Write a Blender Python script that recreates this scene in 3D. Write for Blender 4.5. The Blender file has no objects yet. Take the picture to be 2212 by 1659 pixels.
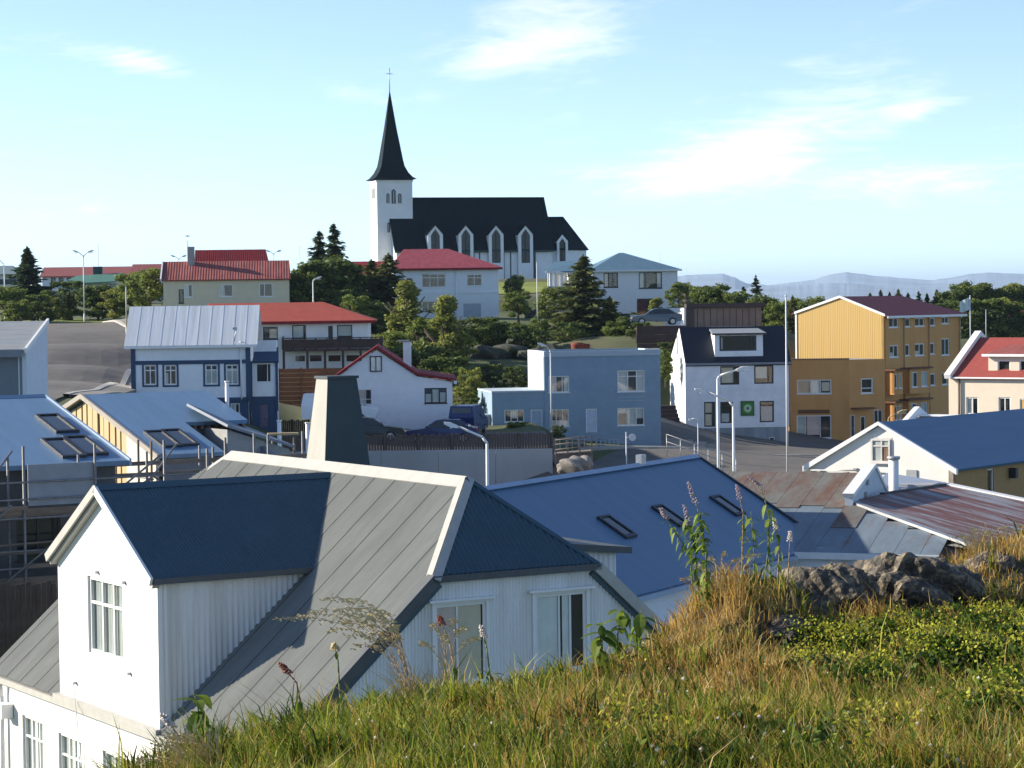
import bpy, math, random
import numpy as np
from mathutils import Vector, Matrix
random.seed(7)
RNG = np.random.default_rng(11)
SC = bpy.context.scene
COL = SC.collection
R = math.radians

# ------------------------------------------------------------------ camera
# The eye is the origin of the scene; everything is in metres from it, +Y is into the town.
FPX, CU, CV, HV, ROLL = 5300.0, 1106.0, 829.5, 648.0, 0.013     # lens in pixels of a 2212 x 1659 frame
TH = math.atan((CV - HV) / FPX)
cam = bpy.data.cameras.new('camera')
cam.sensor_fit = 'HORIZONTAL'; cam.sensor_width = 36.0; cam.lens = 36.0 * FPX / 2212.0
cam.clip_start = 0.2; cam.clip_end = 60000
camo = bpy.data.objects.new('camera', cam); COL.objects.link(camo)
camo.matrix_world = Matrix.Rotation(math.pi / 2 - TH, 4, 'X') @ Matrix.Rotation(-ROLL, 4, 'Z')
SC.camera = camo

# ------------------------------------------------------------------ light
SUN_AZ, SUN_EL = R(-76.0), R(21.5)                # azimuth from +Y, clockwise positive
SUNV = Vector((math.sin(SUN_AZ) * math.cos(SUN_EL), math.cos(SUN_AZ) * math.cos(SUN_EL), math.sin(SUN_EL)))
sl = bpy.data.lights.new('sun', 'SUN'); sl.energy = 4.9; sl.angle = R(0.53); sl.color = (1.0, 0.90, 0.75)
so = bpy.data.objects.new('sun', sl); COL.objects.link(so)
so.rotation_euler = SUNV.to_track_quat('Z', 'Y').to_euler(); so.location = (-60, 60, 80)

W = bpy.data.worlds.new('World'); SC.world = W; W.use_nodes = True
def build_world():
    nt = W.node_tree; N = nt.nodes; L = nt.links; N.clear()
    def n(t, **k):
        x = N.new(t)
        for a, b in k.items(): setattr(x, a, b)
        return x
    def m(op, a, b=None, c=None):
        x = n('ShaderNodeMath', operation=op)
        for i, q in enumerate((a, b, c)):
            if q is None: continue
            if isinstance(q, (int, float)): x.inputs[i].default_value = q
            else: L.new(q, x.inputs[i])
        return x.outputs[0]
    sky = n('ShaderNodeTexSky', sky_type='NISHITA', sun_disc=False, sun_elevation=SUN_EL, sun_rotation=SUN_AZ % (2 * math.pi))
    sky.altitude = 0; sky.air_density = 0.55; sky.dust_density = 0.0; sky.ozone_density = 2.5
    tc = n('ShaderNodeTexCoord')
    sep = n('ShaderNodeSeparateXYZ'); L.new(tc.outputs['Generated'], sep.inputs[0])
    X, Y, Z = sep.outputs
    az = m('ARCTAN2', X, Y)                         # angle to the right of +Y
    el = m('ARCSINE', Z)
    # high thin cirrus over the whole sky: stretched noise, wind from the left
    az_t = m('MULTIPLY_ADD', el, -1.1, az)
    comb = n('ShaderNodeCombineXYZ'); L.new(m('MULTIPLY', az_t, 9.0), comb.inputs[0]); L.new(m('MULTIPLY', el, 34.0), comb.inputs[1])
    nz = n('ShaderNodeTexNoise'); nz.inputs['Scale'].default_value = 1.3; nz.inputs['Detail'].default_value = 9; nz.inputs['Roughness'].default_value = 0.62; nz.inputs['Distortion'].default_value = 1.6
    L.new(comb.outputs[0], nz.inputs['Vector'])
    comb2 = n('ShaderNodeCombineXYZ'); L.new(m('MULTIPLY', az, 3.0), comb2.inputs[0]); L.new(m('MULTIPLY', el, 9.0), comb2.inputs[1])
    nb = n('ShaderNodeTexNoise'); nb.inputs['Scale'].default_value = 1.0; nb.inputs['Detail'].default_value = 2; L.new(comb2.outputs[0], nb.inputs['Vector'])
    general = m('MULTIPLY', m('SUBTRACT', nb.outputs[0], 0.56), 1.1)
    # the cloud banks in this part of the sky: centre, size and tilt in angles
    def bank(u, v, wu, wv, tilt, amp):
        a0 = math.atan((u - CU) / FPX); e0 = math.atan((HV - ROLL * (u - CU) - v) / FPX)
        da = m('SUBTRACT', az, a0); de = m('SUBTRACT', el, e0)
        c, s = math.cos(R(tilt)), math.sin(R(tilt))
        p = m('ADD', m('MULTIPLY', da, c), m('MULTIPLY', de, s)); q = m('SUBTRACT', m('MULTIPLY', de, c), m('MULTIPLY', da, s))
        p = m('MULTIPLY', p, FPX / wu); q = m('MULTIPLY', q, FPX / wv)
        r2 = m('ADD', m('MULTIPLY', p, p), m('MULTIPLY', q, q))
        return m('MULTIPLY', m('EXPONENT', m('MULTIPLY', r2, -1.0)), amp)
    tot = general
    for bk in ((1130, 75, 230, 75, 14, .46), (1270, 95, 150, 38, 2, .42), (1020, 170, 210, 42, 20, .40), (1190, 15, 170, 34, 8, .40), (260, 128, 190, 40, -12, .40), (330, 150, 110, 26, -14, .3),
               (1560, 335, 330, 80, 10, .46), (1800, 225, 240, 80, 14, .44), (1700, 400, 420, 75, 3, .38), (1975, 235, 80, 34, 30, .42), (2090, 410, 260, 55, 0, .34), (770, 205, 110, 28, 0, .26), (560, 330, 500, 70, 0, .14), (60, 240, 240, 60, 0, .16)):
        tot = m('ADD', tot, bank(*bk))
    comb3 = n('ShaderNodeCombineXYZ'); L.new(m('MULTIPLY', az_t, 30.0), comb3.inputs[0]); L.new(m('MULTIPLY', el, 120.0), comb3.inputs[1])
    nf = n('ShaderNodeTexNoise'); nf.inputs['Scale'].default_value = 1.6; nf.inputs['Detail'].default_value = 8; nf.inputs['Roughness'].default_value = 0.6; nf.inputs['Distortion'].default_value = 1.6
    L.new(comb3.outputs[0], nf.inputs['Vector'])
    dens = m('ADD', m('ADD', tot, m('MULTIPLY', m('SUBTRACT', nz.outputs[0], 0.52), 1.45)), m('MULTIPLY', m('SUBTRACT', nf.outputs[0], 0.5), 0.62))
    mr = n('ShaderNodeMapRange', interpolation_type='SMOOTHSTEP'); L.new(dens, mr.inputs[0])
    mr.inputs[1].default_value = 0.05; mr.inputs[2].default_value = 1.0
    above = m('GREATER_THAN', Z, 0.0)
    fac = m('MULTIPLY', m('MULTIPLY', mr.outputs[0], above), 0.66)
    # the cloud is lit by the same sky: lighter and less blue than the air beside it
    lum = n('ShaderNodeRGBToBW'); L.new(sky.outputs[0], lum.inputs[0])
    pale = n('ShaderNodeHueSaturation'); pale.inputs['Saturation'].default_value = 0.90; L.new(sky.outputs[0], pale.inputs['Color'])
    grey = n('ShaderNodeMixRGB', blend_type='MIX'); grey.inputs[0].default_value = 1.0
    cl = n('ShaderNodeCombineColor')
    for i, k in enumerate((1.9, 1.88, 1.85)): L.new(m('MULTIPLY', lum.outputs[0], k), cl.inputs[i])
    mix = n('ShaderNodeMixRGB'); L.new(fac, mix.inputs[0]); L.new(pale.outputs[0], mix.inputs[1]); L.new(cl.outputs[0], mix.inputs[2])
    bg = n('ShaderNodeBackground'); bg.inputs[1].default_value = 0.122
    L.new(mix.outputs[0], bg.inputs[0])
    out = n('ShaderNodeOutputWorld'); L.new(bg.outputs[0], out.inputs[0])
build_world()
vs = SC.view_settings
vs.view_transform = 'Standard'; vs.look = 'None'; vs.gamma = 1; vs.exposure = 0.95; vs.use_curve_mapping = False
SC.cycles.use_denoising = True
SC.cycles.max_bounces = 6; SC.cycles.diffuse_bounces = 3; SC.cycles.glossy_bounces = 3; SC.cycles.transparent_max_bounces = 12
SC.cycles.volume_bounces = 0; SC.cycles.caustics_reflective = False; SC.cycles.caustics_refractive = False

# ------------------------------------------------------------------ picture -> place
_c, _s = math.cos(ROLL), math.sin(ROLL)
def ray(u, v):
    r2 = (u - CU) / FPX; u2 = -(v - CV) / FPX
    r = _c * r2 + _s * u2; up = -_s * r2 + _c * u2
    d = Vector((r, math.cos(TH) + up * math.sin(TH), -math.sin(TH) + up * math.cos(TH)))
    return d / d.y
def at(u, v, d): return ray(u, v) * d

# ------------------------------------------------------------------ materials
MATS = {}
def mat(name, col, rough=0.7, metal=0.0, var=0.12, scale=3.0, bump=0.0, bscale=None, stretch=(1, 1, 1), spec=0.5, col2=None, col2_amt=0.0, col2_scale=1.0, detail=6, trans=0.0, ramp=(.45, .62)):
    """Principled surface: base colour with soft uneven variation, an optional second colour in patches (stains, rust, moss), bump."""
    if name in MATS: return MATS[name]
    M = bpy.data.materials.new(name); M.use_nodes = True
    nt = M.node_tree; N = nt.nodes; L = nt.links
    P = N['Principled BSDF']; P.inputs['Roughness'].default_value = rough; P.inputs['Metallic'].default_value = metal
    P.inputs['Specular IOR Level'].default_value = spec
    tc = N.new('ShaderNodeTexCoord'); mp = N.new('ShaderNodeMapping'); mp.inputs['Scale'].default_value = stretch
    L.new(tc.outputs['Object'], mp.inputs[0])
    nz = N.new('ShaderNodeTexNoise'); nz.inputs['Scale'].default_value = scale; nz.inputs['Detail'].default_value = detail; nz.inputs['Roughness'].default_value = .65
    L.new(mp.outputs[0], nz.inputs['Vector'])
    mr = N.new('ShaderNodeMapRange'); mr.inputs[1].default_value = .3; mr.inputs[2].default_value = .7; mr.inputs[3].default_value = 1 - var; mr.inputs[4].default_value = 1 + var
    L.new(nz.outputs[0], mr.inputs[0])
    base = N.new('ShaderNodeMixRGB'); base.blend_type = 'MULTIPLY'; base.inputs[0].default_value = 1; base.inputs[1].default_value = (*col, 1)
    L.new(mr.outputs[0], base.inputs[2])
    out = base.outputs[0]
    if col2 is not None:
        n2 = N.new('ShaderNodeTexNoise'); n2.inputs['Scale'].default_value = col2_scale; n2.inputs['Detail'].default_value = 8; n2.inputs['Roughness'].default_value = .7
        L.new(mp.outputs[0], n2.inputs['Vector'])
        r2 = N.new('ShaderNodeMapRange'); r2.inputs[1].default_value = ramp[0]; r2.inputs[2].default_value = ramp[1]; r2.inputs[4].default_value = col2_amt
        L.new(n2.outputs[0], r2.inputs[0])
        mx = N.new('ShaderNodeMixRGB'); L.new(r2.outputs[0], mx.inputs[0]); L.new(out, mx.inputs[1]); mx.inputs[2].default_value = (*col2, 1)
        out = mx.outputs[0]
    L.new(out, P.inputs['Base Color'])
    if bump:
        b = N.new('ShaderNodeBump'); b.inputs['Strength'].default_value = bump; b.inputs['Distance'].default_value = .02
        nb = N.new('ShaderNodeTexNoise'); nb.inputs['Scale'].default_value = bscale or scale * 6; nb.inputs['Detail'].default_value = 4
        L.new(mp.outputs[0], nb.inputs['Vector']); L.new(nb.outputs[0], b.inputs['Height']); L.new(b.outputs[0], P.inputs['Normal'])
    MATS[name] = M
    return M
def ridged(name, col, pitch, rough=.5, metal=0.0, axis=0, depth=.5, **k):
    """Sheet-metal cladding seen from far: fine parallel ribs as relief."""
    if name in MATS: return MATS[name]
    M = mat(name, col, rough, metal, **k); nt = M.node_tree; N = nt.nodes; L = nt.links
    tc = N.new('ShaderNodeTexCoord'); w = N.new('ShaderNodeTexWave'); w.bands_direction = 'XYZ'[axis]; w.inputs['Scale'].default_value = 0.314 / pitch
    L.new(tc.outputs['Object'], w.inputs[0])
    b = N.new('ShaderNodeBump'); b.inputs['Strength'].default_value = depth; b.inputs['Distance'].default_value = pitch * .25
    L.new(w.outputs['Fac'], b.inputs['Height']); L.new(b.outputs[0], N['Principled BSDF'].inputs['Normal'])
    return M
def glass_mat(name='window_glass', tint=(.9, .95, .95)):
    if name in MATS: return MATS[name]
    M = bpy.data.materials.new(name); M.use_nodes = True; nt = M.node_tree; N = nt.nodes; L = nt.links; N.clear()
    t = N.new('ShaderNodeBsdfTransparent'); t.inputs[0].default_value = (*tint, 1)
    g = N.new('ShaderNodeBsdfGlossy'); g.inputs['Roughness'].default_value = .03
    lw = N.new('ShaderNodeLayerWeight'); lw.inputs[0].default_value = .5; pw = N.new('ShaderNodeMath'); pw.operation = 'POWER'; pw.inputs[1].default_value = 3.5; L.new(lw.outputs['Facing'], pw.inputs[0])
    f = N.new('ShaderNodeMath'); f.operation = 'MULTIPLY_ADD'; f.inputs[1].default_value = .75; f.inputs[2].default_value = .07; L.new(pw.outputs[0], f.inputs[0])
    mx = N.new('ShaderNodeMixShader'); o = N.new('ShaderNodeOutputMaterial')
    L.new(f.outputs[0], mx.inputs[0]); L.new(t.outputs[0], mx.inputs[1]); L.new(g.outputs[0], mx.inputs[2]); L.new(mx.outputs[0], o.inputs[0])
    MATS[name] = M; return M
def leaf_mat(name, dark, light, transl=.35, rough=.6):
    """Foliage: colour from the per-leaf 'tint' attribute, part of the light passes through."""
    if name in MATS: return MATS[name]
    M = bpy.data.materials.new(name); M.use_nodes = True; nt = M.node_tree; N = nt.nodes; L = nt.links
    P = N['Principled BSDF']; P.inputs['Roughness'].default_value = rough; P.inputs['Specular IOR Level'].default_value = .25
    a = N.new('ShaderNodeAttribute'); a.attribute_name = 'tint'
    mx = N.new('ShaderNodeMixRGB'); L.new(a.outputs['Fac'], mx.inputs[0]); mx.inputs[1].default_value = (*dark, 1); mx.inputs[2].default_value = (*light, 1)
    L.new(mx.outputs[0], P.inputs['Base Color'])
    t = N.new('ShaderNodeBsdfTranslucent'); L.new(mx.outputs[0], t.inputs[0])
    ms = N.new('ShaderNodeMixShader'); ms.inputs[0].default_value = transl
    L.new(P.outputs[0], ms.inputs[1]); L.new(t.outputs[0], ms.inputs[2]); L.new(ms.outputs[0], N['Material Output'].inputs[0])
    MATS[name] = M; return M
def color_attr_mat(name, rough=.7, transl=.3):
    """Colour straight from the 'Col' attribute of each blade or leaf."""
    if name in MATS: return MATS[name]
    M = bpy.data.materials.new(name); M.use_nodes = True; nt = M.node_tree; N = nt.nodes; L = nt.links
    P = N['Principled BSDF']; P.inputs['Roughness'].default_value = rough; P.inputs['Specular IOR Level'].default_value = .2
    a = N.new('ShaderNodeAttribute'); a.attribute_name = 'Col'
    L.new(a.outputs['Color'], P.inputs['Base Color'])
    t = N.new('ShaderNodeBsdfTranslucent'); L.new(a.outputs['Color'], t.inputs[0])
    ms = N.new('ShaderNodeMixShader'); ms.inputs[0].default_value = transl
    L.new(P.outputs[0], ms.inputs[1]); L.new(t.outputs[0], ms.inputs[2]); L.new(ms.outputs[0], N['Material Output'].inputs[0])
    MATS[name] = M; return M

# ------------------------------------------------------------------ meshes and objects
class MB:
    """Collects faces; build() links them as ONE mesh object."""
    def __init__(s): s.v = []; s.f = []; s.smooth = []
    def face(s, pts, sm=False):
        b = len(s.v); s.v += [tuple(p) for p in pts]; s.f.append(tuple(range(b, b + len(pts)))); s.smooth.append(sm); return s
    def box(s, x0, x1, y0, y1, z0, z1):
        b = len(s.v)
        s.v += [(x0, y0, z0), (x1, y0, z0), (x1, y1, z0), (x0, y1, z0), (x0, y0, z1), (x1, y0, z1), (x1, y1, z1), (x0, y1, z1)]
        for q in ((0, 3, 2, 1), (4, 5, 6, 7), (0, 1, 5, 4), (1, 2, 6, 5), (2, 3, 7, 6), (3, 0, 4, 7)): s.f.append(tuple(b + i for i in q)); s.smooth.append(False)
        return s
    def prism(s, poly, y0, y1, axis='y'):
        """poly in (x,z) extruded along y (axis 'y'), or (y,z) along x (axis 'x'), or (x,y) along z (axis 'z')."""
        def P(a, b, c): return (a, c, b) if axis == 'y' else ((c, a, b) if axis == 'x' else (a, b, c))
        n = len(poly); b = len(s.v)
        s.v += [P(a, c, y0) for a, c in poly] + [P(a, c, y1) for a, c in poly]
        s.f.append(tuple(b + i for i in range(n))); s.f.append(tuple(b + n + i for i in reversed(range(n)))); s.smooth += [False, False]
        for i in range(n):
            j = (i + 1) % n; s.f.append((b + j, b + i, b + n + i, b + n + j)); s.smooth.append(False)
        return s
    def slab(s, pts, th):
        """A planar polygon in 3-D (top face) given thickness th downwards along its normal."""
        p = [Vector(q) for q in pts]; nrm = Vector((0, 0, 0))
        for i in range(len(p)): nrm += p[i].cross(p[(i + 1) % len(p)])
        nrm.normalize()
        if nrm.z < 0: p.reverse(); nrm.negate()
        q = [a - nrm * th for a in p]; n = len(p); b = len(s.v)
        s.v += [tuple(a) for a in p] + [tuple(a) for a in q]
        s.f.append(tuple(b + i for i in range(n))); s.f.append(tuple(b + n + i for i in reversed(range(n)))); s.smooth += [False, False]
        for i in range(n):
            j = (i + 1) % n; s.f.append((b + i, b + n + i, b + n + j, b + j)); s.smooth.append(False)
        return s
    def tube(s, p0, p1, r0, r1=None, n=8, cap=True):
        r1 = r0 if r1 is None else r1
        p0, p1 = Vector(p0), Vector(p1); d = (p1 - p0).normalized(); a = d.orthogonal().normalized(); c = d.cross(a)
        b = len(s.v)
        for p, r in ((p0, r0), (p1, r1)):
            for i in range(n):
                t = 2 * math.pi * i / n; s.v.append(tuple(p + (a * math.cos(t) + c * math.sin(t)) * r))
        for i in range(n):
            j = (i + 1) % n; s.f.append((b + i, b + j, b + n + j, b + n + i)); s.smooth.append(True)
        if cap:
            s.f.append(tuple(b + i for i in reversed(range(n)))); s.f.append(tuple(b + n + i for i in range(n))); s.smooth += [False, False]
        return s
    def path(s, pts, rad, n=7):
        for i in range(len(pts) - 1):
            a = rad[i] if isinstance(rad, (list, tuple)) else rad; c = rad[i + 1] if isinstance(rad, (list, tuple)) else rad
            s.tube(pts[i], pts[i + 1], a, c, n)
        return s
    def ring(s, c, r0, z0, r1, z1, n=12, sm=True):
        b = len(s.v)
        for r, z in ((r0, z0), (r1, z1)):
            for i in range(n):
                t = 2 * math.pi * (i + .5) / n; s.v.append((c[0] + r * math.cos(t), c[1] + r * math.sin(t), z))
        for i in range(n):
            j = (i + 1) % n; s.f.append((b + i, b + j, b + n + j, b + n + i)); s.smooth.append(sm)
        return s
    def mesh(s, name):
        m = bpy.data.meshes.new(name); m.from_pydata(s.v, [], s.f)
        if any(s.smooth): m.polygons.foreach_set('use_smooth', s.smooth)
        m.update(); return m
    def build(s, name, material, parent=None, loc=None, rz=None):
        return link(s.mesh(name), name, material, parent, loc, rz)
def link(mesh, name, material, parent=None, loc=None, rz=None):
    if material is not None and not mesh.materials: mesh.materials.append(material)
    o = bpy.data.objects.new(name, mesh); COL.objects.link(o)
    if parent is not None: o.parent = parent
    if loc is not None: o.location = loc
    if rz is not None: o.rotation_euler = (0, 0, rz)
    return o
def tag(o, label=None, cat=None, group=None, kind=None):
    if label: o['label'] = label
    if cat: o['category'] = cat
    if group: o['group'] = group
    if kind: o['kind'] = kind
    return o
def thing(name, label, cat, loc=(0, 0, 0), rz=0.0, group=None):
    o = bpy.data.objects.new(name, None); COL.objects.link(o); o.empty_display_size = .5
    o.location = loc; o.rotation_euler = (0, 0, rz)
    return tag(o, label, cat, group)
def copy_tree(o, parent=None):
    c = o.copy(); COL.objects.link(c); c.parent = parent
    for ch in o.children: copy_tree(ch, c)
    return c
def np_mesh(name, verts, faces, mat_, attr=None, col=None, smooth=False):
    """Mesh from numpy arrays: verts (n,3), faces (m,k); attr = per-face float 'tint'; col = per-face rgb 'Col'."""
    verts = np.asarray(verts, np.float32); faces = np.asarray(faces, np.int32); nf, k = faces.shape
    m = bpy.data.meshes.new(name); m.vertices.add(len(verts)); m.vertices.foreach_set('co', verts.ravel())
    m.loops.add(nf * k); m.loops.foreach_set('vertex_index', faces.ravel())
    m.polygons.add(nf); m.polygons.foreach_set('loop_start', np.arange(0, nf * k, k, dtype=np.int32))
    m.polygons.foreach_set('use_smooth', np.full(nf, smooth))
    if attr is not None:
        a = m.attributes.new('tint', 'FLOAT', 'FACE'); a.data.foreach_set('value', np.asarray(attr, np.float32))
    if col is not None:
        a = m.attributes.new('Col', 'FLOAT_COLOR', 'FACE'); c4 = np.ones((nf, 4), np.float32); c4[:, :3] = col; a.data.foreach_set('color', c4.ravel())
    m.update(); m.validate(clean_customdata=False)
    if mat_ is not None: m.materials.append(mat_)
    return m
# ================================================================== terrain
CTRL = [(-30, 30, -12), (0, 30, -12), (30, 30, -12), (-40, 60, -11), (-12, 60, -11.8), (12, 60, -12), (35, 60, -12), (-40, 85, -9.5), (-20, 85, -10.5),
        (0, 90, -11.8), (20, 90, -12), (45, 90, -12), (-30, 105, -8), (-20, 112, -7.6), (-42, 112, -5.2), (-6, 112, -11.4), (12, 110, -11.8), (30, 115, -11.9),
        (-28, 122, -5.2), (-44, 125, -4.7), (-22, 128, -6.4), (-10, 128, -11.1), (0, 130, -11.4), (12, 135, -11.4), (24, 132, -11.6), (40, 135, -11.7),
        (-28, 135, -4.8), (-28, 150, -4.4), (-30, 165, -3.9), (-34, 190, -3.0), (-38, 215, -2.2), (-42, 235, -1.8), (-50, 245, -1.6), (-23.5, 150, -4.6), (-23.5, 140, -4.9), (-24, 132, -5.1), (-20, 150, -6.2), (-15, 152, -7.7),
        (-20, 165, -5.2), (-14, 166, -7.4), (-9, 142, -8.9), (-3, 142, -8.95), (2, 142, -8.95), (-9, 150, -8.85), (-4, 150, -8.9), (1, 150, -8.95), (-6, 158, -8.6), (0, 162, -9.1), (4, 166, -9.3), (10, 166, -9.9), (14, 168, -10.6),
        (17, 178, -11.7), (23, 180, -11.9), (12, 173, -10.9), (15, 176, -11.5), (20, 171, -11.6), (20, 184, -11.9), (15.5, 186, -11.7), (26, 190, -12.1), (29, 197, -12.2), (33, 192, -12.1), (38, 205, -11.8), (44, 195, -11.6), (30, 182, -11.9), (26, 205, -12.0), (36, 170, -11.6), (45, 180, -11.5), (17, 150, -11.3), (8, 148, -10.9), (30, 150, -11.5),
        (-19, 186, -4.9), (-12, 186, -5.0), (-6, 184, -6.2), (-1, 182, -6.8), (5, 184, -7.2), (9, 186, -7.6), (12, 186, -9.0), (17, 199, -10.2), (22, 200, -11.0),
        (-26, 215, -1.6), (-27, 232, -.4), (-20, 235, -.8), (-14, 212, -3.4), (-8, 208, -4.3), (0, 206, -4.9), (6, 208, -4.8), (9, 213, -2.9), (14, 213, -2.6), (18, 214, -2.7), (13.5, 206.5, -5.2), (20, 226, -2.4),
        (-8, 232, -3.2), (0, 232, -3.4), (7, 234, -3.0), (-8, 258, -2.1), (-1, 262, -1.9), (10, 268, -2.3), (18, 268, -2.6), (0, 285, .6), (5, 296, 1.5), (-15, 300, 1.6), (-15, 330, 2.9), (0, 326, 2.8), (12, 330, 2.9), (-25, 330, 2.4), (0, 350, 2.9),
        (-34, 262, -.6), (-45, 275, -.2), (-60, 290, .2), (-62, 320, 0.2), (-40, 320, .6), (-80, 300, -.4), (-30, 285, .3), (27, 262, -3.4), (28, 235, -5.8), (30, 300, -3), (36, 240, -8), (45, 262, -7.5),
        (46, 300, -5.5), (62, 310, -5.5), (75, 320, -6), (40, 345, -4), (55, 360, -4.5), (62, 215, -10), (75, 250, -8), (100, 200, -11), (100, 300, -8), (-100, 200, -4), (-100, 110, -6), (-100, 320, -2), (0, 420, -2), (60, 440, -8), (-80, 430, -4)]
_CT = np.array(CTRL, float)
WALL_Y = 139.4
def _step(x, y):
    wx = np.clip((x + 13.5) / 3, 0, 1) * np.clip((3.0 - x) / .8, 0, 1)
    return wx * np.clip((y - WALL_Y) / .25, 0, 1)
_fade = lambda y: np.clip((176 - y) / 14, 0, 1)
_CZ = _CT[:, 2] - 2.5 * np.clip((_CT[:, 0] + 13.5) / 3, 0, 1) * np.clip((3.0 - _CT[:, 0]) / .8, 0, 1) * (_CT[:, 1] > WALL_Y) * _fade(_CT[:, 1])
def terrain(x, y):
    """Height of the ground; x, y are arrays."""
    x = np.atleast_1d(np.asarray(x, float)); y = np.atleast_1d(np.asarray(y, float))
    out = np.empty(x.shape)
    for i in range(0, x.size, 4000):
        a = x.ravel()[i:i + 4000, None]; b = y.ravel()[i:i + 4000, None]
        w = 1.0 / (((a - _CT[:, 0]) ** 2 + (b - _CT[:, 1]) ** 2) ** 1.8 + 200.0)
        out.ravel()[i:i + 4000] = (w * _CZ).sum(1) / w.sum(1)
    out += 2.5 * _step(x, y) * _fade(y)
    far = np.clip((np.hypot(x, y - 220) - 330) / 300, 0, 1)
    return out * (1 - far) + (-16.0) * far
def T(x, y): return float(terrain(x, y)[0])

def grid_mesh(name, xs, ys, zf, material, smooth=True):
    X, Y = np.meshgrid(xs, ys); Z = zf(X, Y); nx, ny = len(xs), len(ys)
    v = np.stack([X.ravel(), Y.ravel(), Z.ravel()], 1)
    i = np.arange((ny - 1) * (nx - 1)); r, c = i // (nx - 1), i % (nx - 1); a = r * nx + c
    return np_mesh(name, v, np.stack([a, a + 1, a + nx + 1, a + nx], 1), material, smooth=smooth)

# ---- materials of the ground
M_ground = mat('ground_turf', (.07, .095, .028), .95, var=.35, scale=.5, bump=.8, bscale=6, col2=(.12, .10, .055), col2_amt=.6, col2_scale=.12)
M_asphalt = mat('asphalt', (.115, .108, .10), .9, var=.16, scale=.6, bump=.4, bscale=30, col2=(.16, .145, .125), col2_amt=.6, col2_scale=.25)
M_kerb = mat('kerb_concrete', (.42, .40, .36), .9, var=.15, scale=2)
M_path = mat('paving_concrete', (.24, .22, .19), .9, var=.15, scale=1.2)
M_paint = mat('road_paint', (.6, .6, .58), .8, var=.2, scale=8)

def spaced(a, b, st): return np.linspace(a, b, max(2, int(round((b - a) / st)) + 1))
gx = np.concatenate([[-30000, -12000, -5000, -2200, -1200, -700, -450, -300, -220, -160, -125], spaced(-100, 100, 1.3), [125, 160, 220, 300, 450, 700, 1200, 2200, 5000, 12000, 30000]])
gy = np.concatenate([[-3000, -600, -150, -40, -10, 5, 15, 25, 35, 45], spaced(52, 350, 1.3), [365, 385, 410, 440, 480, 540, 620, 760, 1000, 1500, 2600, 5000, 9000, 16000, 30000]])
tag(link(grid_mesh('ground', gx, gy, terrain, M_ground), 'ground', None), 'turf and bare earth of the town and the low land beyond it', None, kind='structure')

def strip(name, pts, width, material, lift, thick=0.0, n=60, label=None, parent=None):
    """A band along a plan polyline laid on the ground; width may be a list of (left,right) offsets."""
    P = [Vector((p[0], p[1])) for p in pts]
    seg = [(P[i + 1] - P[i]).length for i in range(len(P) - 1)]; tot = sum(seg); L = []
    for k in range(n + 1):
        s = tot * k / n; i = 0
        while i < len(seg) - 1 and s > seg[i]: s -= seg[i]; i += 1
        a = P[max(i - 1, 0)]; b = P[i]; c = P[i + 1]; d = P[min(i + 2, len(P) - 1)]; t = s / seg[i]
        q = .5 * ((2 * b) + (c - a) * t + (2 * a - 5 * b + 4 * c - d) * t * t + (3 * b - a - 3 * c + d) * t ** 3)
        L.append(q)
    l, r = width if isinstance(width, (tuple, list)) else (-width / 2, width / 2)
    m = 7 if abs(r - l) > 2 else 1
    vs_ = []
    for k, q in enumerate(L):
        dd = (L[min(k + 1, n)] - L[max(k - 1, 0)]).normalized(); nn = Vector((dd.y, -dd.x))
        for j in range(m + 1): vs_.append(q + nn * (l + (r - l) * j / m))
    xy = np.array([(p.x, p.y) for p in vs_]); z = terrain(xy[:, 0], xy[:, 1]) + lift
    v = np.column_stack([xy, z]); w = m + 1
    f = [(k * w + j, k * w + j + 1, (k + 1) * w + j + 1, (k + 1) * w + j) for k in range(n) for j in range(m)]
    if thick:
        b = len(v); v = np.vstack([v, v - [0, 0, thick]])
        f += [(k * w, (k + 1) * w, b + (k + 1) * w, b + k * w) for k in range(n)] + [((k + 1) * w + m, k * w + m, b + k * w + m, b + (k + 1) * w + m) for k in range(n)]
    o = link(np_mesh(name, v, f, material, smooth=False), name, None, parent)
    return tag(o, label, None, kind='structure') if parent is None else o

ROAD_L = [(-29.5, 112), (-29.3, 128), (-29.2, 150), (-31, 172), (-34.5, 196), (-38, 216), (-43, 232), (-52, 241), (-70, 246)]
strip('road', ROAD_L, 8.6, M_asphalt, .10, n=80, label='grey asphalt road climbing the hill on the left')
strip('pavement', [(-29.25, 136)] + ROAD_L[2:7], (4.75, 6.2), M_path, .20, .3, n=80, label='narrow concrete pavement beside the climbing road')
strip('kerb', [(-29.25, 136)] + ROAD_L[2:7], (4.35, 4.7), M_kerb, .24, .35, n=80, label='pale kerb along the right edge of the climbing road')
strip('street', [(2, 120), (10, 136), (15, 148), (24, 160), (40, 166), (70, 168)], (-14, 13.0), M_asphalt, .08, n=70, label='grey asphalt street in front of the row of houses')
strip('kerb', [(4.5, 163), (10, 163.5), (16, 171), (24, 178), (34, 180), (50, 181)], .35, M_kerb, .2, .3, n=60, label='pale kerb in front of the row of houses')
strip('forecourt', [(6, 172), (14, 180), (26, 189), (46, 192)], (-9, 9), M_asphalt, .06, n=40, label='asphalt yard along the feet of the navy roofed house and the ochre block')
strip('forecourt', [(-13, 150), (-6, 150), (3.2, 150)], (-8.5, 9.4), M_asphalt, .07, n=30, label='asphalt forecourt above the retaining wall')

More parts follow.
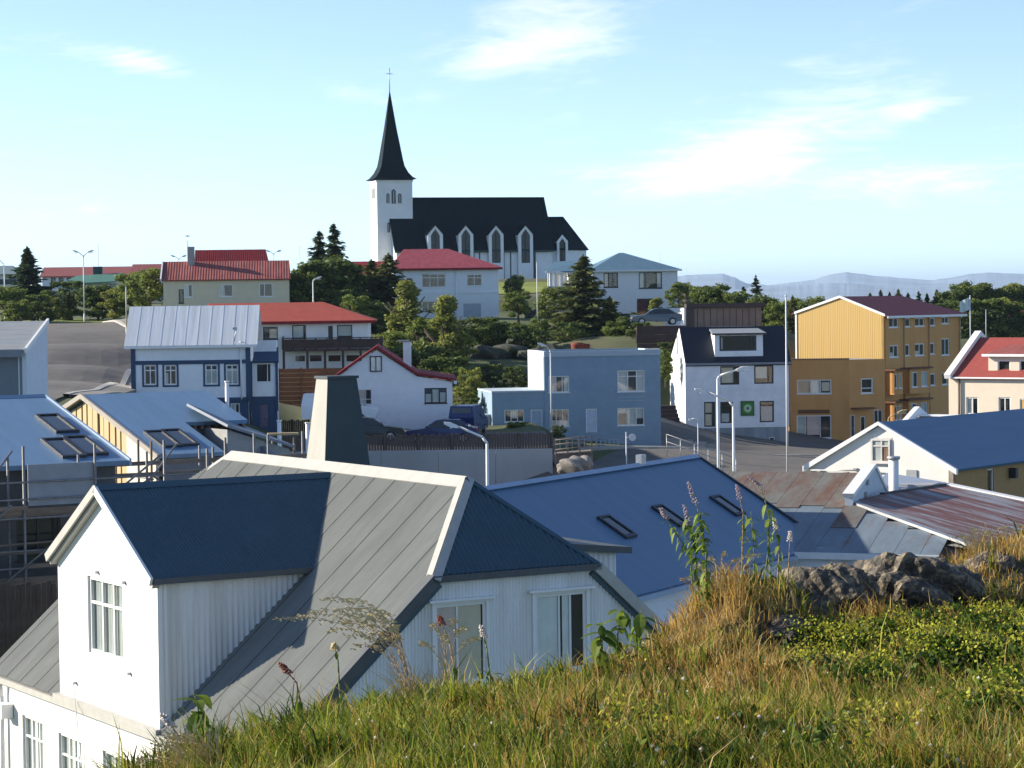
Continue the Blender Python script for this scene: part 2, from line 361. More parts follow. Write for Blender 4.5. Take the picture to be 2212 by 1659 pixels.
M_lawn = mat('mown_lawn', (.20, .24, .035), .95, var=.2, scale=1.5, bump=.5)
strip('lawn', [(-6, 300), (4, 301), (14, 302)], (-14, 12), M_lawn, .09, n=30, label='bright mown lawn below the church wall')
strip('lawn', [(-36, 236), (-46, 248), (-62, 255)], 9, M_lawn, .1, n=30, label='bright grass verge above the climbing road')
# ================================================================== far mountains
def mountains(name, sil, dist, depth, material, label, seed):
    rg = np.random.default_rng(seed)
    us = np.concatenate([np.linspace(sil[0][0], 1340, 50), np.linspace(1350, 2400, 420), np.linspace(2410, sil[-1][0], 50)]) if sil[0][0] < 1340 else np.linspace(sil[0][0], sil[-1][0], 520); vv = np.interp(us, [p[0] for p in sil], [p[1] for p in sil])
    vv = vv + np.convolve(rg.normal(0, .5, 540), np.ones(5) / 5, 'same')[:520] + np.convolve(rg.normal(0, 6.0, 580), np.ones(46) / 46, 'same')[:520]
    gul = np.convolve(rg.normal(0, 1, 560), np.ones(40) / 40, 'same')[:520] * 4
    rows = 12; V = []
    for k in range(rows):
        t = k / (rows - 1)                       # 0 foot in front, .6 crest, 1 behind
        h = math.sin(min(t / .6, 1) * math.pi / 2) ** 1.3 if t <= .6 else 1 - (t - .6) / .4 * .8
        for i, u in enumerate(us):
            a = at(u, vv[i], dist); d = dist - depth * (.6 - t)
            z = -16 + (a.z + 16) * h * (d / dist if t <= .6 else 1)
            z += gul[i] * 9 * h * (1 - h)
            V.append((a.x * d / dist, d, z))
    n = len(us); F = [(k * n + i, k * n + i + 1, (k + 1) * n + i + 1, (k + 1) * n + i) for k in range(rows - 1) for i in range(n - 1)]
    tag(link(np_mesh(name, np.array(V), F, material, smooth=True), name, None), label, None, kind='structure')
M_mtn = mat('hazed_mountain_rock', (.19, .25, .34), .95, var=.35, scale=.002, detail=8)  # rock colour lightened and blued to carry the distance haze
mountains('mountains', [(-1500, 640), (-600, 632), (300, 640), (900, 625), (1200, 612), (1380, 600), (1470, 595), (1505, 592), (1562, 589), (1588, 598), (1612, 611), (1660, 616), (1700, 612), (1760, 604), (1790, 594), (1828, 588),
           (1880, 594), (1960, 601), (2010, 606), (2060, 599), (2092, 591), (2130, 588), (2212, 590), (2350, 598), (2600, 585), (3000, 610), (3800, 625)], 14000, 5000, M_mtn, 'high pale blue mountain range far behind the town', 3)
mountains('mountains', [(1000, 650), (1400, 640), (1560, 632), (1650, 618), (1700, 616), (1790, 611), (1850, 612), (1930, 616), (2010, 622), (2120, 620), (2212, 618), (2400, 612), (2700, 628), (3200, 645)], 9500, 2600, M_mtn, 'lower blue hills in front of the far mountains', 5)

def haze():
    m = MB().box(-34000, 34000, -4000, 34500, -19, 260)
    M = bpy.data.materials.new('haze_air'); M.use_nodes = True; nt = M.node_tree; nt.nodes.clear()
    v = nt.nodes.new('ShaderNodeVolumePrincipled'); v.inputs['Color'].default_value = (.60, .79, 1.0, 1); v.inputs['Density'].default_value = HAZE_DENSITY; v.inputs['Anisotropy'].default_value = .2
    o = nt.nodes.new('ShaderNodeOutputMaterial'); nt.links.new(v.outputs[0], o.inputs['Volume'])
    tag(m.build('haze', M), 'thin summer haze over the whole landscape', None, kind='stuff')
HAZE_DENSITY = 5.5e-5
haze()

# ================================================================== the grassy hilltop the picture is taken from
_hp = []
def _h(u, v, d): p = at(u, v, d); _hp.append((p.x, p.y, p.z)); return p
CREST = [(520, 1612, 10.5), (620, 1548, 11.5), (720, 1500, 12.2), (850, 1480, 13), (1000, 1462, 14), (1150, 1452, 14.5), (1290, 1432, 15), (1400, 1372, 16), (1500, 1282, 17.3), (1600, 1250, 18), (1700, 1278, 18.2),
         (1850, 1285, 18.6), (2000, 1248, 19.3), (2100, 1172, 20), (2212, 1132, 21), (2400, 1110, 22)]
for q in CREST:
    p = _h(*q)
    for dd, dz in ((1.6, -.7), (4, -3), (8, -7.5), (13, -10.6)): _hp.append((p.x * (1 + dd / p.y * .6) - dd * .15, p.y + dd, p.z + dz))
for q in ((430, 1740, 9.2), (520, 1690, 9.2), (900, 1600, 9.6), (1300, 1600, 9.6), (1700, 1600, 9.6), (2100, 1600, 9.6), (900, 1540, 11.2), (1300, 1505, 12), (1700, 1450, 13), (2100, 1400, 14), (1500, 1405, 15), (2000, 1335, 17),
          (700, 1700, 8), (1100, 1700, 8), (1500, 1700, 8), (1900, 1700, 8), (2300, 1700, 8), (2400, 1500, 11), (2400, 1320, 16)): _h(*q)
for x in (-4.2, -3.4): _hp += [(x, 8, -3.2 - (x + 3.4) * -1.0), (x, 11, -4.6), (x, 14, -6.5), (x, 4, -2.2)]
for x, y, z in ((-1.2, 4, -1.5), (1, 4, -1.55), (3, 4, -1.5), (-2.2, 7, -2.0), (0, 0, -1.6), (3, 0, -1.6), (-3, 0, -1.8), (0, -5, -1.7), (5, -4, -1.7), (6, 5, -1.5), (6, 12, -1.9), (7, 20, -2.2), (9, 20, -2.6), (9, 8, -1.8),
                (-6, 8, -6.5), (-6, 14, -9.5), (-6, 3, -5), (-6, -4, -4), (12, 20, -5), (12, 8, -4), (12, 30, -10), (-6, 25, -12)): _hp.append((x, y, z))
_HP = np.array(_hp)
def hill_z(x, y):
    x = np.asarray(x, float); y = np.asarray(y, float); sh = x.shape; x = x.ravel(); y = y.ravel(); out = np.empty(x.shape)
    for i in range(0, x.size, 6000):
        a = x[i:i + 6000, None]; b = y[i:i + 6000, None]
        w = 1.0 / ((((a - _HP[:, 0]) * 1.6) ** 2 + (b - _HP[:, 1]) ** 2) ** 1.6 + .25)
        out[i:i + 6000] = (w * _HP[:, 2]).sum(1) / w.sum(1)
    out += .15 * np.exp(-((x - 1.55) / .75) ** 2 - ((y - 17.4) / 1.5) ** 2) + .13 * np.clip((x - 3.0) / 1.0, 0, 1) * np.exp(-((y - 20.3) / 1.8) ** 2)
    out += .035 * np.sin(x * 5.1 + y * 1.3) * np.cos(y * 3.7 - x * 1.9) + .02 * np.sin(x * 11 + 2) * np.sin(y * 9)
    return out.reshape(sh)
M_soil = mat('hill_soil', (.03, .032, .012), .95, var=.4, scale=4, bump=1, bscale=30, col2=(.09, .06, .025), col2_amt=.9, col2_scale=1.5)
tag(link(grid_mesh('hilltop', spaced(-6, 12, .14), spaced(-5, 31, .14), hill_z, M_soil), 'hilltop', None), 'grassy rocky hilltop in the foreground', None, kind='structure')
# ================================================================== building kit
WHITE = mat('white_render', (.84, .84, .82), .8, var=.05, scale=1.5, bump=.15, bscale=20, col2=(.62, .62, .58), col2_amt=.35, col2_scale=.6, stretch=(1, 1, .35))
TRIM_W = mat('white_trim', (.82, .82, .80), .6, var=.04)
DARKTRIM = mat('dark_trim', (.02, .025, .035), .5, var=.1)
CONC = mat('grey_concrete', (.34, .34, .33), .9, var=.14, scale=1.3, bump=.3, col2=(.22, .22, .21), col2_amt=.5, col2_scale=.5)
INTERIOR = mat('dark_room', (.025, .025, .028), .9, var=.3)
CURT_L = mat('bright_white_curtain', (.92, .90, .84), .9, var=.08)
CURT_W = mat('white_curtain', (.64, .63, .58), .9, var=.08)
CURT_B = mat('beige_curtain', (.82, .68, .50), .9, var=.1)
CURT_P = mat('pink_curtain', (.82, .62, .54), .9, var=.1)
GLASS = glass_mat()
RUSTWOOD = mat('brown_timber', (.13, .07, .045), .85, var=.3, scale=3, stretch=(1, 1, .2))
STEEL = mat('galvanised_steel', (.42, .43, .44), .45, .6, var=.12, scale=6)
LAMP_W = mat('lamp_paint', (.72, .73, .72), .45, var=.05)
_pane_cache = {}
def pane_mesh(w, h):
    k = (round(w, 3), round(h, 3))
    if k not in _pane_cache:
        _pane_cache[k] = MB().face([(0, 0, 0), (w, 0, 0), (w, 0, h), (0, 0, h)]).mesh('pane'); _pane_cache[k].materials.append(GLASS)
    return _pane_cache[k]
def curtain_mb(x0, x1, z0, z1, y, folds=10, amp=.02):
    m = MB(); n = folds * 2
    for i in range(n):
        a = x0 + (x1 - x0) * i / n; b = x0 + (x1 - x0) * (i + 1) / n; ya = y + (amp if i % 2 else 0); yb = y + (0 if i % 2 else amp)
        m.face([(a, ya, z0), (b, yb, z0), (b, yb, z1), (a, ya, z1)])
    return m
class Win:
    """Window in wall coordinates: x along the wall, z up. cols/rows = inner bar positions as fractions."""
    def __init__(s, x0, x1, z0, z1, cols=(), rows=(), frame=None, fw=.07, trim=None, tw=.09, curtain=None, sill=True, depth=.2, name='window'):
        s.x0, s.x1 = min(x0, x1), max(x0, x1); s.z0, s.z1 = min(z0, z1), max(z0, z1)
        s.cols, s.rows, s.frame, s.fw, s.trim, s.tw, s.curtain, s.sill, s.depth, s.name = cols, rows, frame or TRIM_W, fw, trim, tw, curtain, sill, depth, name
    def build(s, parent, loc, rz):
        x0, x1, z0, z1, fw = s.x0, s.x1, s.z0, s.z1, s.fw; w, h = x1 - x0, z1 - z0; y0, y1 = .05 * min(1, s.depth / .2), .12 * min(1, s.depth / .2)
        m = MB()
        m.box(0, fw, y0, y1, 0, h).box(w - fw, w, y0, y1, 0, h).box(fw, w - fw, y0, y1, 0, fw).box(fw, w - fw, y0, y1, h - fw, h)
        bw = fw * .75; xs = [fw] + [w * c for c in s.cols] + [w - fw]; zs = [fw] + [h * r for r in s.rows] + [h - fw]
        for c in s.cols: m.box(w * c - bw / 2, w * c + bw / 2, y0 + .01, y1 - .005, fw, h - fw)
        for r in s.rows:
            for i in range(len(xs) - 1):
                a = xs[i] + (bw / 2 if i else 0); b = xs[i + 1] - (bw / 2 if i < len(xs) - 2 else 0)
                m.box(a, b, y0 + .012, y1 - .007, h * r - bw / 2, h * r + bw / 2)
        if s.trim is not None:
            t = s.tw; m2 = MB(); m2.box(-t, 0, -.03, .04, -t, h + t).box(w, w + t, -.03, .04, -t, h + t).box(0, w, -.03, .04, h, h + t).box(0, w, -.03, .04, -t, 0)
        o = m.build(s.name, s.frame, parent)
        M4 = Matrix.Translation(Vector(loc)) @ Matrix.Rotation(rz, 4, 'Z') @ Matrix.Translation(Vector((x0, 0, z0)))
        o.matrix_local = M4
        if s.trim is not None: m2.build('trim', s.trim, o)
        elif s.sill: MB().box(-.05, w + .05, -.05, .049, -.05, 0).build('sill', s.frame, o)
        for i in range(len(xs) - 1):
            for j in range(len(zs) - 1):
                p = link(pane_mesh(xs[i + 1] - xs[i], zs[j + 1] - zs[j]), 'pane', None, o, (xs[i], min(.085, s.depth * .45), zs[j]))
        MB().box(.005, w - .005, s.depth - .012, s.depth - .003, .005, h - .005).build('interior', INTERIOR, o)
        if s.curtain:
            for c in s.curtain:                      # (x fraction 0, 1, z fraction 0, 1, material)
                curtain_mb(w * c[0], w * c[1], h * c[2], h * c[3], min(.13, s.depth * .68), max(3, int(w * (c[1] - c[0]) * 6)), min(.014, s.depth * .08)).build('curtain', c[4], o)
        return o
class Door:
    def __init__(s, x0, x1, z0, z1, material, frame=None, depth=.2):
        s.x0, s.x1, s.z0, s.z1, s.m, s.frame, s.depth = min(x0, x1), max(x0, x1), min(z0, z1), max(z0, z1), material, frame or TRIM_W, depth
    def build(s, parent, loc, rz):
        w, h = s.x1 - s.x0, s.z1 - s.z0; f = .06
        m = MB().box(f, w - f, .06, .11, .02, h - f)
        for zz in (.12, .55): m.box(w * .2, w * .8, .045, .06, h * zz, h * (zz + .33))
        o = m.build('door', s.m, parent); o.matrix_local = Matrix.Translation(Vector(loc)) @ Matrix.Rotation(rz, 4, 'Z') @ Matrix.Translation(Vector((s.x0, 0, s.z0)))
        MB().box(0, f, .03, .13, 0, h).box(w - f, w, .03, .13, 0, h).box(f, w - f, .03, .13, h - f, h).build('door_frame', s.frame, o)
        MB().box(w - .2, w - .15, 0.0, .06, h * .46, h * .5).build('handle', STEEL, o)
        return o
def wall_mb(x0, x1, z0, z1, holes, th=.22):
    m = MB(); xs = sorted({x0, x1, *[min(max(q, x0), x1) for h in holes for q in (h.x0, h.x1)]}); zs = sorted({z0, z1, *[min(max(q, z0), z1) for h in holes for q in (h.z0, h.z1)]})
    for i in range(len(xs) - 1):
        for j in range(len(zs) - 1):
            cx, cz = (xs[i] + xs[i + 1]) / 2, (zs[j] + zs[j + 1]) / 2
            if any(h.x0 < cx < h.x1 and h.z0 < cz < h.z1 for h in holes): continue
            m.face([(xs[i], 0, zs[j]), (xs[i + 1], 0, zs[j]), (xs[i + 1], 0, zs[j + 1]), (xs[i], 0, zs[j + 1])])
    for h in holes:
        a, b, c, d = h.x0, h.x1, h.z0, h.z1
        m.face([(a, 0, c), (a, 0, d), (a, th, d), (a, th, c)]).face([(b, 0, d), (b, 0, c), (b, th, c), (b, th, d)])
        m.face([(a, 0, d), (b, 0, d), (b, th, d), (a, th, d)]).face([(b, 0, c), (a, 0, c), (a, th, c), (b, th, c)])
    m.face([(x0, 0, z0), (x0, 0, z1), (x0, th, z1), (x0, th, z0)]).face([(x1, 0, z1), (x1, 0, z0), (x1, th, z0), (x1, th, z1)])
    m.face([(x0, 0, z1), (x1, 0, z1), (x1, th, z1), (x0, th, z1)]).face([(x1, 0, z0), (x0, 0, z0), (x0, th, z0), (x1, th, z0)])
    return m
class Bld:
    """A building: root at a point seen at pixel (u,v) at distance d, front wall turned by psi degrees; s right, t back, z up."""
    def __init__(s, name, label, cat, u, v, d, psi, group=None):
        s.O = at(u, v, d); s.psi = R(psi); s.e = Vector((math.cos(s.psi), math.sin(s.psi), 0)); s.n = Vector((-math.sin(s.psi), math.cos(s.psi), 0))
        s.root = thing(name, label, cat, s.O, s.psi, group)
    def S(s, u, v, t=0.0):                            # front-parallel plane -> (s, z)
        r = ray(u, v); P = r * ((s.O.dot(s.n) + t) / r.dot(s.n)); q = P - s.O; return q.dot(s.e), q.z
    def LS(s, u, v, s0):                              # side plane -> (t, z)
        r = ray(u, v); P = r * ((s.O.dot(s.e) + s0) / r.dot(s.e)); q = P - s.O; return q.dot(s.n), q.z
    def RP(s, u, v, p0, nrm):                         # any plane in local coordinates -> local point
        p = s.O + s.e * p0[0] + s.n * p0[1] + Vector((0, 0, p0[2])); N_ = s.e * nrm[0] + s.n * nrm[1] + Vector((0, 0, nrm[2]))
        r = ray(u, v); P = r * (p.dot(N_) / r.dot(N_)); q = P - s.O; return Vector((q.dot(s.e), q.dot(s.n), q.z))
    def part(s, name, mb, m, parent=None): return mb.build(name, m, parent or s.root)
    def frame(s, face, off):
        return {'front': ((0, off, 0), 0.0), 'left': ((off, 0, 0), -math.pi / 2), 'right': ((off, 0, 0), math.pi / 2)}[face]
    def wall(s, face, off, a0, a1, z0, z1, items, m, th=.22, name='wall'):
        loc, rz = s.frame(face, off)
        if face == 'left': a0, a1 = -a1, -a0
        o = wall_mb(min(a0, a1), max(a0, a1), z0, z1, items, th).build(name, m, s.root, loc, rz)
        for w in items: w.build(s.root, loc, rz)
        return o
    def fwin(s, px, t=0.0, **k):                      # window on the front plane from its pixel box (u0, v0, u1, v1)
        u0, v0, u1, v1 = px; um, vm = (u0 + u1) / 2, (v0 + v1) / 2
        return Win(s.S(u0, vm, t)[0], s.S(u1, vm, t)[0], s.S(um, v1, t)[1], s.S(um, v0, t)[1], **k)
    def fdoor(s, px, m, t=0.0, **k):
        u0, v0, u1, v1 = px; um, vm = (u0 + u1) / 2, (v0 + v1) / 2
        return Door(s.S(u0, vm, t)[0], s.S(u1, vm, t)[0], s.S(um, v1, t)[1], s.S(um, v0, t)[1], m, **k)
def skylight(parent, c, ax, ay, nz_, w, h, name='skylight'):
    """Roof window lying on a slope: centre c, ax across, ay up-slope (unit vectors)."""
    ax, ay, nz_ = Vector(ax).normalized(), Vector(ay).normalized(), Vector(nz_).normalized()
    m = MB()
    def bar(x0, x1, y0, y1, z0=.0, z1=.09):
        b = len(m.v)
        for (x, y, z) in ((x0, y0, z0), (x1, y0, z0), (x1, y1, z0), (x0, y1, z0), (x0, y0, z1), (x1, y0, z1), (x1, y1, z1), (x0, y1, z1)):
            m.v.append(tuple(Vector(c) + ax * x + ay * y + nz_ * z))
        for q in ((0, 3, 2, 1), (4, 5, 6, 7), (0, 1, 5, 4), (1, 2, 6, 5), (2, 3, 7, 6), (3, 0, 4, 7)): m.f.append(tuple(b + i for i in q)); m.smooth.append(False)
    f = .09
    bar(-w / 2, -w / 2 + f, -h / 2, h / 2); bar(w / 2 - f, w / 2, -h / 2, h / 2); bar(-w / 2 + f, w / 2 - f, -h / 2, -h / 2 + f * 1.6); bar(-w / 2 + f, w / 2 - f, h / 2 - f, h / 2)
    o = m.build(name, DARKTRIM, parent)
    g = MB(); q = [Vector(c) + ax * x + ay * y + nz_ * .05 for x, y in ((-w / 2 + f, -h / 2 + f * 1.6), (w / 2 - f, -h / 2 + f * 1.6), (w / 2 - f, h / 2 - f), (-w / 2 + f, h / 2 - f))]
    g.face(q).build('pane', GLASS_DARK, o)
    return o
GLASS_DARK = mat('dark_roof_glass', (.02, .025, .03), .06, var=.1, spec=.9)
def corr_sheet(poly, o, ex, ey, nrm, pitch, amp, per=6, under=.012):
    """Real corrugated sheet over a convex plan polygon: x across the ribs, y along them; o,ex,ey,nrm place it in 3-D."""
    o, ex, ey, nrm = Vector(o), Vector(ex), Vector(ey), Vector(nrm)
    x0 = min(p[0] for p in poly); x1 = max(p[0] for p in poly); n = max(2, int((x1 - x0) / pitch * per)); m = MB(); prev = None
    xs = sorted(set([x0 + (x1 - x0) * i / n for i in range(n + 1)] + [min(max(p[0], x0), x1) for p in poly]))
    for x in xs:
        ys = []
        for i in range(len(poly)):
            a, b = poly[i], poly[(i + 1) % len(poly)]
            if abs(a[0] - b[0]) < 1e-9:
                if abs(a[0] - x) < 1e-9: ys += [a[1], b[1]]
                continue
            t = (x - a[0]) / (b[0] - a[0])
            if -1e-9 <= t <= 1 + 1e-9: ys.append(a[1] + t * (b[1] - a[1]))
        if not ys: prev = None; continue
        h = amp * math.sin(2 * math.pi * x / pitch)
        lo = o + ex * x + ey * min(ys) + nrm * h; hi = o + ex * x + ey * max(ys) + nrm * h
        i0 = len(m.v); m.v += [tuple(lo), tuple(hi)]
        if prev is not None: m.f.append((prev, i0, i0 + 1, prev + 1)); m.smooth.append(True)
        prev = i0
    return m
# ================================================================== the big house just below the hill
def front_house():
    phi = .5432; A = Vector((-math.sin(phi), math.cos(phi), 0)); B = Vector((math.cos(phi), math.sin(phi), 0))
    zr, ah, L, zh, t, w = -3.5886, 1.8271, 11.33, -5.2659, .8905, 5.632
    ad, bd, zd, wd, td = 7.434, -5.5696, -3.8105, 2.7957, .5713
    # local frame: x = B (across), y = A (along the ridge, away), z up, origin on the ground under the near gable
    zg = -12.0
    root = thing('house', 'big white corrugated house with grey roof and large gabled dormer, nearest to the hill', 'house', (-.0011, 48.0, zg), phi)
    ZR, ZH, ZD = zr - zg, zh - zg, zd - zg; U = Vector((0, 0, 1))
    SHEET = mat('grey_roof_sheet', (.185, .197, .185), .65, .0, var=.10, scale=1.2, stretch=(1, 3, 1), col2=(.135, .142, .138), col2_amt=.55, col2_scale=.5, spec=.4)
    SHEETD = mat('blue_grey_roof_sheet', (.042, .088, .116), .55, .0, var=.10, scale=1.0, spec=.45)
    CLAD = mat('white_corrugated_cladding', (.80, .80, .78), .55, var=.05, scale=1.4, col2=(.54, .52, .46), col2_amt=.55, col2_scale=.9, stretch=(1.5, 1.5, .12))
    CAP = mat('pale_ridge_flashing', (.41, .405, .37), .65, var=.1, scale=3)
    FASC = mat('dark_grey_fascia', (.075, .085, .09), .6, var=.15)
    al = math.atan(t); up = Vector((math.cos(al), 0, math.sin(al))); nl = Vector((-math.sin(al), 0, math.cos(al)))      # up-slope of the left slope, its normal
    yend = ah + L + 1.6
    # ---- left (sunlit) slope: separate lapped sheets, each a part
    eave_x = -w; hb = (ZR - ZH) / t
    def z_at(x): return ZR - abs(x) * t
    nsheet = 0; y = -.12
    pw = .912
    while y < yend - .05:
        y1 = min(y + pw, yend)
        # slope extent in up-slope distance; half hip cuts the near end
        def top_x(yy): return 0.0 if yy >= ah else -hb * (1 - (yy + .12) / (ah + .12))
        def topd(yy): return top_x(yy) / math.cos(al)
        e0 = -w / math.cos(al)
        # far end of the roof is hipped back behind the ridge end
        def topf(yy): return topd(yy) if yy < ah + L else -(yy - ah - L) / 1.6 * 1.9
        xs = [y, y1]
        if y < ah < y1: xs = [y, ah, y1]
        for seg in range(len(xs) - 1):
            a, b = xs[seg], xs[seg + 1]
            poly = [(a, e0), (b + .05, e0), (b + .05, topf(b)), (a, topf(a))]
            sheet = corr_sheet(poly, (0, 0, ZR), (0, 1, 0), up, nl, .076, .010)
            # every sheet laps over the next one nearer to us: its near edge sits higher
            for i, vtx in enumerate(sheet.v):
                yy = vtx[1]; lift = .012 * (1 - (yy - y) / pw); sheet.v[i] = tuple(Vector(vtx) + nl * lift)
            sheet.build('roof_sheet', SHEET, root)
        y = y1
    # ---- right (far) slope
    ur = Vector((-math.cos(al), 0, math.sin(al))); nr = Vector((math.sin(al), 0, math.cos(al)))
    e0 = -w / math.cos(al)
    corr_sheet([(-.12, e0), (yend, e0), (yend, -1.5), (ah + L, 0), (ah, 0), (-.12, -hb / math.cos(al))], (0, 0, ZR), (0, 1, 0), ur, nr, .076, .010, per=4).build('roof_slope', SHEET, root)
    # ---- half hip towards us
    hs = math.hypot(ah + .12, ZR - ZH); uh = Vector((0, ah + .12, ZR - ZH)) / hs; nh = Vector((0, -(ZR - ZH), ah + .12)) / hs
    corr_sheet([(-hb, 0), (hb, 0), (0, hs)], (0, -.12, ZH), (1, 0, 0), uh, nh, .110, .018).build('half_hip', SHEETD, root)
    # ---- flashings: ridge and hip caps
    def cap(p, q, wd_, m, name='ridge_cap', n1=nl, n2=nr, th=.03):
        p, q = Vector(p), Vector(q); d = (q - p).normalized(); mb = MB()
        for nn in (n1, n2):
            side = d.cross(nn).normalized()
            if side.z > 0: side = -side
            a = [p + nn * .03, q + nn * .03, q + nn * .03 + side * wd_, p + nn * .03 + side * wd_]
            mb.slab(a, th)
        return mb.build(name, m, root)
    cap((0, ah, ZR + .012), (0, ah + L, ZR + .012), .3, CAP)
    cap((0, ah, ZR + .014), (-hb - .06, -.17, ZH - .05), .17, CAP, 'hip_cap', nl, nh)
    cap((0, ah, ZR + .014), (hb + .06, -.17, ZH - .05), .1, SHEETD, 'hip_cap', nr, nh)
    cap((0, ah + L, ZR), (-1.35, yend, ZR - 1.35 * t - .1), .16, CAP, 'hip_cap', nl, Vector((0, .5, .86)))
    # ---- walls
    ev = ZR - w * t                                   # eave height
    wi = w - .32
    MB().prism([(-wi, 0), (wi, 0), (wi, ev - .05), (hb, ZH - .14), (-hb, ZH - .14), (-wi, ev - .05)], .12, yend - .1).build('house_core', CLAD, root)
    # near gable, corrugated, windows as openings in pieces of sheet
    gz = lambda x: min(ZH - .10, ZR - abs(x) * t - .10)
    wins = []
    def gp(u, v):
        r = ray(u, v); n_ = A; O = Vector((-.0011, 48.0, zg)); P = r * (O.dot(n_) / r.dot(n_)); q = P - O; return q.dot(B), q.z
    for (u0, u1, vt, cur) in ((936, 1046, 1302, ((.02, .42, 0, 1, CURT_P), (.46, .92, 0, 1, CURT_B))), (1152, 1262, 1280, ((.02, .46, 0, 1, CURT_L), (.55, .72, 0, 1, CURT_L)))):
        x0 = gp(u0, vt)[0]; x1 = gp(u1, vt)[0]; zt = gp((u0 + u1) / 2, vt)[1]
        wins.append(Win(x0, x1, zt - 1.55, zt, cols=(.44,) if u0 < 1000 else (.48, .7), frame=TRIM_W, fw=.06, trim=TRIM_W, tw=.07, curtain=cur))
    edges = sorted([-wi, wi] + [q for k in wins for q in (k.x0, k.x1)])
    gm = MB()
    def addsheet(poly):
        s_ = corr_sheet(poly, (0, 0, 0), (1, 0, 0), U, Vector((0, -1, 0)), .076, .010); b = len(gm.v); gm.v += s_.v; gm.f += [tuple(b + i for i in f_) for f_ in s_.f]; gm.smooth += s_.smooth
    for i in range(len(edges) - 1):
        a, b = edges[i], edges[i + 1]; k = next((k for k in wins if abs(k.x0 - a) < 1e-6 and abs(k.x1 - b) < 1e-6), None)
        cuts = [a] + [c for c in (-hb, hb) if a < c < b] + [b]
        for j in range(len(cuts) - 1):
            c0, c1 = cuts[j], cuts[j + 1]
            if k is None: addsheet([(c0, 0), (c1, 0), (c1, gz(c1)), (c0, gz(c0))])
            else: addsheet([(c0, k.z1), (c1, k.z1), (c1, gz(c1)), (c0, gz(c0))]); addsheet([(c0, 0), (c1, 0), (c1, k.z0), (c0, k.z0)])
    gm.build('gable_wall', CLAD, root, (0, -.06, 0))
    for k in wins:
        k.depth = .075; k.build(root, (0, -.06, 0), 0)
        MB().box(k.x0 - .16, k.x1 + .16, -.17, -.075, k.z1 + .05, k.z1 + .1).build('window_hood', TRIM_W, root)
    # fascia boards
    MB().box(-hb - .05, hb + .05, -.2, -.1, ZH - .14, ZH - .01).build('fascia', FASC, root)
    for sgn in (-1, 1):
        p0 = Vector((sgn * (hb + .02), 0, ZH)); p1 = Vector((sgn * (w + .02), 0, ev)); mb = MB()
        d = (p1 - p0).normalized(); nn = Vector((sgn * math.sin(al), 0, math.cos(al)))
        b = len(mb.v)
        pts = [p0 + nn * .02, p1 + nn * .02, p1 - nn * .2, p0 - nn * .2]
        mb.prism([(p.x, p.z) for p in pts], -.2, .05); mb.build('barge_board', FASC if sgn < 0 else CAP, root)
        MB().prism([(p.x, p.z) for p in (p0 - nn * .2, p1 - nn * .2, p1 - nn * .3, p0 - nn * .3)], -.13, .04).build('barge_soffit', SHEETD, root)
    # left long wall under the eave: sunlit, windows
    CW = mat('white_wall_board', (.80, .79, .75), .7, var=.04, scale=1.5)
    xw = -w + .14
    items = []
    def lp(u, v):                                     # pixel -> (y, z) on the left wall plane
        O = Vector((-.0011, 48.0, zg)) + B * xw; r = ray(u, v); P = r * (O.dot(B) / r.dot(B)); q = P - Vector((-.0011, 48.0, zg)); return q.dot(A), q.z
    for (u0, v0, u1, v1) in ((48, 1545, 96, 1700), (126, 1585, 182, 1740), (222, 1625, 285, 1780)):
        y1 = lp(u0, v0)[0]; y0 = lp(u1, v0)[0]; zt = lp((u0 + u1) / 2, (v0 + v1) / 2 - 70)[1]
        items.append(Win(-y1, -y0, zt - 1.5, zt, cols=(.33, .66), rows=(.68,), fw=.06, trim=None, curtain=((0, .2, 0, 1, CURT_W),)))
    o = wall_mb(-yend, -.1, 0, ev - .02, items).build('wall', CW, root, (xw, 0, 0), -math.pi / 2)
    for k in items: k.build(root, (xw, 0, 0), -math.pi / 2)
    MB().box(-w - .06, -w + .13, -.15, yend, ev - .17, ev - .03).build('gutter', CAP, root)
    # ---- the gabled dormer
    zb = ev                                           # its foot on the eave
    dz = ZD - wd * td                                 # its eave height
    xf = bd                                           # face plane
    y0, y1 = ad - wd, ad + wd
    DW = mat('white_dormer_wall', (.82, .82, .80), .6, var=.03, scale=1)
    # face: window opening
    def dp(u, v):
        O = Vector((-.0011, 48.0, zg)) + B * xf; r = ray(u, v); P = r * (O.dot(B) / r.dot(B)); q = P - Vector((-.0011, 48.0, zg)); return q.dot(A), q.z
    wy1 = dp(190, 1330)[0]; wy0 = dp(265, 1340)[0]; wzt = dp(228, 1252)[1]; wzb = dp(228, 1420)[1]
    win = Win(-wy1, -wy0, wzb, wzt, cols=(.36, .68), rows=(.66,), fw=.08, curtain=((.02, .98, .02, .98, mat('grey_net_curtain', (.46, .47, .45), .9, var=.1)),), trim=None, sill=False, depth=.2)
    wall_mb(-y1, -y0, zb, dz, [win]).build('dormer_wall', DW, root, (xf, 0, 0), -math.pi / 2)
    win.build(root, (xf, 0, 0), -math.pi / 2)
    MB().prism([(-y1, dz), (-y0, dz), (-ad, ZD - .06)], 0, .22).build('dormer_gable', DW, root, (xf, 0, 0), -math.pi / 2)
    # cheeks: corrugated triangle on our side, plain on the far side
    xr = -(ZR - dz) / t                               # where the cheek top meets the roof
    corr_sheet([(xf + .02, zb - .05), (xr, dz), (xf + .02, dz)], (0, y0, 0), (1, 0, 0), U, Vector((0, -1, 0)), .125, .016, per=8).build('dormer_cheek', CLAD, root)
    MB().prism([(xf + .02, zb), (xr, dz), (xf + .02, dz)], y1 - .05, y1).build('dormer_cheek', CLAD, root)
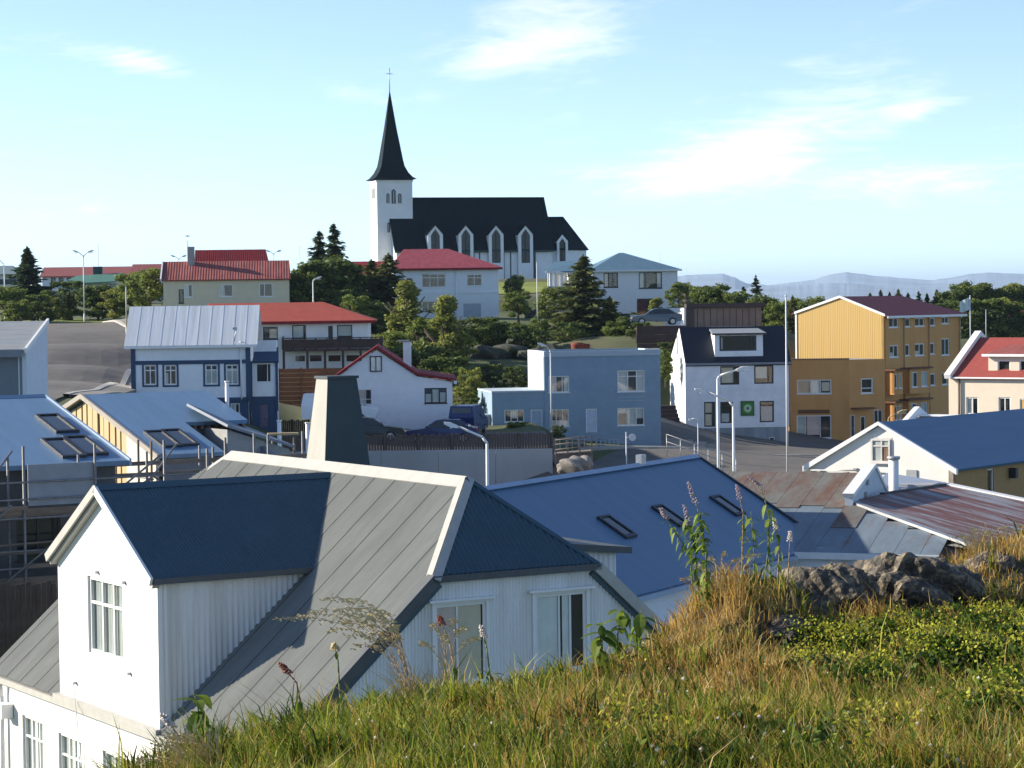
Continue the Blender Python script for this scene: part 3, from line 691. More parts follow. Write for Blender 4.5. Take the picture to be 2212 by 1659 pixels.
    MB().box(xf - .02, xf + .08, y0 - .025, y0 + .04, zb, dz - .02).build('corner_board', TRIM_W, root)
    # dormer roof: two corrugated slopes meeting the main roof in valleys
    be = math.atan(td); xk = (ZD - ZR) / t            # ridge meets main roof at x = xk (negative)
    ov = .2; oe = .16                                 # gable and eave overhang
    for sgn in (-1, 1):
        us = Vector((0, -sgn * math.cos(be), math.sin(be))); ns = Vector((0, sgn * math.sin(be), math.cos(be)))
        el = (wd + oe) / math.cos(be)
        ze = ZD - (wd + oe) * td; xe = (ze - ZR) / t
        poly = [(xf - ov, -el), (xe, -el), (xk, 0), (xf - ov, 0)]
        corr_sheet(poly, (0, ad, ZD + .02), (1, 0, 0), us, ns, .076, .010).build('dormer_roof', SHEETD, root)
        # verge boards at the gable
        a = Vector((xf - ov, ad, ZD + .02)); b = a - us * (el + .02); dd = ns * .15
        mb = MB(); pts = [a + ns * .03, b + ns * .03, b - dd, a - dd]
        mb.prism([(p.y, p.z) for p in pts], xf - ov - .03, xf - ov + .03, axis='x'); mb.build('verge_board', CAP if sgn > 0 else TRIM_W, root)
        mb = MB(); pts = [a - dd, b - dd, b - dd * 1.5, a - dd * 1.5]; mb.prism([(p.y, p.z) for p in pts], xf - ov + .05, xf, axis='x'); mb.build('soffit', CAP, root)
        y_e = ad + sgn * (wd + oe)
        MB().prism([(y_e - .05, ze + .02), (y_e + .05, ze + .02), (y_e + .05, ze - .1), (y_e - .05, ze - .1)], xf - ov + .05, xe, axis='x').build('dormer_gutter', FASC, root)
        vv = MB()
    MB().prism([(ad - .18, ZD - .06), (ad + .18, ZD - .06), (ad, ZD + .06)], xf - ov, xk, axis='x').build('dormer_ridge_cap', SHEETD, root)
    # small wall fittings and the stay wire seen on the dormer face
    for u, v in ((212, 1236), (270, 1258), (282, 1455), (165, 1475)):
        yy, zz = dp(u, v); MB().box(xf - .07, xf - .001, yy - .03, yy + .03, zz - .03, zz + .03).build('hook', STEEL, root)
    yy, zz = dp(165, 1475); q = lp(248, 1640); MB().tube((xf - .07, yy, zz), (xw - .9, q[0] - .6, q[1] - .9), .012, n=5).build('stay_wire', STEEL, root)
    yg = lp(14, 1520)[0]; MB().tube((xw - .12, yg, 0), (xw - .12, yg, ev - .5), .06, n=8).build('downpipe', TRIM_W, root); MB().path([(xw - .12, yg, ev - .5), (-w - .02, yg, ev - .15)], .06, 8).build('gutter_outlet', TRIM_W, root); MB().box(xw - .3, xw - .02, yg - .5, yg - .1, ev - .95, ev - .62).build('junction_box', TRIM_W, root)
    # flashing apron under the dormer
    MB().box(xf - .14, xf + .05, y0 - .1, y1 + .1, zb - .04, zb + .07).build('apron_flashing', CAP, root)
    # ---- shed dormer on the far slope
    x0, x1, ya, yb = 1.55, 4.6, 1.2, 5.0
    def bp(u, v):
        O = Vector((-.0011, 48.0, zg)) + A * ya; r = ray(u, v); P = r * (O.dot(A) / r.dot(A)); q = P - Vector((-.0011, 48.0, zg)); return q.dot(B), q.z
    xA, zA = bp(1330, 1192); xC, zC = bp(1212, 1160)
    zt = zA
    corr_sheet([(.5, ZR - 3), (xA, ZR - 5), (xA, zt), (.5, zt + .25)], (0, ya, 0), (1, 0, 0), U, Vector((0, -1, 0)), .125, .014).build('shed_dormer_cheek', CLAD, root)
    MB().prism([(.4, ZR - 5), (xA - .01, ZR - 5), (xA - .01, zt), (.4, zt + .25)], ya + .03, yb).build('shed_dormer_wall', CLAD, root)
    MB().slab([(.2, ya - .2, zt + .44), (xA + .28, ya - .2, zt + .1), (xA + .28, yb + .2, zt + .1), (.2, yb + .2, zt + .44)], .14).build('shed_dormer_roof', FASC, root)
    # ---- the tapered ventilation tower on the ridge
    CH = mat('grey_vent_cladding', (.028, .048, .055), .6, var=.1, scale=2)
    CHL = mat('sunlit_vent_cladding', (.36, .35, .31), .7, var=.1, scale=4, stretch=(1, 1, .2))
    lo_, hi_ = ah, ah + L
    for _ in range(40):
        mid = (lo_ + hi_) / 2; P = Vector((-.0011, 48.0, zr)) + A * mid; uu = CU + FPX * P.x / P.y
        if uu > 674: lo_ = mid
        else: hi_ = mid
    yc = mid; h_ = 1.98
    def ringp(sx, sy, z, ox=0.0): return [Vector((ox - sx, yc - sy, z)), Vector((ox + sx, yc - sy, z)), Vector((ox + sx, yc + sy, z)), Vector((ox - sx, yc + sy, z))]
    lo4 = ringp(.62, .52, ZR - .55, .62); hi4 = ringp(.37, .28, ZR - .12 + h_, .62)
    names = ('vent_panel', 'vent_panel', 'vent_panel', 'vent_panel')
    for i in range(4):
        j = (i + 1) % 4; mb = MB().face([lo4[i], lo4[j], hi4[j], hi4[i]]); c_ = (lo4[i] + lo4[j] + hi4[i] + hi4[j]) / 4
        inner = [p_ + (Vector((.62, yc, p_.z)) - p_) * .12 for p_ in (lo4[i], lo4[j], hi4[j], hi4[i])]
        for a_ in range(4): b_ = (a_ + 1) % 4; q_ = [lo4[i], lo4[j], hi4[j], hi4[i]]; mb.face([q_[b_], q_[a_], inner[a_], inner[b_]])
        mb.build(names[i], CHL if i == 3 else CH, root)  # sunlit face gets a paler copy of the cladding, shaded faces the dark one
    MB().box(-.40 + .62, .40 + .62, yc - .33, yc + .33, ZR - .12 + h_, ZR - .06 + h_).build('vent_cap', CH, root)
    MB().box(lo4[0].x - .02, lo4[0].x + .05, yc - .58, yc - .52, ZR - .5, ZR - .3).build('vent_foot', CAP, root)
    return root, A, B, zg
FH = front_house()
# ================================================================== roofs shared by the houses
def roof_s(b, s0, s1, t0, t1, ze, zr, m, over=.35, side=.35, th=.14, tm=None, name='roof', zb=None):
    """Gable roof, ridge along the front. Two slabs."""
    tm = (t0 + t1) / 2 if tm is None else tm; k = (zr - ze) / (tm - t0); zb = ze if zb is None else zb; kb = (zr - zb) / (t1 - tm)
    o = b.part(name, MB().slab([(s0 - side, t0 - over, ze - k * over), (s1 + side, t0 - over, ze - k * over), (s1 + side, tm, zr), (s0 - side, tm, zr)], th), m)
    b.part(name, MB().slab([(s0 - side, tm, zr), (s1 + side, tm, zr), (s1 + side, t1 + over, zb - kb * over), (s0 - side, t1 + over, zb - kb * over)], th), m)
    return o
def roof_t(b, s0, s1, t0, t1, ze, zr, m, over=.35, front=.3, th=.14, sm=None, name='roof', zr1=None):
    """Gable roof with the gable towards the front."""
    sm = (s0 + s1) / 2 if sm is None else sm; z1 = ze if zr1 is None else zr1
    k = (zr - ze) / (sm - s0); k1 = (zr - z1) / (s1 - sm)
    b.part(name, MB().slab([(s0 - over, t0 - front, ze - k * over), (sm, t0 - front, zr), (sm, t1 + front, zr), (s0 - over, t1 + front, ze - k * over)], th), m)
    b.part(name, MB().slab([(sm, t0 - front, zr), (s1 + over, t0 - front, z1 - k1 * over), (s1 + over, t1 + front, z1 - k1 * over), (sm, t1 + front, zr)], th), m)
def roof_hip(b, s0, s1, t0, t1, ze, zr, ra, rb, m, over=.5, th=.14, name='roof', tm=None):
    """Hipped roof: ridge from s=ra to s=rb."""
    tm = (t0 + t1) / 2 if tm is None else tm
    A_, B_, C_, D_ = (s0 - over, t0 - over, ze), (s1 + over, t0 - over, ze), (s1 + over, t1 + over, ze), (s0 - over, t1 + over, ze); r0, r1 = (ra, tm, zr), (rb, tm, zr)
    for q in ([A_, B_, r1, r0], [B_, C_, r1], [C_, D_, r0, r1], [D_, A_, r0]): b.part(name, MB().slab(q, th), m)
def gable_t(b, s0, s1, t, ze, zr, m, sm=None, z1=None, th=.2, name='gable'):
    sm = (s0 + s1) / 2 if sm is None else sm; b.part(name, MB().prism([(s0, ze), (s1, ze if z1 is None else z1), (sm, zr)], t, t + th), m)
def gable_s(b, t0, t1, s, ze, zr, m, th=.2, tm=None, name='gable'):
    tm = (t0 + t1) / 2 if tm is None else tm; b.part(name, MB().prism([(t0, ze), (t1, ze), (tm, zr)], s, s + th, axis='x'), m)
def fascia(b, s0, s1, t, z, m, h=.18, d=.08, name='fascia'): b.part(name, MB().box(s0, s1, t - d, t, z - h, z), m)
def downpipe(b, s, t, z0, z1, m=None): b.part('downpipe', MB().tube((s, t - .08, z0), (s, t - .08, z1), .06, n=6), m or TRIM_W)

RED_ORANGE = ridged('orange_red_roof', (.37, .08, .055), .12, .75, axis=0, depth=.3, spec=.2, var=.12, scale=1.5)
RED_PINK = ridged('rose_red_roof', (.29, .062, .082), .12, .75, axis=0, depth=.35, spec=.2, var=.18, scale=2, col2=(.50, .12, .14), col2_amt=.4, col2_scale=2.5)
RED_DULL = ridged('faded_red_roof', (.27, .08, .07), .25, .8, spec=.2, axis=0, depth=.4, var=.22, scale=2.2, stretch=(1, .15, .15), col2=(.42, .16, .14), col2_amt=.5, col2_scale=2)
RED_DARK = ridged('dark_red_roof', (.24, .025, .03), .2, .75, spec=.2, axis=0, depth=.3, var=.12)
RED_BRICKISH = ridged('brick_red_roof', (.30, .07, .06), .15, .75, spec=.2, axis=0, depth=.3, var=.12)
BLUE_SEA = mat('sea_blue_roof', (.10, .19, .26), .55, var=.12, scale=1.5)
M_IRON = mat('pale_iron_roof', (.68, .72, .74), .42, .1, var=.16, scale=1.1, stretch=(3.2, .12, .12), col2=(.50, .55, .60), col2_amt=.5, col2_scale=1.2)
CREAM = mat('cream_render', (.62, .56, .42), .85, var=.06, scale=1.5, bump=.15)
BLUEW = mat('dark_blue_paint', (.02, .055, .12), .6, var=.1)
BLUEGREY = mat('blue_grey_render', (.235, .335, .42), .85, var=.06, scale=1.2, col2=(.185, .28, .37), col2_amt=.5, col2_scale=.5)
NAVY = mat('navy_slate_roof', (.012, .016, .03), .6, var=.2, scale=4)
OCHRE = mat('ochre_render', (.64, .33, .11), .85, var=.07, scale=1.2, stretch=(1, 1, .3), col2=(.54, .25, .065), col2_amt=.45, col2_scale=.7)
OCHRE_CLAD = ridged('ochre_corrugated', (.54, .35, .105), .18, .7, axis=0, depth=.3, var=.06, scale=1, stretch=(4, 1, .1))
TIMBER_D = mat('dark_stained_timber', (.055, .032, .028), .8, var=.3, scale=2)
TIMBER_B = mat('brown_stained_timber', (.16, .065, .03), .85, var=.3, scale=2, stretch=(.3, 1, 2))
GREEN_SHUT = mat('sign_green', (.03, .20, .03), .6, var=.08)
BLUE_METAL = mat('blue_metal_roof', (.155, .265, .40), .42, .15, var=.10, scale=1.4, stretch=(1.6, .2, .2), spec=.5)
BLUE_METAL2 = mat('steel_blue_roof', (.095, .18, .285), .45, .1, var=.10, scale=1.4, stretch=(1.6, .2, .2), spec=.5)
RUST = mat('rusted_iron', (.155, .155, .14), .8, .1, var=.25, scale=2.2, stretch=(1.3, .4, 1), col2=(.14, .06, .034), col2_amt=.85, col2_scale=.7, ramp=(.44, .62))
RUST2 = mat('rust_streaked_iron', (.30, .31, .33), .6, .2, var=.2, scale=2.5, stretch=(2.2, .15, 1), col2=(.17, .055, .035), col2_amt=.95, col2_scale=1.2, ramp=(.40, .52))

# ------------------------------------------------------------------ pale blue and white house with the iron roof (left)
def pale_blue_house():
    b = Bld('house', 'white house with dark blue trim and pale shining iron roof, left of the timber yard', 'house', 290.4, 926, 150, 3)
    W_ = mat('pale_blue_white_board', (.80, .83, .86), .75, var=.05, scale=1.5)
    S1 = b.S(537, 850)[0]; ze = b.S(410, 738)[1]; zband = b.S(410, 781)[1]; zb = b.S(410, 864)[1]; zmid = b.S(410, 838)[1]; D = 7.0
    kw = dict(cols=(.5,), rows=(.72,), frame=TRIM_W, fw=.09, trim=BLUEW, tw=.11)
    ws = [b.fwin(q, curtain=c, **kw) for q, c in (((311, 788, 338, 832), None), ((355, 788, 382, 832), ((0, .3, 0, .6, CURT_W),)), ((443, 787, 471, 831), ((0, 1, 0, .7, CURT_W),)), ((488, 787, 515, 831), ((0, 1, .1, .8, CURT_W),)))]
    b.wall('front', 0, 0, S1, zb, ze, ws, W_)
    bw = b.fwin((498, 871, 518, 893), cols=(.5,), curtain=((0, .6, 0, 1, CURT_W),)); b.wall('front', .05, 0, S1 - .02, -2, zb, [bw], BLUEW, name='basement_wall')
    b.part('side_wall', MB().box(0, .2, .23, D, -2, ze), W_); b.part('side_wall', MB().box(S1 - .2, S1, .28, D, -2, ze), W_); b.part('wall', MB().box(0.2, S1 - .2, D - .2, D, -2, ze), W_)
    b.part('trim_band', MB().box(-.03, S1 + .03, -.05, -.001, zband - .16, zband + .08), BLUEW)
    for s in (0, S1): b.part('corner_board', MB().box(s - .14, s + .14, -.06, .1, zb - .1, ze - .05), BLUEW)
    b.part('skirting', MB().box(-.03, S1 + .03, -.06, -.001, zb - .1, zb + .12), BLUEW)
    # sheets of the iron roof: each sheet is a part with its own shade
    tm = D / 2; zr = b.S(420, 660.5, tm)[1]; s0 = b.S(269, 741)[0]; s1 = b.S(556, 741)[0]; k = (zr - ze) / tm; n = 11; sk = .35
    for i in range(n):
        a = s0 + (s1 - s0) * i / n; c = s0 + (s1 - s0) * (i + 1) / n - .02
        b.part('roof_sheet', MB().slab([(a, -.35, ze - k * .35), (c, -.35, ze - k * .35), (c, tm, zr), (a, tm, zr)], .05), M_IRON)
        b.part('roof_seam', MB().slab([(c - .02, -.36, ze - k * .36 + .012), (c + .03, -.36, ze - k * .36 + .012), (c + .03, tm, zr + .012), (c - .02, tm, zr + .012)], .03), M_IRON)
    b.part('roof', MB().slab([(s0, tm, zr), (s1, tm, zr), (s1, D + .35, ze - k * .35), (s0, D + .35, ze - k * .35)], .06), M_IRON)
    for s in (0.02, S1 - .22): gable_s(b, 0.05, D, s, ze - .05, zr - .12, W_)
    fascia(b, s0, s1, -.3, ze - k * .35 - .03, TRIM_W, .14)
    b.part('wall_lamp', MB().tube((b.S(507, 737)[0], -.4, ze), (b.S(511, 712)[0], -.5, ze + .75), .03, n=5).box(b.S(504, 712)[0], b.S(513, 712)[0], -.6, -.4, ze + .7, ze + .85), STEEL)
    b.part('downpipe', MB().tube((b.S(521, 800)[0], -.1, zb), (b.S(521, 800)[0], -.1, ze), .05, n=6), TRIM_W)
    # glazed side porch
    a0, a1 = b.S(541, 800)[0], b.S(597, 800)[0]; zt = b.S(570, 781)[1]; zw = b.S(570, 857)[1]
    pw = b.fwin((553, 785, 586, 826), t=.5, frame=TRIM_W, fw=.06, cols=(.75,)); pd = b.fdoor((560, 872, 582, 924), mat('plum_door', (.14, .11, .17), .7), t=.5, frame=BLUEW)
    b.wall('front', .5, a0, a1, -2, zw, [pd], BLUEW, name='porch_wall'); b.wall('front', .5, a0, a1, zw, zt, [pw], W_, name='porch_wall')
    b.part('porch_panel', MB().box(b.S(543, 840)[0], b.S(588, 840)[0], .42, .499, b.S(565, 857)[1], b.S(565, 829)[1]), TRIM_W)
    b.part('porch_side', MB().box(a1 - .15, a1, .73, 3, -2, zt), W_); b.part('porch_side', MB().box(a0, a1 - .16, 2.8, 3, -2, zt), W_)
    for s in (a0, a1): b.part('porch_post', MB().box(s - .08, s + .08, .4, .56, zw - .9, zt + .02), BLUEW)
    zp = b.S(570, 755)[1]
    b.part('porch_roof', MB().slab([(a0 + .1, .2, zt), (a1 + .15, .2, zt), (a1 + .05, 2.2, zp + .1), (a0 + .2, 2.2, zp + .1)], .1), BLUEW)
    b.part('porch_wall', MB().box(a0 + .1, a1 - .05, 1.6, 3, zt, b.S(570, 737)[1]), W_)
pale_blue_house()

# ------------------------------------------------------------------ house with the orange-red hip roof and long balcony
def balcony_house():
    b = Bld('house', 'low white house with orange red hipped roof and dark red balcony', 'house', 545, 794, 185, 2)
    sL = b.S(470, 720)[0]; S1 = b.S(796, 720)[0]; ze = b.S(700, 692)[1]; zd = b.S(700, 754)[1]; D = 8.5
    ws = [b.fwin((568, 706, 600, 733), cols=(.4,), frame=DARKTRIM, curtain=((.4, 1, .1, .8, CURT_B),)), b.fwin((631, 702, 661, 731), frame=DARKTRIM, cols=(.85,), curtain=((0, .8, 0, 1, CURT_W),)),
          b.fwin((707, 702, 721, 752), frame=TRIM_W, sill=False), b.fwin((728, 702, 761, 731), frame=DARKTRIM, curtain=((0, 1, .2, 1, CURT_W),))]
    b.wall('front', 0, sL, S1, zd, ze, ws, WHITE)
    lw = [b.fwin(q, frame=TRIM_W, fw=.05) for q in ((637, 767, 660, 782), (668, 766, 696, 782), (708, 766, 737, 782), (747, 766, 777, 782))]
    b.wall('front', .02, sL, S1 - .02, -3, zd, lw, WHITE, name='basement_wall')
    b.part('side_wall', MB().box(S1 - .2, S1, .24, D, -3, ze), WHITE); b.part('side_wall', MB().box(sL, sL + .2, .24, D, -3, ze), WHITE); b.part('wall', MB().box(sL + .2, S1 - .2, D - .2, D, -3, ze), WHITE)
    zr = b.S(650, 653, D / 2)[1]; ra = b.S(452, 654, D / 2)[0]; rb = b.S(699, 653, D / 2)[0]
    roof_hip(b, sL, S1, 0, D, ze - .03, zr, ra, rb, RED_ORANGE, over=.55)
    fascia(b, sL - .5, S1 + .52, -.5, ze - .05, RED_DARK, .2)
    b0, b1 = b.S(610, 742, -1.7)[0], b.S(826, 742, -1.7)[0]; zrail = b.S(700, 731, -1.7)[1]; zfl = b.S(700, 754, -1.7)[1]
    b.part('balcony_deck', MB().box(b0, b1, -1.7, -.001, zfl - .15, zfl), TIMBER_D)
    n = 9; w = (b1 - b0) / n
    for i in range(n): b.part('railing_panel', MB().box(b0 + w * i + .05, b0 + w * (i + 1) - .05, -1.72, -1.66, zfl + .05, zrail - .06), TIMBER_D)
    for i in range(n + 1): b.part('railing_post', MB().box(b0 + w * i - .05, b0 + w * i + .05, -1.75, -1.63, zfl - .02, zrail), TIMBER_D)
    b.part('handrail', MB().box(b0 - .05, b1 + .05, -1.78, -1.6, zrail, zrail + .07), TIMBER_D)
    for u in (613, 664, 702, 741, 779): s = b.S(u, 770, -1.5)[0]; b.part('balcony_post', MB().box(s - .09, s + .09, -1.6, -1.42, -3, zfl - .15), TIMBER_D)
    b.part('railing_end', MB().prism([(-1.7, zfl), (-.1, zfl), (-.1, zrail + .2), (-1.7, zrail)], b0 - .05, b0 + .01, axis='x'), TIMBER_D)
balcony_house()

def plank_fence(name, label, p0, p1, z0f, z1, n, m, gap=.02, th=.04, vertical=True, h=None, posts=0, category='fence', postm=None):
    """Fence of separate boards between two plan points. z1 = top; boards reach z0f below."""
    p0, p1 = Vector(p0), Vector(p1); d = p1 - p0; L = d.length; rz = math.atan2(d.y, d.x)
    root = thing(name, label, category, (p0.x, p0.y, z0f), rz); H = z1 - z0f; rg = random.Random(len(label))
    if vertical:
        w = L / n; me = [MB().box(gap / 2, w - gap / 2, -th / 2, th / 2, 0, H + dz).mesh('board') for dz in (-.05, 0, .03)]
        for x in me: x.materials.append(m)
        for i in range(n): link(me[rg.randrange(3)], 'board', None, root, (i * w, rg.uniform(-.008, .008), 0))
    else:
        w = H / n; me = MB().box(0, L, -th / 2, th / 2, gap / 2, w - gap / 2).mesh('board'); me.materials.append(m)
        for i in range(n): link(me, 'board', None, root, (0, rg.uniform(-.02, .02), i * w))
    for i in range(posts): x = L * i / (posts - 1); MB().box(x - .06, x + .06, -.16, -th / 2 - .01, -.3, H + .06).build('post', postm or m, root)
    return root
q0, q1 = at(603, 915, 168), at(752, 915, 168)
plank_fence('timber_screen', 'dark brown screen wall of horizontal boards below the balcony house', q0, q1, q0.z - .6, at(640, 796, 168).z, 14, TIMBER_B, vertical=False, posts=4, category='screen')
q0, q1 = at(595, 948, 156), at(668, 945, 156)
plank_fence('plank_fence', 'short brown plank fence between the blue house and the vent tower', q0, q1, q0.z - .5, at(600, 908, 156).z, 18, TIMBER_D, posts=3)

# ------------------------------------------------------------------ small white house with dark red verges
def small_white_house():
    b = Bld('house', 'small white gabled house with dark red roof edges and a lean to', 'house', 731, 931, 158, 2)
    W_ = mat('white_roughcast', (.84, .85, .86), .9, var=.05, scale=2, bump=.3)
    sa = b.S(813.5, 760)[0]; s2 = b.S(901, 812)[0]; s3 = b.S(977, 824)[0]; za = b.S(813.5, 756)[1]; z1 = b.S(731, 814)[1]; z2 = b.S(901, 813)[1]; z3 = b.S(977, 825)[1]; D = 8
    ws = [b.fwin((774, 841, 803, 874), cols=(.55,), rows=(.35,), frame=TRIM_W, fw=.05, curtain=((0, .5, 0, 1, CURT_P),)), b.fwin((917, 838, 965, 871), cols=(.33, .66), frame=DARKTRIM, fw=.07, curtain=((0.05, .3, 0, .6, CURT_W), (.36, .66, 0, .9, CURT_W), (.7, .95, 0, .7, CURT_W)))]
    zw = min(z1, z3)
    b.wall('front', 0, 0, s3, -2, zw, ws, W_)
    b.part('gable', MB().prism([(0, zw), (s3, zw), (s3, z3), (s2, z2), (sa, za), (0, z1)], 0, .22), W_)
    g = b.fwin((799, 769, 825, 803), cols=(.5,), frame=DARKTRIM, fw=.07, sill=False, depth=.12); g.build(b.root, (0, -.1, 0), 0)
    b.part('side_wall', MB().box(0, .2, .23, D, -2, z1), W_); b.part('side_wall', MB().box(s3 - .2, s3, .23, D, -2, z3), W_); b.part('wall', MB().box(.2, s3 - .2, D - .2, D, -2, zw), W_)
    for q in ([(-.15, z1 - .06), (sa, za + .1), (sa, za + .28), (-.25, z1 + .06)], [(sa, za + .1), (s2, z2 + .08), (s2 + .05, z2 + .24), (sa, za + .28)], [(s2, z2 + .08), (s3 + .25, z3 + .06), (s3 + .25, z3 + .22), (s2 + .05, z2 + .24)]):
        b.part('roof', MB().prism(q, -.22, D + .2), RED_DARK)
    b.part('gutter_end', MB().box(s3 + .1, s3 + .3, -.25, .1, z3 - .12, z3 + .08), TRIM_W)
    c0, c1 = b.S(871, 770, 3)[0], b.S(888.5, 770, 3)[0]; zc = b.S(880, 738, 3)[1]
    ch = b.part('chimney', MB().box(c0, c1, 2.7, 3.3, z2 - .5, zc), WHITE); MB().box(c0 - .35, c1 - .1, 2.6, 3.4, zc, zc + .1).build('chimney_cap', CONC, ch)
small_white_house()

# ------------------------------------------------------------------ blue-grey two-storey house with the white side wall
def blue_grey_house():
    b = Bld('house', 'flat roofed blue grey house with one bright white side wall and low wing', 'house', 1064.7, 946, 168, 10)
    s1 = b.S(1176, 850)[0]; S2 = b.S(1427, 850)[0]; zt = b.S(1300, 769)[1]; zw = b.S(1110, 848)[1]; zc = b.S(1300, 757)[1]; D = 8.5
    sL = b.LS(1143, 800, s1)[0]; D = max(6.0, min(sL, 10))
    kw = dict(frame=TRIM_W, fw=.07)
    up = [b.fwin((1185, 812, 1230, 848), cols=(.36, .66), curtain=((0, .34, 0, 1, CURT_P), (.75, 1, 0, 1, CURT_W)), **kw), b.fwin((1334, 800, 1393, 846), cols=(.38, .7), rows=(.72,), curtain=((0, .37, 0, 1, CURT_W), (.7, 1, 0, 1, CURT_W)), **kw)]
    lo = [b.fwin((1188, 884, 1230, 921), cols=(.33, .66), curtain=((0, 1, 0, .35, CURT_P), (0, .15, 0, 1, CURT_W)), **kw), b.fwin((1334, 881, 1392, 919), cols=(.36, .7), curtain=((0, 1, .7, 1, CURT_W), (.4, .68, 0, .7, CURT_W), (.72, 1, .4, 1, CURT_W)), **kw),
          b.fdoor((1266, 883, 1290, 935), mat('pale_blue_door', (.45, .55, .66), .6))]
    b.wall('front', 0, s1, S2, -2.5, zt, up + lo, BLUEGREY)
    WG = mat('pale_grey_blue_coping', (.38, .46, .52), .8, var=.05)
    b.part('parapet', MB().box(s1 - .01, S2 + .02, -.06, .22, zt, zc), WG); b.part('parapet', MB().box(S2 - .25, S2 + .02, .23, D, zt, zc), WG)
    b.part('side_wall', MB().box(s1 - .03, s1 + .2, .225, D, -2.5, zc), WHITE); b.part('side_wall', MB().box(S2 - .2, S2, .225, D, -2.5, zt), BLUEGREY); b.part('wall', MB().box(s1 + .2, S2 - .2, D - .2, D, -2.5, zc), BLUEGREY)
    b.part('flat_roof', MB().box(s1 + .2, S2 - .25, .225, D - .2, zt - .15, zt + .02), CONC)
    b.part('roof_flashing', MB().box(b.S(1392, 758)[0], S2, .0, .4, zc, zc + .06), TRIM_W)
    # low wing
    wl = [b.fwin((1090, 885, 1133, 912), cols=(.33, .66), curtain=((.36, .64, .3, 1, CURT_W),), **kw), b.fdoor((1147, 885, 1172, 937), mat('blue_grey_door', (.30, .40, .50), .6))]
    b.wall('front', .03, -.02, s1 - .001, -2.5, zw, wl, BLUEGREY, name='wing_wall')
    b.part('wing_side', MB().box(-.02, .2, .26, D, -2.5, zw), BLUEGREY)
    b.part('wing_roof', MB().box(-.06, s1 - .032, -.05, D, zw, zw + .12), WG)
    # low garage front beyond the wing
    g0 = b.S(1040, 920, .6)[0]; gz = b.S(1050, 900, .6)[1]
    b.part('garage_door', MB().box(g0, -.03, .6, .8, -2.5, gz), mat('pale_garage_door', (.42, .48, .54), .7)); b.part('garage_roof', MB().box(g0 - .1, -.03, .5, 4, gz, gz + .15), WG)
    for i in range(2): b.part('vent_slot', MB().box(b.S(1335, 858)[0], b.S(1392, 858)[0], -.02, -.001, b.S(1360, 858 + i * 8)[1], b.S(1360, 857 + i * 8)[1]), WG)
blue_grey_house()

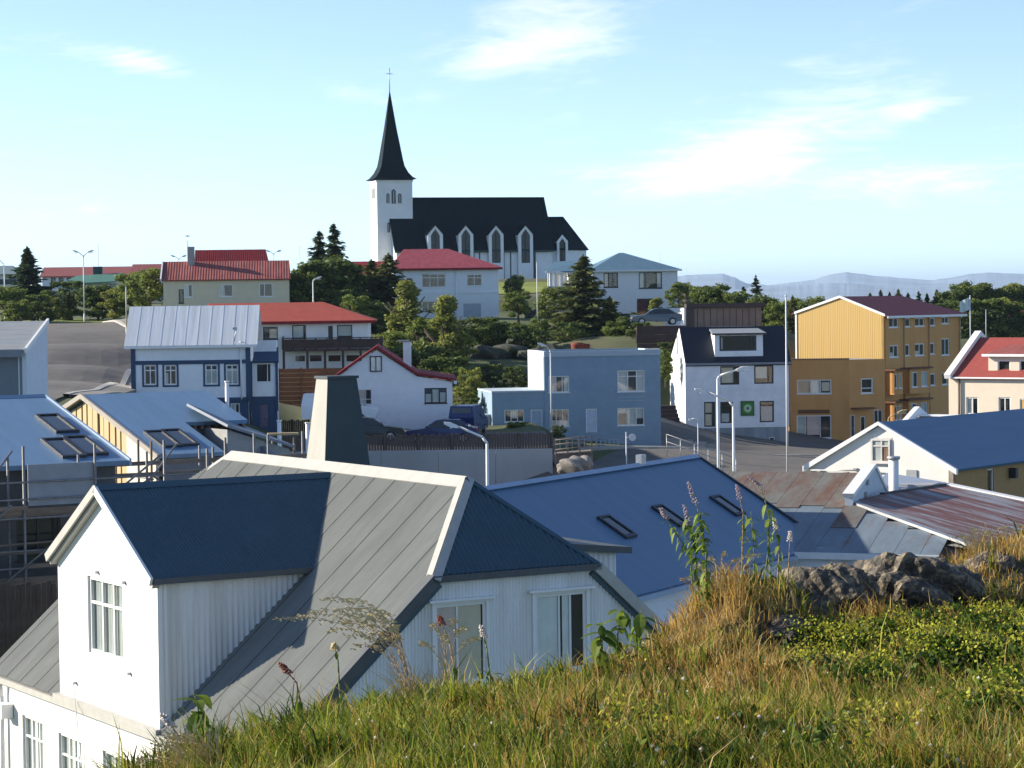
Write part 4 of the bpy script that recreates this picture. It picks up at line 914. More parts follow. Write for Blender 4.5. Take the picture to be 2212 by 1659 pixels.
# ------------------------------------------------------------------ white house with steep navy roof and wide dormer
def navy_roof_house():
    b = Bld('house', 'tall white house with steep navy roof, wide window dormer and green square sign', 'house', 1483, 970, 190, 7)
    W_ = mat('cool_white_render', (.82, .84, .86), .85, var=.05, scale=1.4, col2=(.5, .53, .56), col2_amt=.3, col2_scale=.6)
    S1 = b.S(1704, 850)[0]; ze = b.S(1590, 784)[1]; zp = b.S(1590, 924)[1]
    D = 6.6; tm = 2.35
    zr = b.S(1580, 707, tm)[1]
    kw = dict(frame=DARKTRIM, fw=.1, sill=False)
    up = [b.fwin((1556, 791, 1597, 831), cols=(.72,), curtain=((.05, .7, .1, 1, CURT_B),), **kw), b.fwin((1629, 789, 1671, 829), cols=(.72,), curtain=((.1, .7, .3, 1, CURT_W),), **kw)]
    lo = [b.fwin((1521, 868, 1545, 922), rows=(.55,), cols=(.8,), curtain=((.05, .75, .55, 1, CURT_B), (.05, .7, .05, .5, CURT_B)), name='door', **kw), b.fwin((1556, 868, 1584, 914), rows=(.8,), curtain=((.1, .7, .05, .45, CURT_W),), **kw), b.fwin((1641, 866, 1672, 912), rows=(.8,), curtain=((0.05, .95, .05, .75, mat('blue_blind', (.25, .33, .42), .9)),), **kw)]
    b.wall('front', 0, 0, S1, zp, ze, up + lo, W_)
    b.wall('front', .04, .03, S1 - .03, -3, zp, [b.fdoor((1662, 944, 1674, 970), DARKTRIM)], mat('weathered_plinth', (.26, .30, .33), .9, var=.25, scale=1.5, stretch=(1, 1, .3)), name='plinth')
    b.part('side_wall', MB().box(0, .2, .225, D, -3, ze), W_); b.part('side_wall', MB().box(S1 - .2, S1, .225, D, -3, ze), W_); b.part('wall', MB().box(.2, S1 - .2, D - .2, D, -3, ze), W_)
    b.part('corner_pilaster', MB().box(-.05, b.S(1494, 850)[0], -.06, -.001, zp, ze), W_)
    # asymmetric: steep front slope, back slope
    k = (zr - ze) / tm
    ro = b.part('roof', MB().slab([(-.02, -.2, ze - k * .2 + .1), (S1 + .2, -.2, ze - k * .2 + .1), (S1 + .2, tm, zr + .06), (-.02, tm, zr + .06)], .12), NAVY)
    kb = (zr - ze) / (D - tm)
    b.part('roof', MB().slab([(-.02, tm, zr + .06), (S1 + .2, tm, zr + .06), (S1 + .2, D + .2, ze - kb * .2 + .06), (-.02, D + .2, ze - kb * .2 + .06)], .12), NAVY)
    b.part('gable', MB().prism([(.05, ze), (D, ze), (tm, zr)], -.03, .2, axis='x'), WHITE); b.part('gable', MB().prism([(.05, ze), (D, ze), (tm, zr)], S1 - .2, S1, axis='x'), W_)
    t_, z_ = b.LS(1463, 745, -.03); b.part('gable_slit', MB().box(-.05, -.031, t_ - .18, t_ + .18, z_ - .75, z_ + .75), DARKTRIM)
    fascia(b, -.02, S1 + .2, -.1, ze + .02, mat('grey_gutter', (.2, .22, .25), .6), .16, .14, 'gutter')
    # dormer
    td = .35; d0, d1 = b.S(1544, 745, td)[0], b.S(1648, 745, td)[0]; z0 = b.S(1600, 772, td)[1]; z1 = b.S(1600, 721, td)[1]
    dw = b.fwin((1554, 725, 1634, 758), t=td, cols=(.12, .86), frame=DARKTRIM, fw=.14, sill=False, curtain=((.02, .1, 0, 1, CURT_W),))
    b.wall('front', td, d0, d1, z0, z1, [dw], W_, name='dormer_wall')
    for s in (d0, d1 - .15): b.part('dormer_cheek', MB().prism([(td + .22, z0), (td + .22, z1), (tm + .6, z1)], s, s + .15, axis='x'), W_)
    b.part('dormer_roof', MB().slab([(d0 - .25, td - .25, z1 + .05), (d1 + .25, td - .25, z1 + .05), (d1 - .05, tm + .8, z1 + .55), (d0 + .05, tm + .8, z1 + .55)], .1), mat('grey_felt_roof', (.24, .27, .30), .8))
    fascia(b, d0 - .25, d1 + .25, td - .24, z1 + .06, DARKTRIM, .14)
    # square green sign with a pale round leaf mark
    q = b.fwin((1600, 866, 1629, 898)); cx, cz = (q.x0 + q.x1) / 2, (q.z0 + q.z1) / 2; h = (q.z1 - q.z0) / 2
    sg = b.part('wall_sign', MB().box(q.x0, q.x1, -.08, -.001, q.z0, q.z1), mat('sign_dark_green', (.015, .10, .02), .5)); MB().box(q.x0 + .12, q.x1 - .12, -.1, -.081, q.z0 + .12, q.z1 - .12).build('sign_panel', GREEN_SHUT, sg)
    PG = mat('sign_pale_green', (.35, .55, .22), .6)
    def disc(r, y0, y1, m, name):
        pts = [(cx + r * math.cos(a * math.pi / 12), cz + r * math.sin(a * math.pi / 12)) for a in range(24)]; MB().prism(pts, y0, y1).build(name, m, sg)
    disc(h * .55, -.115, -.101, PG, 'sign_ring'); disc(h * .36, -.125, -.116, mat('sign_pale_blue', (.45, .62, .55), .6), 'sign_disc')
    MB().prism([(cx - .05, cz - .13), (cx + .12, cz - .02), (cx + .02, cz + .16), (cx - .1, cz + .05)], -.135, -.126).build('sign_leaf', DARKTRIM, sg)
navy_roof_house()
# ------------------------------------------------------------------ ochre apartment block
def ochre_block():
    b = Bld('apartment_block', 'four storey ochre apartment block with dark red roof and sunlit corrugated gable', 'building', 1911.6, 955, 205, -40)
    # local: s along the gable wall (to the right = nearer), origin at the near corner; the gable lies at s<0, the window wall runs back along t at s=0
    gl = b.S(1720.7, 720)[0]; zr_ = b.S(1815, 643.5)[1]; ze = b.S(1911, 681)[1]; zel = b.S(1722, 676)[1]; sm = b.S(1815, 644)[0]
    Lt = b.LS(2074, 720, 0)[0]; zlo = b.S(1815, 777)[1]
    zE = min(ze, zel)
    b.wall('front', 0, gl, 0, -3, zE, [], OCHRE_CLAD, name='gable_wall')
    b.part('gable', MB().prism([(gl, zE), (0, zE), (0, ze), (sm, zr_), (gl, zel)], 0, .2), OCHRE_CLAD)
    for q in ([(gl - .15, zel - .1), (sm, zr_), (sm, zr_ + .2), (gl - .15, zel + .1)], [(sm, zr_), (.15, ze - .1), (.15, ze + .1), (sm, zr_ + .2)]): b.part('verge_trim', MB().prism(q, -.12, .0), TRIM_W)
    b.part('corner_trim', MB().box(gl - .1, gl + .06, -.06, .1, zlo, zel - .1), TRIM_W)
    k1 = (zr_ - zel) / (sm - gl); k2 = (zr_ - ze) / (0 - sm); rend = b.RP(1947, 643, (sm, 0, zr_), (1, 0, 0)).y
    rend = max(3.0, min(rend, Lt - 2)); ov = .45
    RR_ = mat('dark_red_tile', (.13, .018, .03), .7, var=.2, scale=3)
    b.part('roof', MB().slab([(sm, -.1, zr_ + .12), (ov, -.1, ze - k2 * ov + .12), (ov, Lt + ov, ze - k2 * ov + .12), (sm, rend, zr_ + .12)], .12), RR_)
    b.part('roof', MB().slab([(sm, -.1, zr_ + .12), (gl - ov, -.1, zel - k1 * ov + .12), (gl - ov, Lt + ov, zel - k1 * ov + .12), (sm, rend, zr_ + .12)], .12), RR_)
    b.part('roof', MB().slab([(sm, rend, zr_ + .12), (ov, Lt + ov, ze - k2 * ov + .12), (gl - ov, Lt + ov, zel - k1 * ov + .12)], .12), RR_)
    b.part('eave_board', MB().box(ov - .06, ov + .02, -.1, Lt + ov, ze - k2 * ov - .1, ze - k2 * ov + .1), TRIM_W)
    def rw(px, **k):
        u0, v0, u1, v1 = px; um, vm = (u0 + u1) / 2, (v0 + v1) / 2
        return Win(b.LS(u0, vm, 0)[0], b.LS(u1, vm, 0)[0], b.LS(um, v1, 0)[1], b.LS(um, v0, 0)[1], **k)
    kw = dict(frame=TRIM_W, fw=.09)
    Fu = lambda z: 1670.5 + .24479 * z; Fv = lambda z: 547.2 + .24479 * z
    rows = [((1020, 570, 1105, 655), None), ((1155, 572, 1210, 650), None), ((1250, 570, 1335, 645), None), ((1382, 568, 1428, 640), None), ((1487, 560, 1550, 622), None),
            ((1028, 810, 1105, 918), CURT_W), ((1155, 803, 1205, 905), None), ((1250, 795, 1335, 903), CURT_W), ((1382, 790, 1425, 890), None), ((1485, 750, 1555, 900), None),
            ((1380, 1060, 1430, 1168), None), ((1490, 1050, 1540, 1160), None)]
    ws = [rw((Fu(q[0]), Fv(q[1]), Fu(q[2]), Fv(q[3])), curtain=((0, .6, 0, .4, c),) if c else None, cols=(.5,) if q[2] - q[0] > 60 else (), **kw) for q, c in rows]
    b.wall('right', 0, 0.0, Lt, -3, ze, ws, OCHRE, name='window_wall')
    b.part('wall', MB().box(gl, -.25, Lt - .2, Lt, -3, zE), OCHRE); b.part('side_wall', MB().box(gl, gl + .2, .23, Lt - .2, -3, zE), OCHRE)
    # projecting bays with thin canopies
    for q in ((915, 1040, 1125, 1200), (1160, 1020, 1362, 1185), (910, 1325, 1120, 1480), (1150, 1295, 1358, 1440)):
        t0 = b.LS(Fu(q[0]) + 6, Fv(1100), .6)[0]; t1 = b.LS(Fu(q[2]), Fv(1100), .6)[0]; um = Fu((q[0] + q[2]) / 2); z1 = b.LS(um, Fv(q[1]), .6)[1]; z0 = b.LS(um, Fv(q[3] + 40), .6)[1]
        t0 = max(t0, .2)
        zz = z0 + (z1 - z0) * .22; wz = z1 - .25
        w1 = Win(t0 + (t1 - t0) * .1, t0 + (t1 - t0) * .42, zz, wz, frame=TRIM_W, fw=.08, curtain=((0, .5, 0, 1, CURT_W),)); w2 = Win(t0 + (t1 - t0) * .58, t0 + (t1 - t0) * .9, zz, wz, frame=TRIM_W, fw=.08, curtain=((.2, .9, 0, .9, CURT_W),))
        b.wall('right', .8, t0, t1, z0, z1, [w1, w2], OCHRE, name='bay_wall', th=.2)
        b.part('bay_side', MB().box(.001, .799, t0, t0 + .15, z0, z1), OCHRE); b.part('bay_side', MB().box(.001, .799, t1 - .15, t1, z0, z1), OCHRE)
        b.part('bay_canopy', MB().box(.001, 1.05, t0 - .2, t1 + .2, z1, z1 + .14), mat('rust_brown_canopy', (.16, .07, .03), .8)); b.part('bay_floor', MB().box(.001, .82, t0, t1, z0 - .1, z0), OCHRE)
    for v0 in (1150, 1370, 1640): t_ = b.LS(Fu(v0), Fv(800), 0)[0]; b.part('downpipe', MB().tube((.1, t_, -1), (.1, t_, ze), .06, n=6), mat('pale_ochre_pipe', (.5, .34, .18), .7))
    # two-storey block in front, parallel to the street
    c = Bld('apartment_annex', 'two storey ochre block with broad shop windows in front of the sunlit gable', 'building', 1705, 958, 197, -4)
    s1 = c.S(1834.5, 850)[0]; zt = c.S(1770, 777.5)[1]
    fw = [c.fwin((1722, 820, 1796, 851), cols=(.4, .68), curtain=((.42, .66, 0, 1, CURT_W), (.72, .95, .2, .8, CURT_B)), **kw), c.fwin((1721, 897, 1796, 947), cols=(.26, .68), curtain=((.02, .24, 0, 1, CURT_W), (.3, .66, .15, 1, CURT_P)), **kw)]
    c.wall('front', 0, 0, s1, -3, zt, fw, OCHRE)
    # the right part turns away from us
    Dn = 9.0
    P1 = c.O + c.e * s1; d2 = Bld('apartment_wing', 'narrow ochre wing with one square window and a dark doorway', 'building', 1834.8, 958, P1.y + .02, 24)
    s2 = d2.S(1912, 850)[0]; zt2 = d2.S(1870, 776)[1]
    w2 = [d2.fwin((1860, 817, 1886, 850), rows=(.35,), frame=TRIM_W, fw=.1), d2.fdoor((1838, 896, 1847, 952), DARKTRIM), d2.fwin((1859, 899, 1870, 932), frame=TRIM_W), d2.fwin((1888, 885, 1907, 915), frame=TRIM_W, cols=(.5,))]
    d2.wall('front', 0, 0.01, s2, -3, zt2, w2, OCHRE); d2.part('canopy', MB().box(d2.S(1838, 880)[0], d2.S(1880, 880)[0], -.8, -.001, d2.S(1860, 883)[1], d2.S(1860, 880)[1]), mat('rust_brown_canopy', (.16, .07, .03), .8))
    d2.part('flat_roof', MB().box(0.01, s2, .221, 5, zt2 - .3, zt2 - .02), CONC); d2.part('side_wall', MB().box(s2 - .2, s2, .225, 5, -3, zt2 - .31), OCHRE)
    c.part('flat_roof', MB().box(0, s1, .225, 6, zt - .3, zt - .02), CONC); c.part('side_wall', MB().box(0, .2, .225, 6, -3, zt - .31), OCHRE); c.part('wall', MB().box(.2, s1, 5.8, 6, -3, zt - .31), OCHRE)
    c.part('vent_strip', MB().box(c.S(1724, 886)[0], c.S(1792, 886)[0], -.05, -.001, c.S(1760, 893)[1], c.S(1760, 885)[1]), mat('rust_brown_canopy', (.16, .07, .03), .8))
    c.part('parapet', MB().box(-.04, s1 + .02, -.05, .2, zt, zt + .12), mat('brown_coping', (.30, .17, .07), .8))
    downpipe(c, .15, 0, -2, zt, mat('pale_ochre_pipe', (.5, .34, .18), .7))
ochre_block()

# ------------------------------------------------------------------ cream house at the right edge
def cream_house():
    b = Bld('house', 'sunlit cream house with brick red roof and white gable coping at the right edge', 'house', 2050, 930, 162, -38)
    CR = mat('sunny_cream_render', (.74, .64, .50), .85, var=.05, scale=1.5)
    S1 = b.S(2420, 850)[0]; ze = b.S(2062, 810)[1]; D = 8.0; tm = 4.0; zr = b.S(2092, 729, tm)[1]
    kw = dict(frame=TRIM_W, fw=.08, cols=(.5,))
    ws = [b.fwin((2087, 858, 2113, 895), curtain=((0, .5, 0, 1, CURT_W),), **kw), b.fwin((2157, 858, 2183, 895), **kw), b.fdoor((2203, 862, 2230, 920), mat('yellow_shutter', (.6, .38, .12), .7)), b.fwin((2260, 858, 2290, 895), **kw)]
    b.wall('front', 0, 0, S1, -3, ze, ws, CR)
    b.part('side_wall', MB().box(0, .2, .225, D, -3, ze), CR); b.part('side_wall', MB().box(S1 - .2, S1, .225, D, -3, ze), CR); b.part('wall', MB().box(.2, S1 - .2, D - .2, D, -3, ze), CR)
    roof_s(b, .25, S1, 0, D, ze, zr, RED_BRICKISH, over=.25, side=0)
    b.part('gable', MB().prism([(0, ze), (D, ze), (tm, zr + .05)], 0, .2, axis='x'), CR)
    k = (zr - ze) / tm
    b.part('gable_coping', MB().prism([(-.35, ze - k * .35 - .02), (tm, zr + .12), (tm, zr + .45), (-.45, ze - k * .35 + .25)], -.12, .34, axis='x'), TRIM_W)
    b.part('gable_coping', MB().prism([(tm, zr + .12), (D + .3, ze), (D + .35, ze + .3), (tm, zr + .45)], -.12, .34, axis='x'), TRIM_W)
    fascia(b, .3, S1, -.2, ze - .12, TRIM_W, .1, .1, 'gutter')
    b.part('downpipe', MB().tube((b.S(2073, 850)[0], -.1, -1), (b.S(2073, 850)[0], -.1, ze - .2), .07, n=6), mat('brown_pipe', (.12, .08, .06), .6))
    td = .5; d0 = b.S(2135, 790, td)[0]; d1 = b.S(2300, 790, td)[0]; z0 = b.S(2170, 818, td)[1]; z1 = b.S(2170, 766, td)[1]
    dw = [b.fwin((2155, 778, 2182, 812), t=td, frame=TRIM_W, fw=.08), b.fwin((2202, 778, 2230, 812), t=td, frame=TRIM_W, fw=.08)]
    b.wall('front', td, d0, d1, z0, z1, dw, CR, name='dormer_wall'); b.part('dormer_cheek', MB().prism([(td + .22, z0), (td + .22, z1), (tm, z1)], d0, d0 + .15, axis='x'), CR)
    b.part('dormer_roof', MB().slab([(d0 - .3, td - .3, z1 + .02), (d1 + .3, td - .3, z1 + .02), (d1, tm, z1 + .75), (d0 + .5, tm, z1 + .75)], .12), RED_DULL); fascia(b, d0 - .3, d1 + .3, td - .29, z1 + .04, TRIM_W, .16)
cream_house()

# ------------------------------------------------------------------ white gabled workshop with blue roof (right)
def workshop():
    b = Bld('workshop', 'white gabled workshop with blue metal roof and ochre side wall', 'building', 2059.7, 1125, 104, -38)
    gl = b.S(1749, 1005)[0]; ze = b.S(2059, 1012)[1]; zl = b.S(1749, 1006)[1]; sm = b.S(1901, 916)[0]; zr = b.S(1901, 917)[1]
    WL = mat('warm_white_render', (.78, .77, .72), .85, var=.04, scale=1.2, col2=(.65, .64, .6), col2_amt=.3, col2_scale=.5)
    Lt = 15.0
    b.wall('front', 0, gl, 0, -1, min(ze, zl), [], WL, name='gable_wall')
    b.part('gable', MB().prism([(gl, min(ze, zl)), (0, min(ze, zl)), (0, ze), (sm, zr), (gl, zl)], 0, .22), WL)
    w = b.fwin((1883, 948, 1924, 999), cols=(.55,), rows=(.7,), frame=mat('white_old_frame', (.6, .58, .55), .7), fw=.08, depth=.1, curtain=((.56, 1, 0, .7, mat('brown_board', (.32, .18, .12), .8)),)); w.build(b.root, (0, -.1, 0), 0)
    b.part('window_surround', MB().box(w.x0 - .06, w.x1 + .06, -.02, -.001, w.z0 - .06, w.z1 + .06), mat('white_old_frame', (.6, .58, .55), .7))
    ro = .25; k2 = (zr - ze) / (0 - sm); k1 = (zr - zl) / (sm - gl)
    xe = Lt
    b.part('roof', MB().slab([(sm, -.15, zr + .1), (ro, -.15, ze - k2 * ro + .1), (ro, Lt, ze - k2 * ro + .1), (sm, Lt, zr + .1)], .12), BLUE_METAL2)
    b.part('roof', MB().slab([(sm, -.15, zr + .1), (gl - ro, -.15, zl - k1 * ro + .1), (gl - ro, Lt, zl - k1 * ro + .1), (sm, Lt, zr + .1)], .12), BLUE_METAL2)
    for q in ([(gl - ro, zl - k1 * ro - .12), (sm, zr - .02), (sm, zr + .14), (gl - ro, zl - k1 * ro + .12)], [(sm, zr - .02), (ro, ze - k2 * ro - .12), (ro, ze - k2 * ro + .12), (sm, zr + .14)]): b.part('verge_board', MB().prism(q, -.2, -.03), TRIM_W)
    OC = mat('ochre_side_wall', (.40, .24, .09), .85, var=.08)
    t_, z_ = b.LS(2140, 1040, 0); ws = [Win(t_ - .3, t_ + .3, z_ - .55, z_ + .55, frame=TRIM_W, fw=.06)]
    b.wall('right', 0, 0.0, Lt, -1, ze - .02, ws, OC, name='side_wall'); b.part('wall', MB().box(gl, -.23, Lt - .2, Lt, -1, ze - .3), OC); b.part('side_wall', MB().box(gl, gl + .2, .23, Lt - .2, -1, zl - .1), WL)
    tl = b.LS(2190, 1000, .2)[0]; b.part('wall_lamp', MB().box(.01, .35, tl - .12, tl + .12, ze - .75, ze - .3), DARKTRIM)
    zb = b.S(1800, 1017)[1]; b.part('cable_rail', MB().tube((gl + .1, -.15, zb), (b.S(1900, 1010)[0], -.15, zb + .1), .035, n=5), STEEL)
    for u, v in ((1772, 1016), (1806, 1024), (1850, 1014), (1830, 1022)): s, z = b.S(u, v); b.part('bracket', MB().box(s - .08, s + .08, -.16, -.001, z - .06, z + .06), STEEL)
    s, z = b.S(1970, 1025); b.part('vent_grille', MB().box(s - .25, s + .25, -.05, -.001, z - .2, z + .2), STEEL)
    # building behind it: pale roof with a white gable parapet
    c = Bld('workshop', 'low building with pale grey blue roof and white parapet behind the workshop', 'building', 1922, 1000, 126, -32)
    cz = c.S(2060, 902, 3)[1]; s1 = c.S(2420, 940)[0]
    GB = mat('pale_blue_grey_roof', (.36, .42, .50), .5, var=.05)
    c.part('wall', MB().box(0, s1, .5, 8, -3, cz - 1.6), WL)
    c.part('roof', MB().slab([(0, -1.0, cz - 2.0), (s1, -1.0, cz - 2.0), (s1, 4, cz), (0, 4, cz)], .12), GB); c.part('roof', MB().slab([(0, 4, cz), (s1, 4, cz), (s1, 9, cz - 2), (0, 9, cz - 2)], .12), GB)
    c.part('ridge_cap', MB().box(0, s1, 3.8, 4.2, cz, cz + .1), TRIM_W)
    c.part('parapet', MB().prism([(-1.2, cz - 2.0), (4, cz + .1), (4, cz + .5), (-1.2, cz - 1.5)], -.3, 0, axis='x'), TRIM_W); c.part('parapet', MB().prism([(4, cz + .1), (9, cz - 2), (9, cz - 1.5), (4, cz + .5)], -.3, 0, axis='x'), TRIM_W)
workshop()

# ------------------------------------------------------------------ rusty roofed sheds
def rusty_shed():
    b = Bld('shed', 'old shed with patchy rusted iron roof and white gable parapet', 'building', 1864, 1200, 96, -20)
    zr = b.S(1864, 1023)[1]; n = b.n; tm = 0
    pe = b.RP(1788, 1192, (0, -9.3, 0), (0, 1, 0)); ze = pe.z; te = -9.3
    sL = -11.0; sR = b.RP(2030, 1198, (0, te, 0), (0, 1, 0)).x
    k = (zr - ze) / (tm - te); nrm = Vector((0, -k, 1)); nrm.normalize()
    # the iron sheets of the roof, each one a part
    qa = b.RP(1838, 1083, (0, te, ze + .04), (0, -k, 1)); qb = b.RP(2067, 1166, (0, te, ze + .04), (0, -k, 1)); lineT = lambda x_: qa.y + (qb.y - qa.y) * (x_ - qa.x) / (qb.x - qa.x)
    x = sL; i = 0; rg = random.Random(4)
    while x < sR:
        x1 = min(x + .95, sR)
        if x < .2 < x1: x1 = .2
        t1 = tm if x1 <= .21 else max(te + .6, min(tm, lineT(x1 - .3)))
        t0m = te + (min(t1, te + 9.3) - te) * (.56 + rg.uniform(-.05, .05)) if x1 < 1.2 else t1
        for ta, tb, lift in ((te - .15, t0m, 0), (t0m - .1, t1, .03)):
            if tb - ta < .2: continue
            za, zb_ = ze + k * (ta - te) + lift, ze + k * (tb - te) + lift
            b.part('roof_sheet', MB().slab([(x, ta, za), (x1 - .015, ta, za), (x1 - .015, tb, zb_), (x, tb, zb_)], .03), RUST if ta > te else SHADEIRON)  # lower row takes the shadow-tinted iron, upper row plain rust
        x = x1; i += 1
    b.part('roof', MB().slab([(sL, tm, zr), (.2, tm, zr), (.2, 5, zr - 3), (sL, 5, zr - 3)], .06), RUST)
    PW = mat('cool_white_render', (.82, .84, .86)); GW = mat('grey_white_gable', (.58, .62, .66), .85, var=.07)
    # parapet gable rising above the roof on the right
    tq = b.LS(1828, 1080, .25)[0]; zq = b.LS(1828, 1080, .25)[1]
    b.part('gable_parapet', MB().prism([(tq, zq - 1.2), (4.2, zr - 2.6), (4.2, zr - 1.9), (0, zr + .25), (tq, zq + .1)], .2, .5, axis='x'), GW)
    b.part('gable_coping', MB().prism([(tq, zq + .1), (0, zr + .25), (0, zr + .4), (tq - .1, zq + .25)], .12, .56, axis='x'), TRIM_W); b.part('gable_coping', MB().prism([(0, zr + .25), (4.2, zr - 1.9), (4.2, zr - 1.75), (0, zr + .4)], .12, .56, axis='x'), TRIM_W)
    for u, v in ((1872, 1042), (1868, 1068)): t_, z_ = b.LS(u, v, .5); b.part('wall_fitting', MB().box(.501, .6, t_ - .1, t_ + .1, z_ - .1, z_ + .1), STEEL)
    b.part('wall', MB().box(sL, sR - .1, te + .1, te + .3, ze - 4, ze - .05), PW); b.part('fascia', MB().box(sL, sR, te - .2, te - .12, ze - .25, ze - .02), TRIM_W)
    b.part('side_wall', MB().box(.2, .5, te + .4, tq, ze - 4, ze + .1), GW); b.part('end_wall', MB().box(.25, .45, tq, 4.2, ze - 4, zq - 1.2), GW)
    # near-flat neighbour roof, streaked with rust, its left edge flashed in white
    p1n = Vector((0, -k, 1))
    def W1(u, v): q_ = b.RP(u, v, (0, te, ze + .04), p1n); return b.O + b.e * q_.x + b.n * q_.y + Vector((0, 0, q_.z))
    pA, pB, pC = W1(1838, 1083), W1(2067, 1166), at(2046, 1046, 97.5); pN = (pB - pA).cross(pC - pA)
    def P(u, v): r = ray(u, v); return r * (pA.dot(pN) / r.dot(pN))
    poly = [P(1838, 1083), P(1905, 1067), P(2046, 1046), P(2300, 1098), P(2330, 1300), P(2200, 1216), P(2067, 1166)]
    cx = sum((p for p in poly), Vector()) / len(poly); sd = P(2212, 1142) - P(2000, 1085); srz = math.atan2(sd.y, sd.x) - math.pi / 2
    root = thing('shed', 'long low shed with rust streaked nearly flat iron roof beside the hill', 'building', (cx.x, cx.y, -12), srz)
    inv = (Matrix.Translation((cx.x, cx.y, -12)) @ Matrix.Rotation(srz, 4, 'Z')).inverted()
    loc = [inv @ p for p in poly]
    MB().slab(loc, .1).build('roof', RUST2, root)
    mid_ = sum(loc, Vector()) / 7
    MB().slab([Vector((mid_.x + (l.x - mid_.x) * .8, mid_.y + (l.y - mid_.y) * .8, l.z - .5)) for l in loc], 3.0).build('wall', GW, root)
    def edge(i, j, m, name, w=.14):
        a, b_ = loc[i], loc[j]; d = (b_ - a).normalized(); s = Vector((-d.y, d.x, 0)) * w; MB().slab([a + Vector((0, 0, .05)) + s, b_ + Vector((0, 0, .05)) + s, b_ + Vector((0, 0, .05)) - s, a + Vector((0, 0, .05)) - s], .1).build(name, m, root)
    edge(0, 6, STEEL, 'edge_flashing'); edge(6, 5, STEEL, 'edge_flashing'); edge(2, 3, TRIM_W, 'verge_board', .22); edge(1, 2, DARKTRIM, 'verge_board', .1)
    # boiler flue and small annex in the gap
    f = Bld('flue', 'thick white vent pipe with dark cap between the sheds', 'pipe', 1931, 1075, 99, 0)
    zt = f.S(1931, 992)[1]; f.part('pipe', MB().tube((0, 0, -4), (0, 0, zt), .2, n=14), WHITE); f.part('cap', MB().tube((0, 0, zt), (0, 0, zt + .12), .26, n=14), STEEL)
    g = Bld('lean_to', 'small grey lean to shed at the foot of the white gable', 'shed', 1898, 1080, 100.5, -25)
    zt2 = g.S(1930, 1046)[1]; g.part('wall', MB().box(0, 2.2, 0, 1.5, -3, zt2), mat('grey_board', (.35, .36, .38), .8)); g.part('roof', MB().slab([(-.1, -.2, zt2), (2.4, -.2, zt2 - .3), (2.4, 1.6, zt2), (-.1, 1.6, zt2 + .35)], .08), mat('pale_blue_grey_roof', (.36, .42, .50)))
    g.part('post', MB().box(.1, .22, -.35, -.22, -3, zt2 + .5), mat('yellow_post', (.6, .45, .15), .7))
SHADEIRON = mat('shadow_blue_weathered_iron', (.17, .215, .25), .6, .1, var=.2, scale=1.5, stretch=(1.2, .4, 1), col2=(.20, .09, .05), col2_amt=.75, col2_scale=.6, ramp=(.56, .68))  # rust-spotted iron; its blue-grey carries the hall's shadow on the lower roof
RUSTG = mat('weathered_iron', (.25, .26, .24), .75, .1, var=.2, scale=2, col2=(.26, .12, .06), col2_amt=.8, col2_scale=.8, ramp=(.5, .62))
rusty_shed()

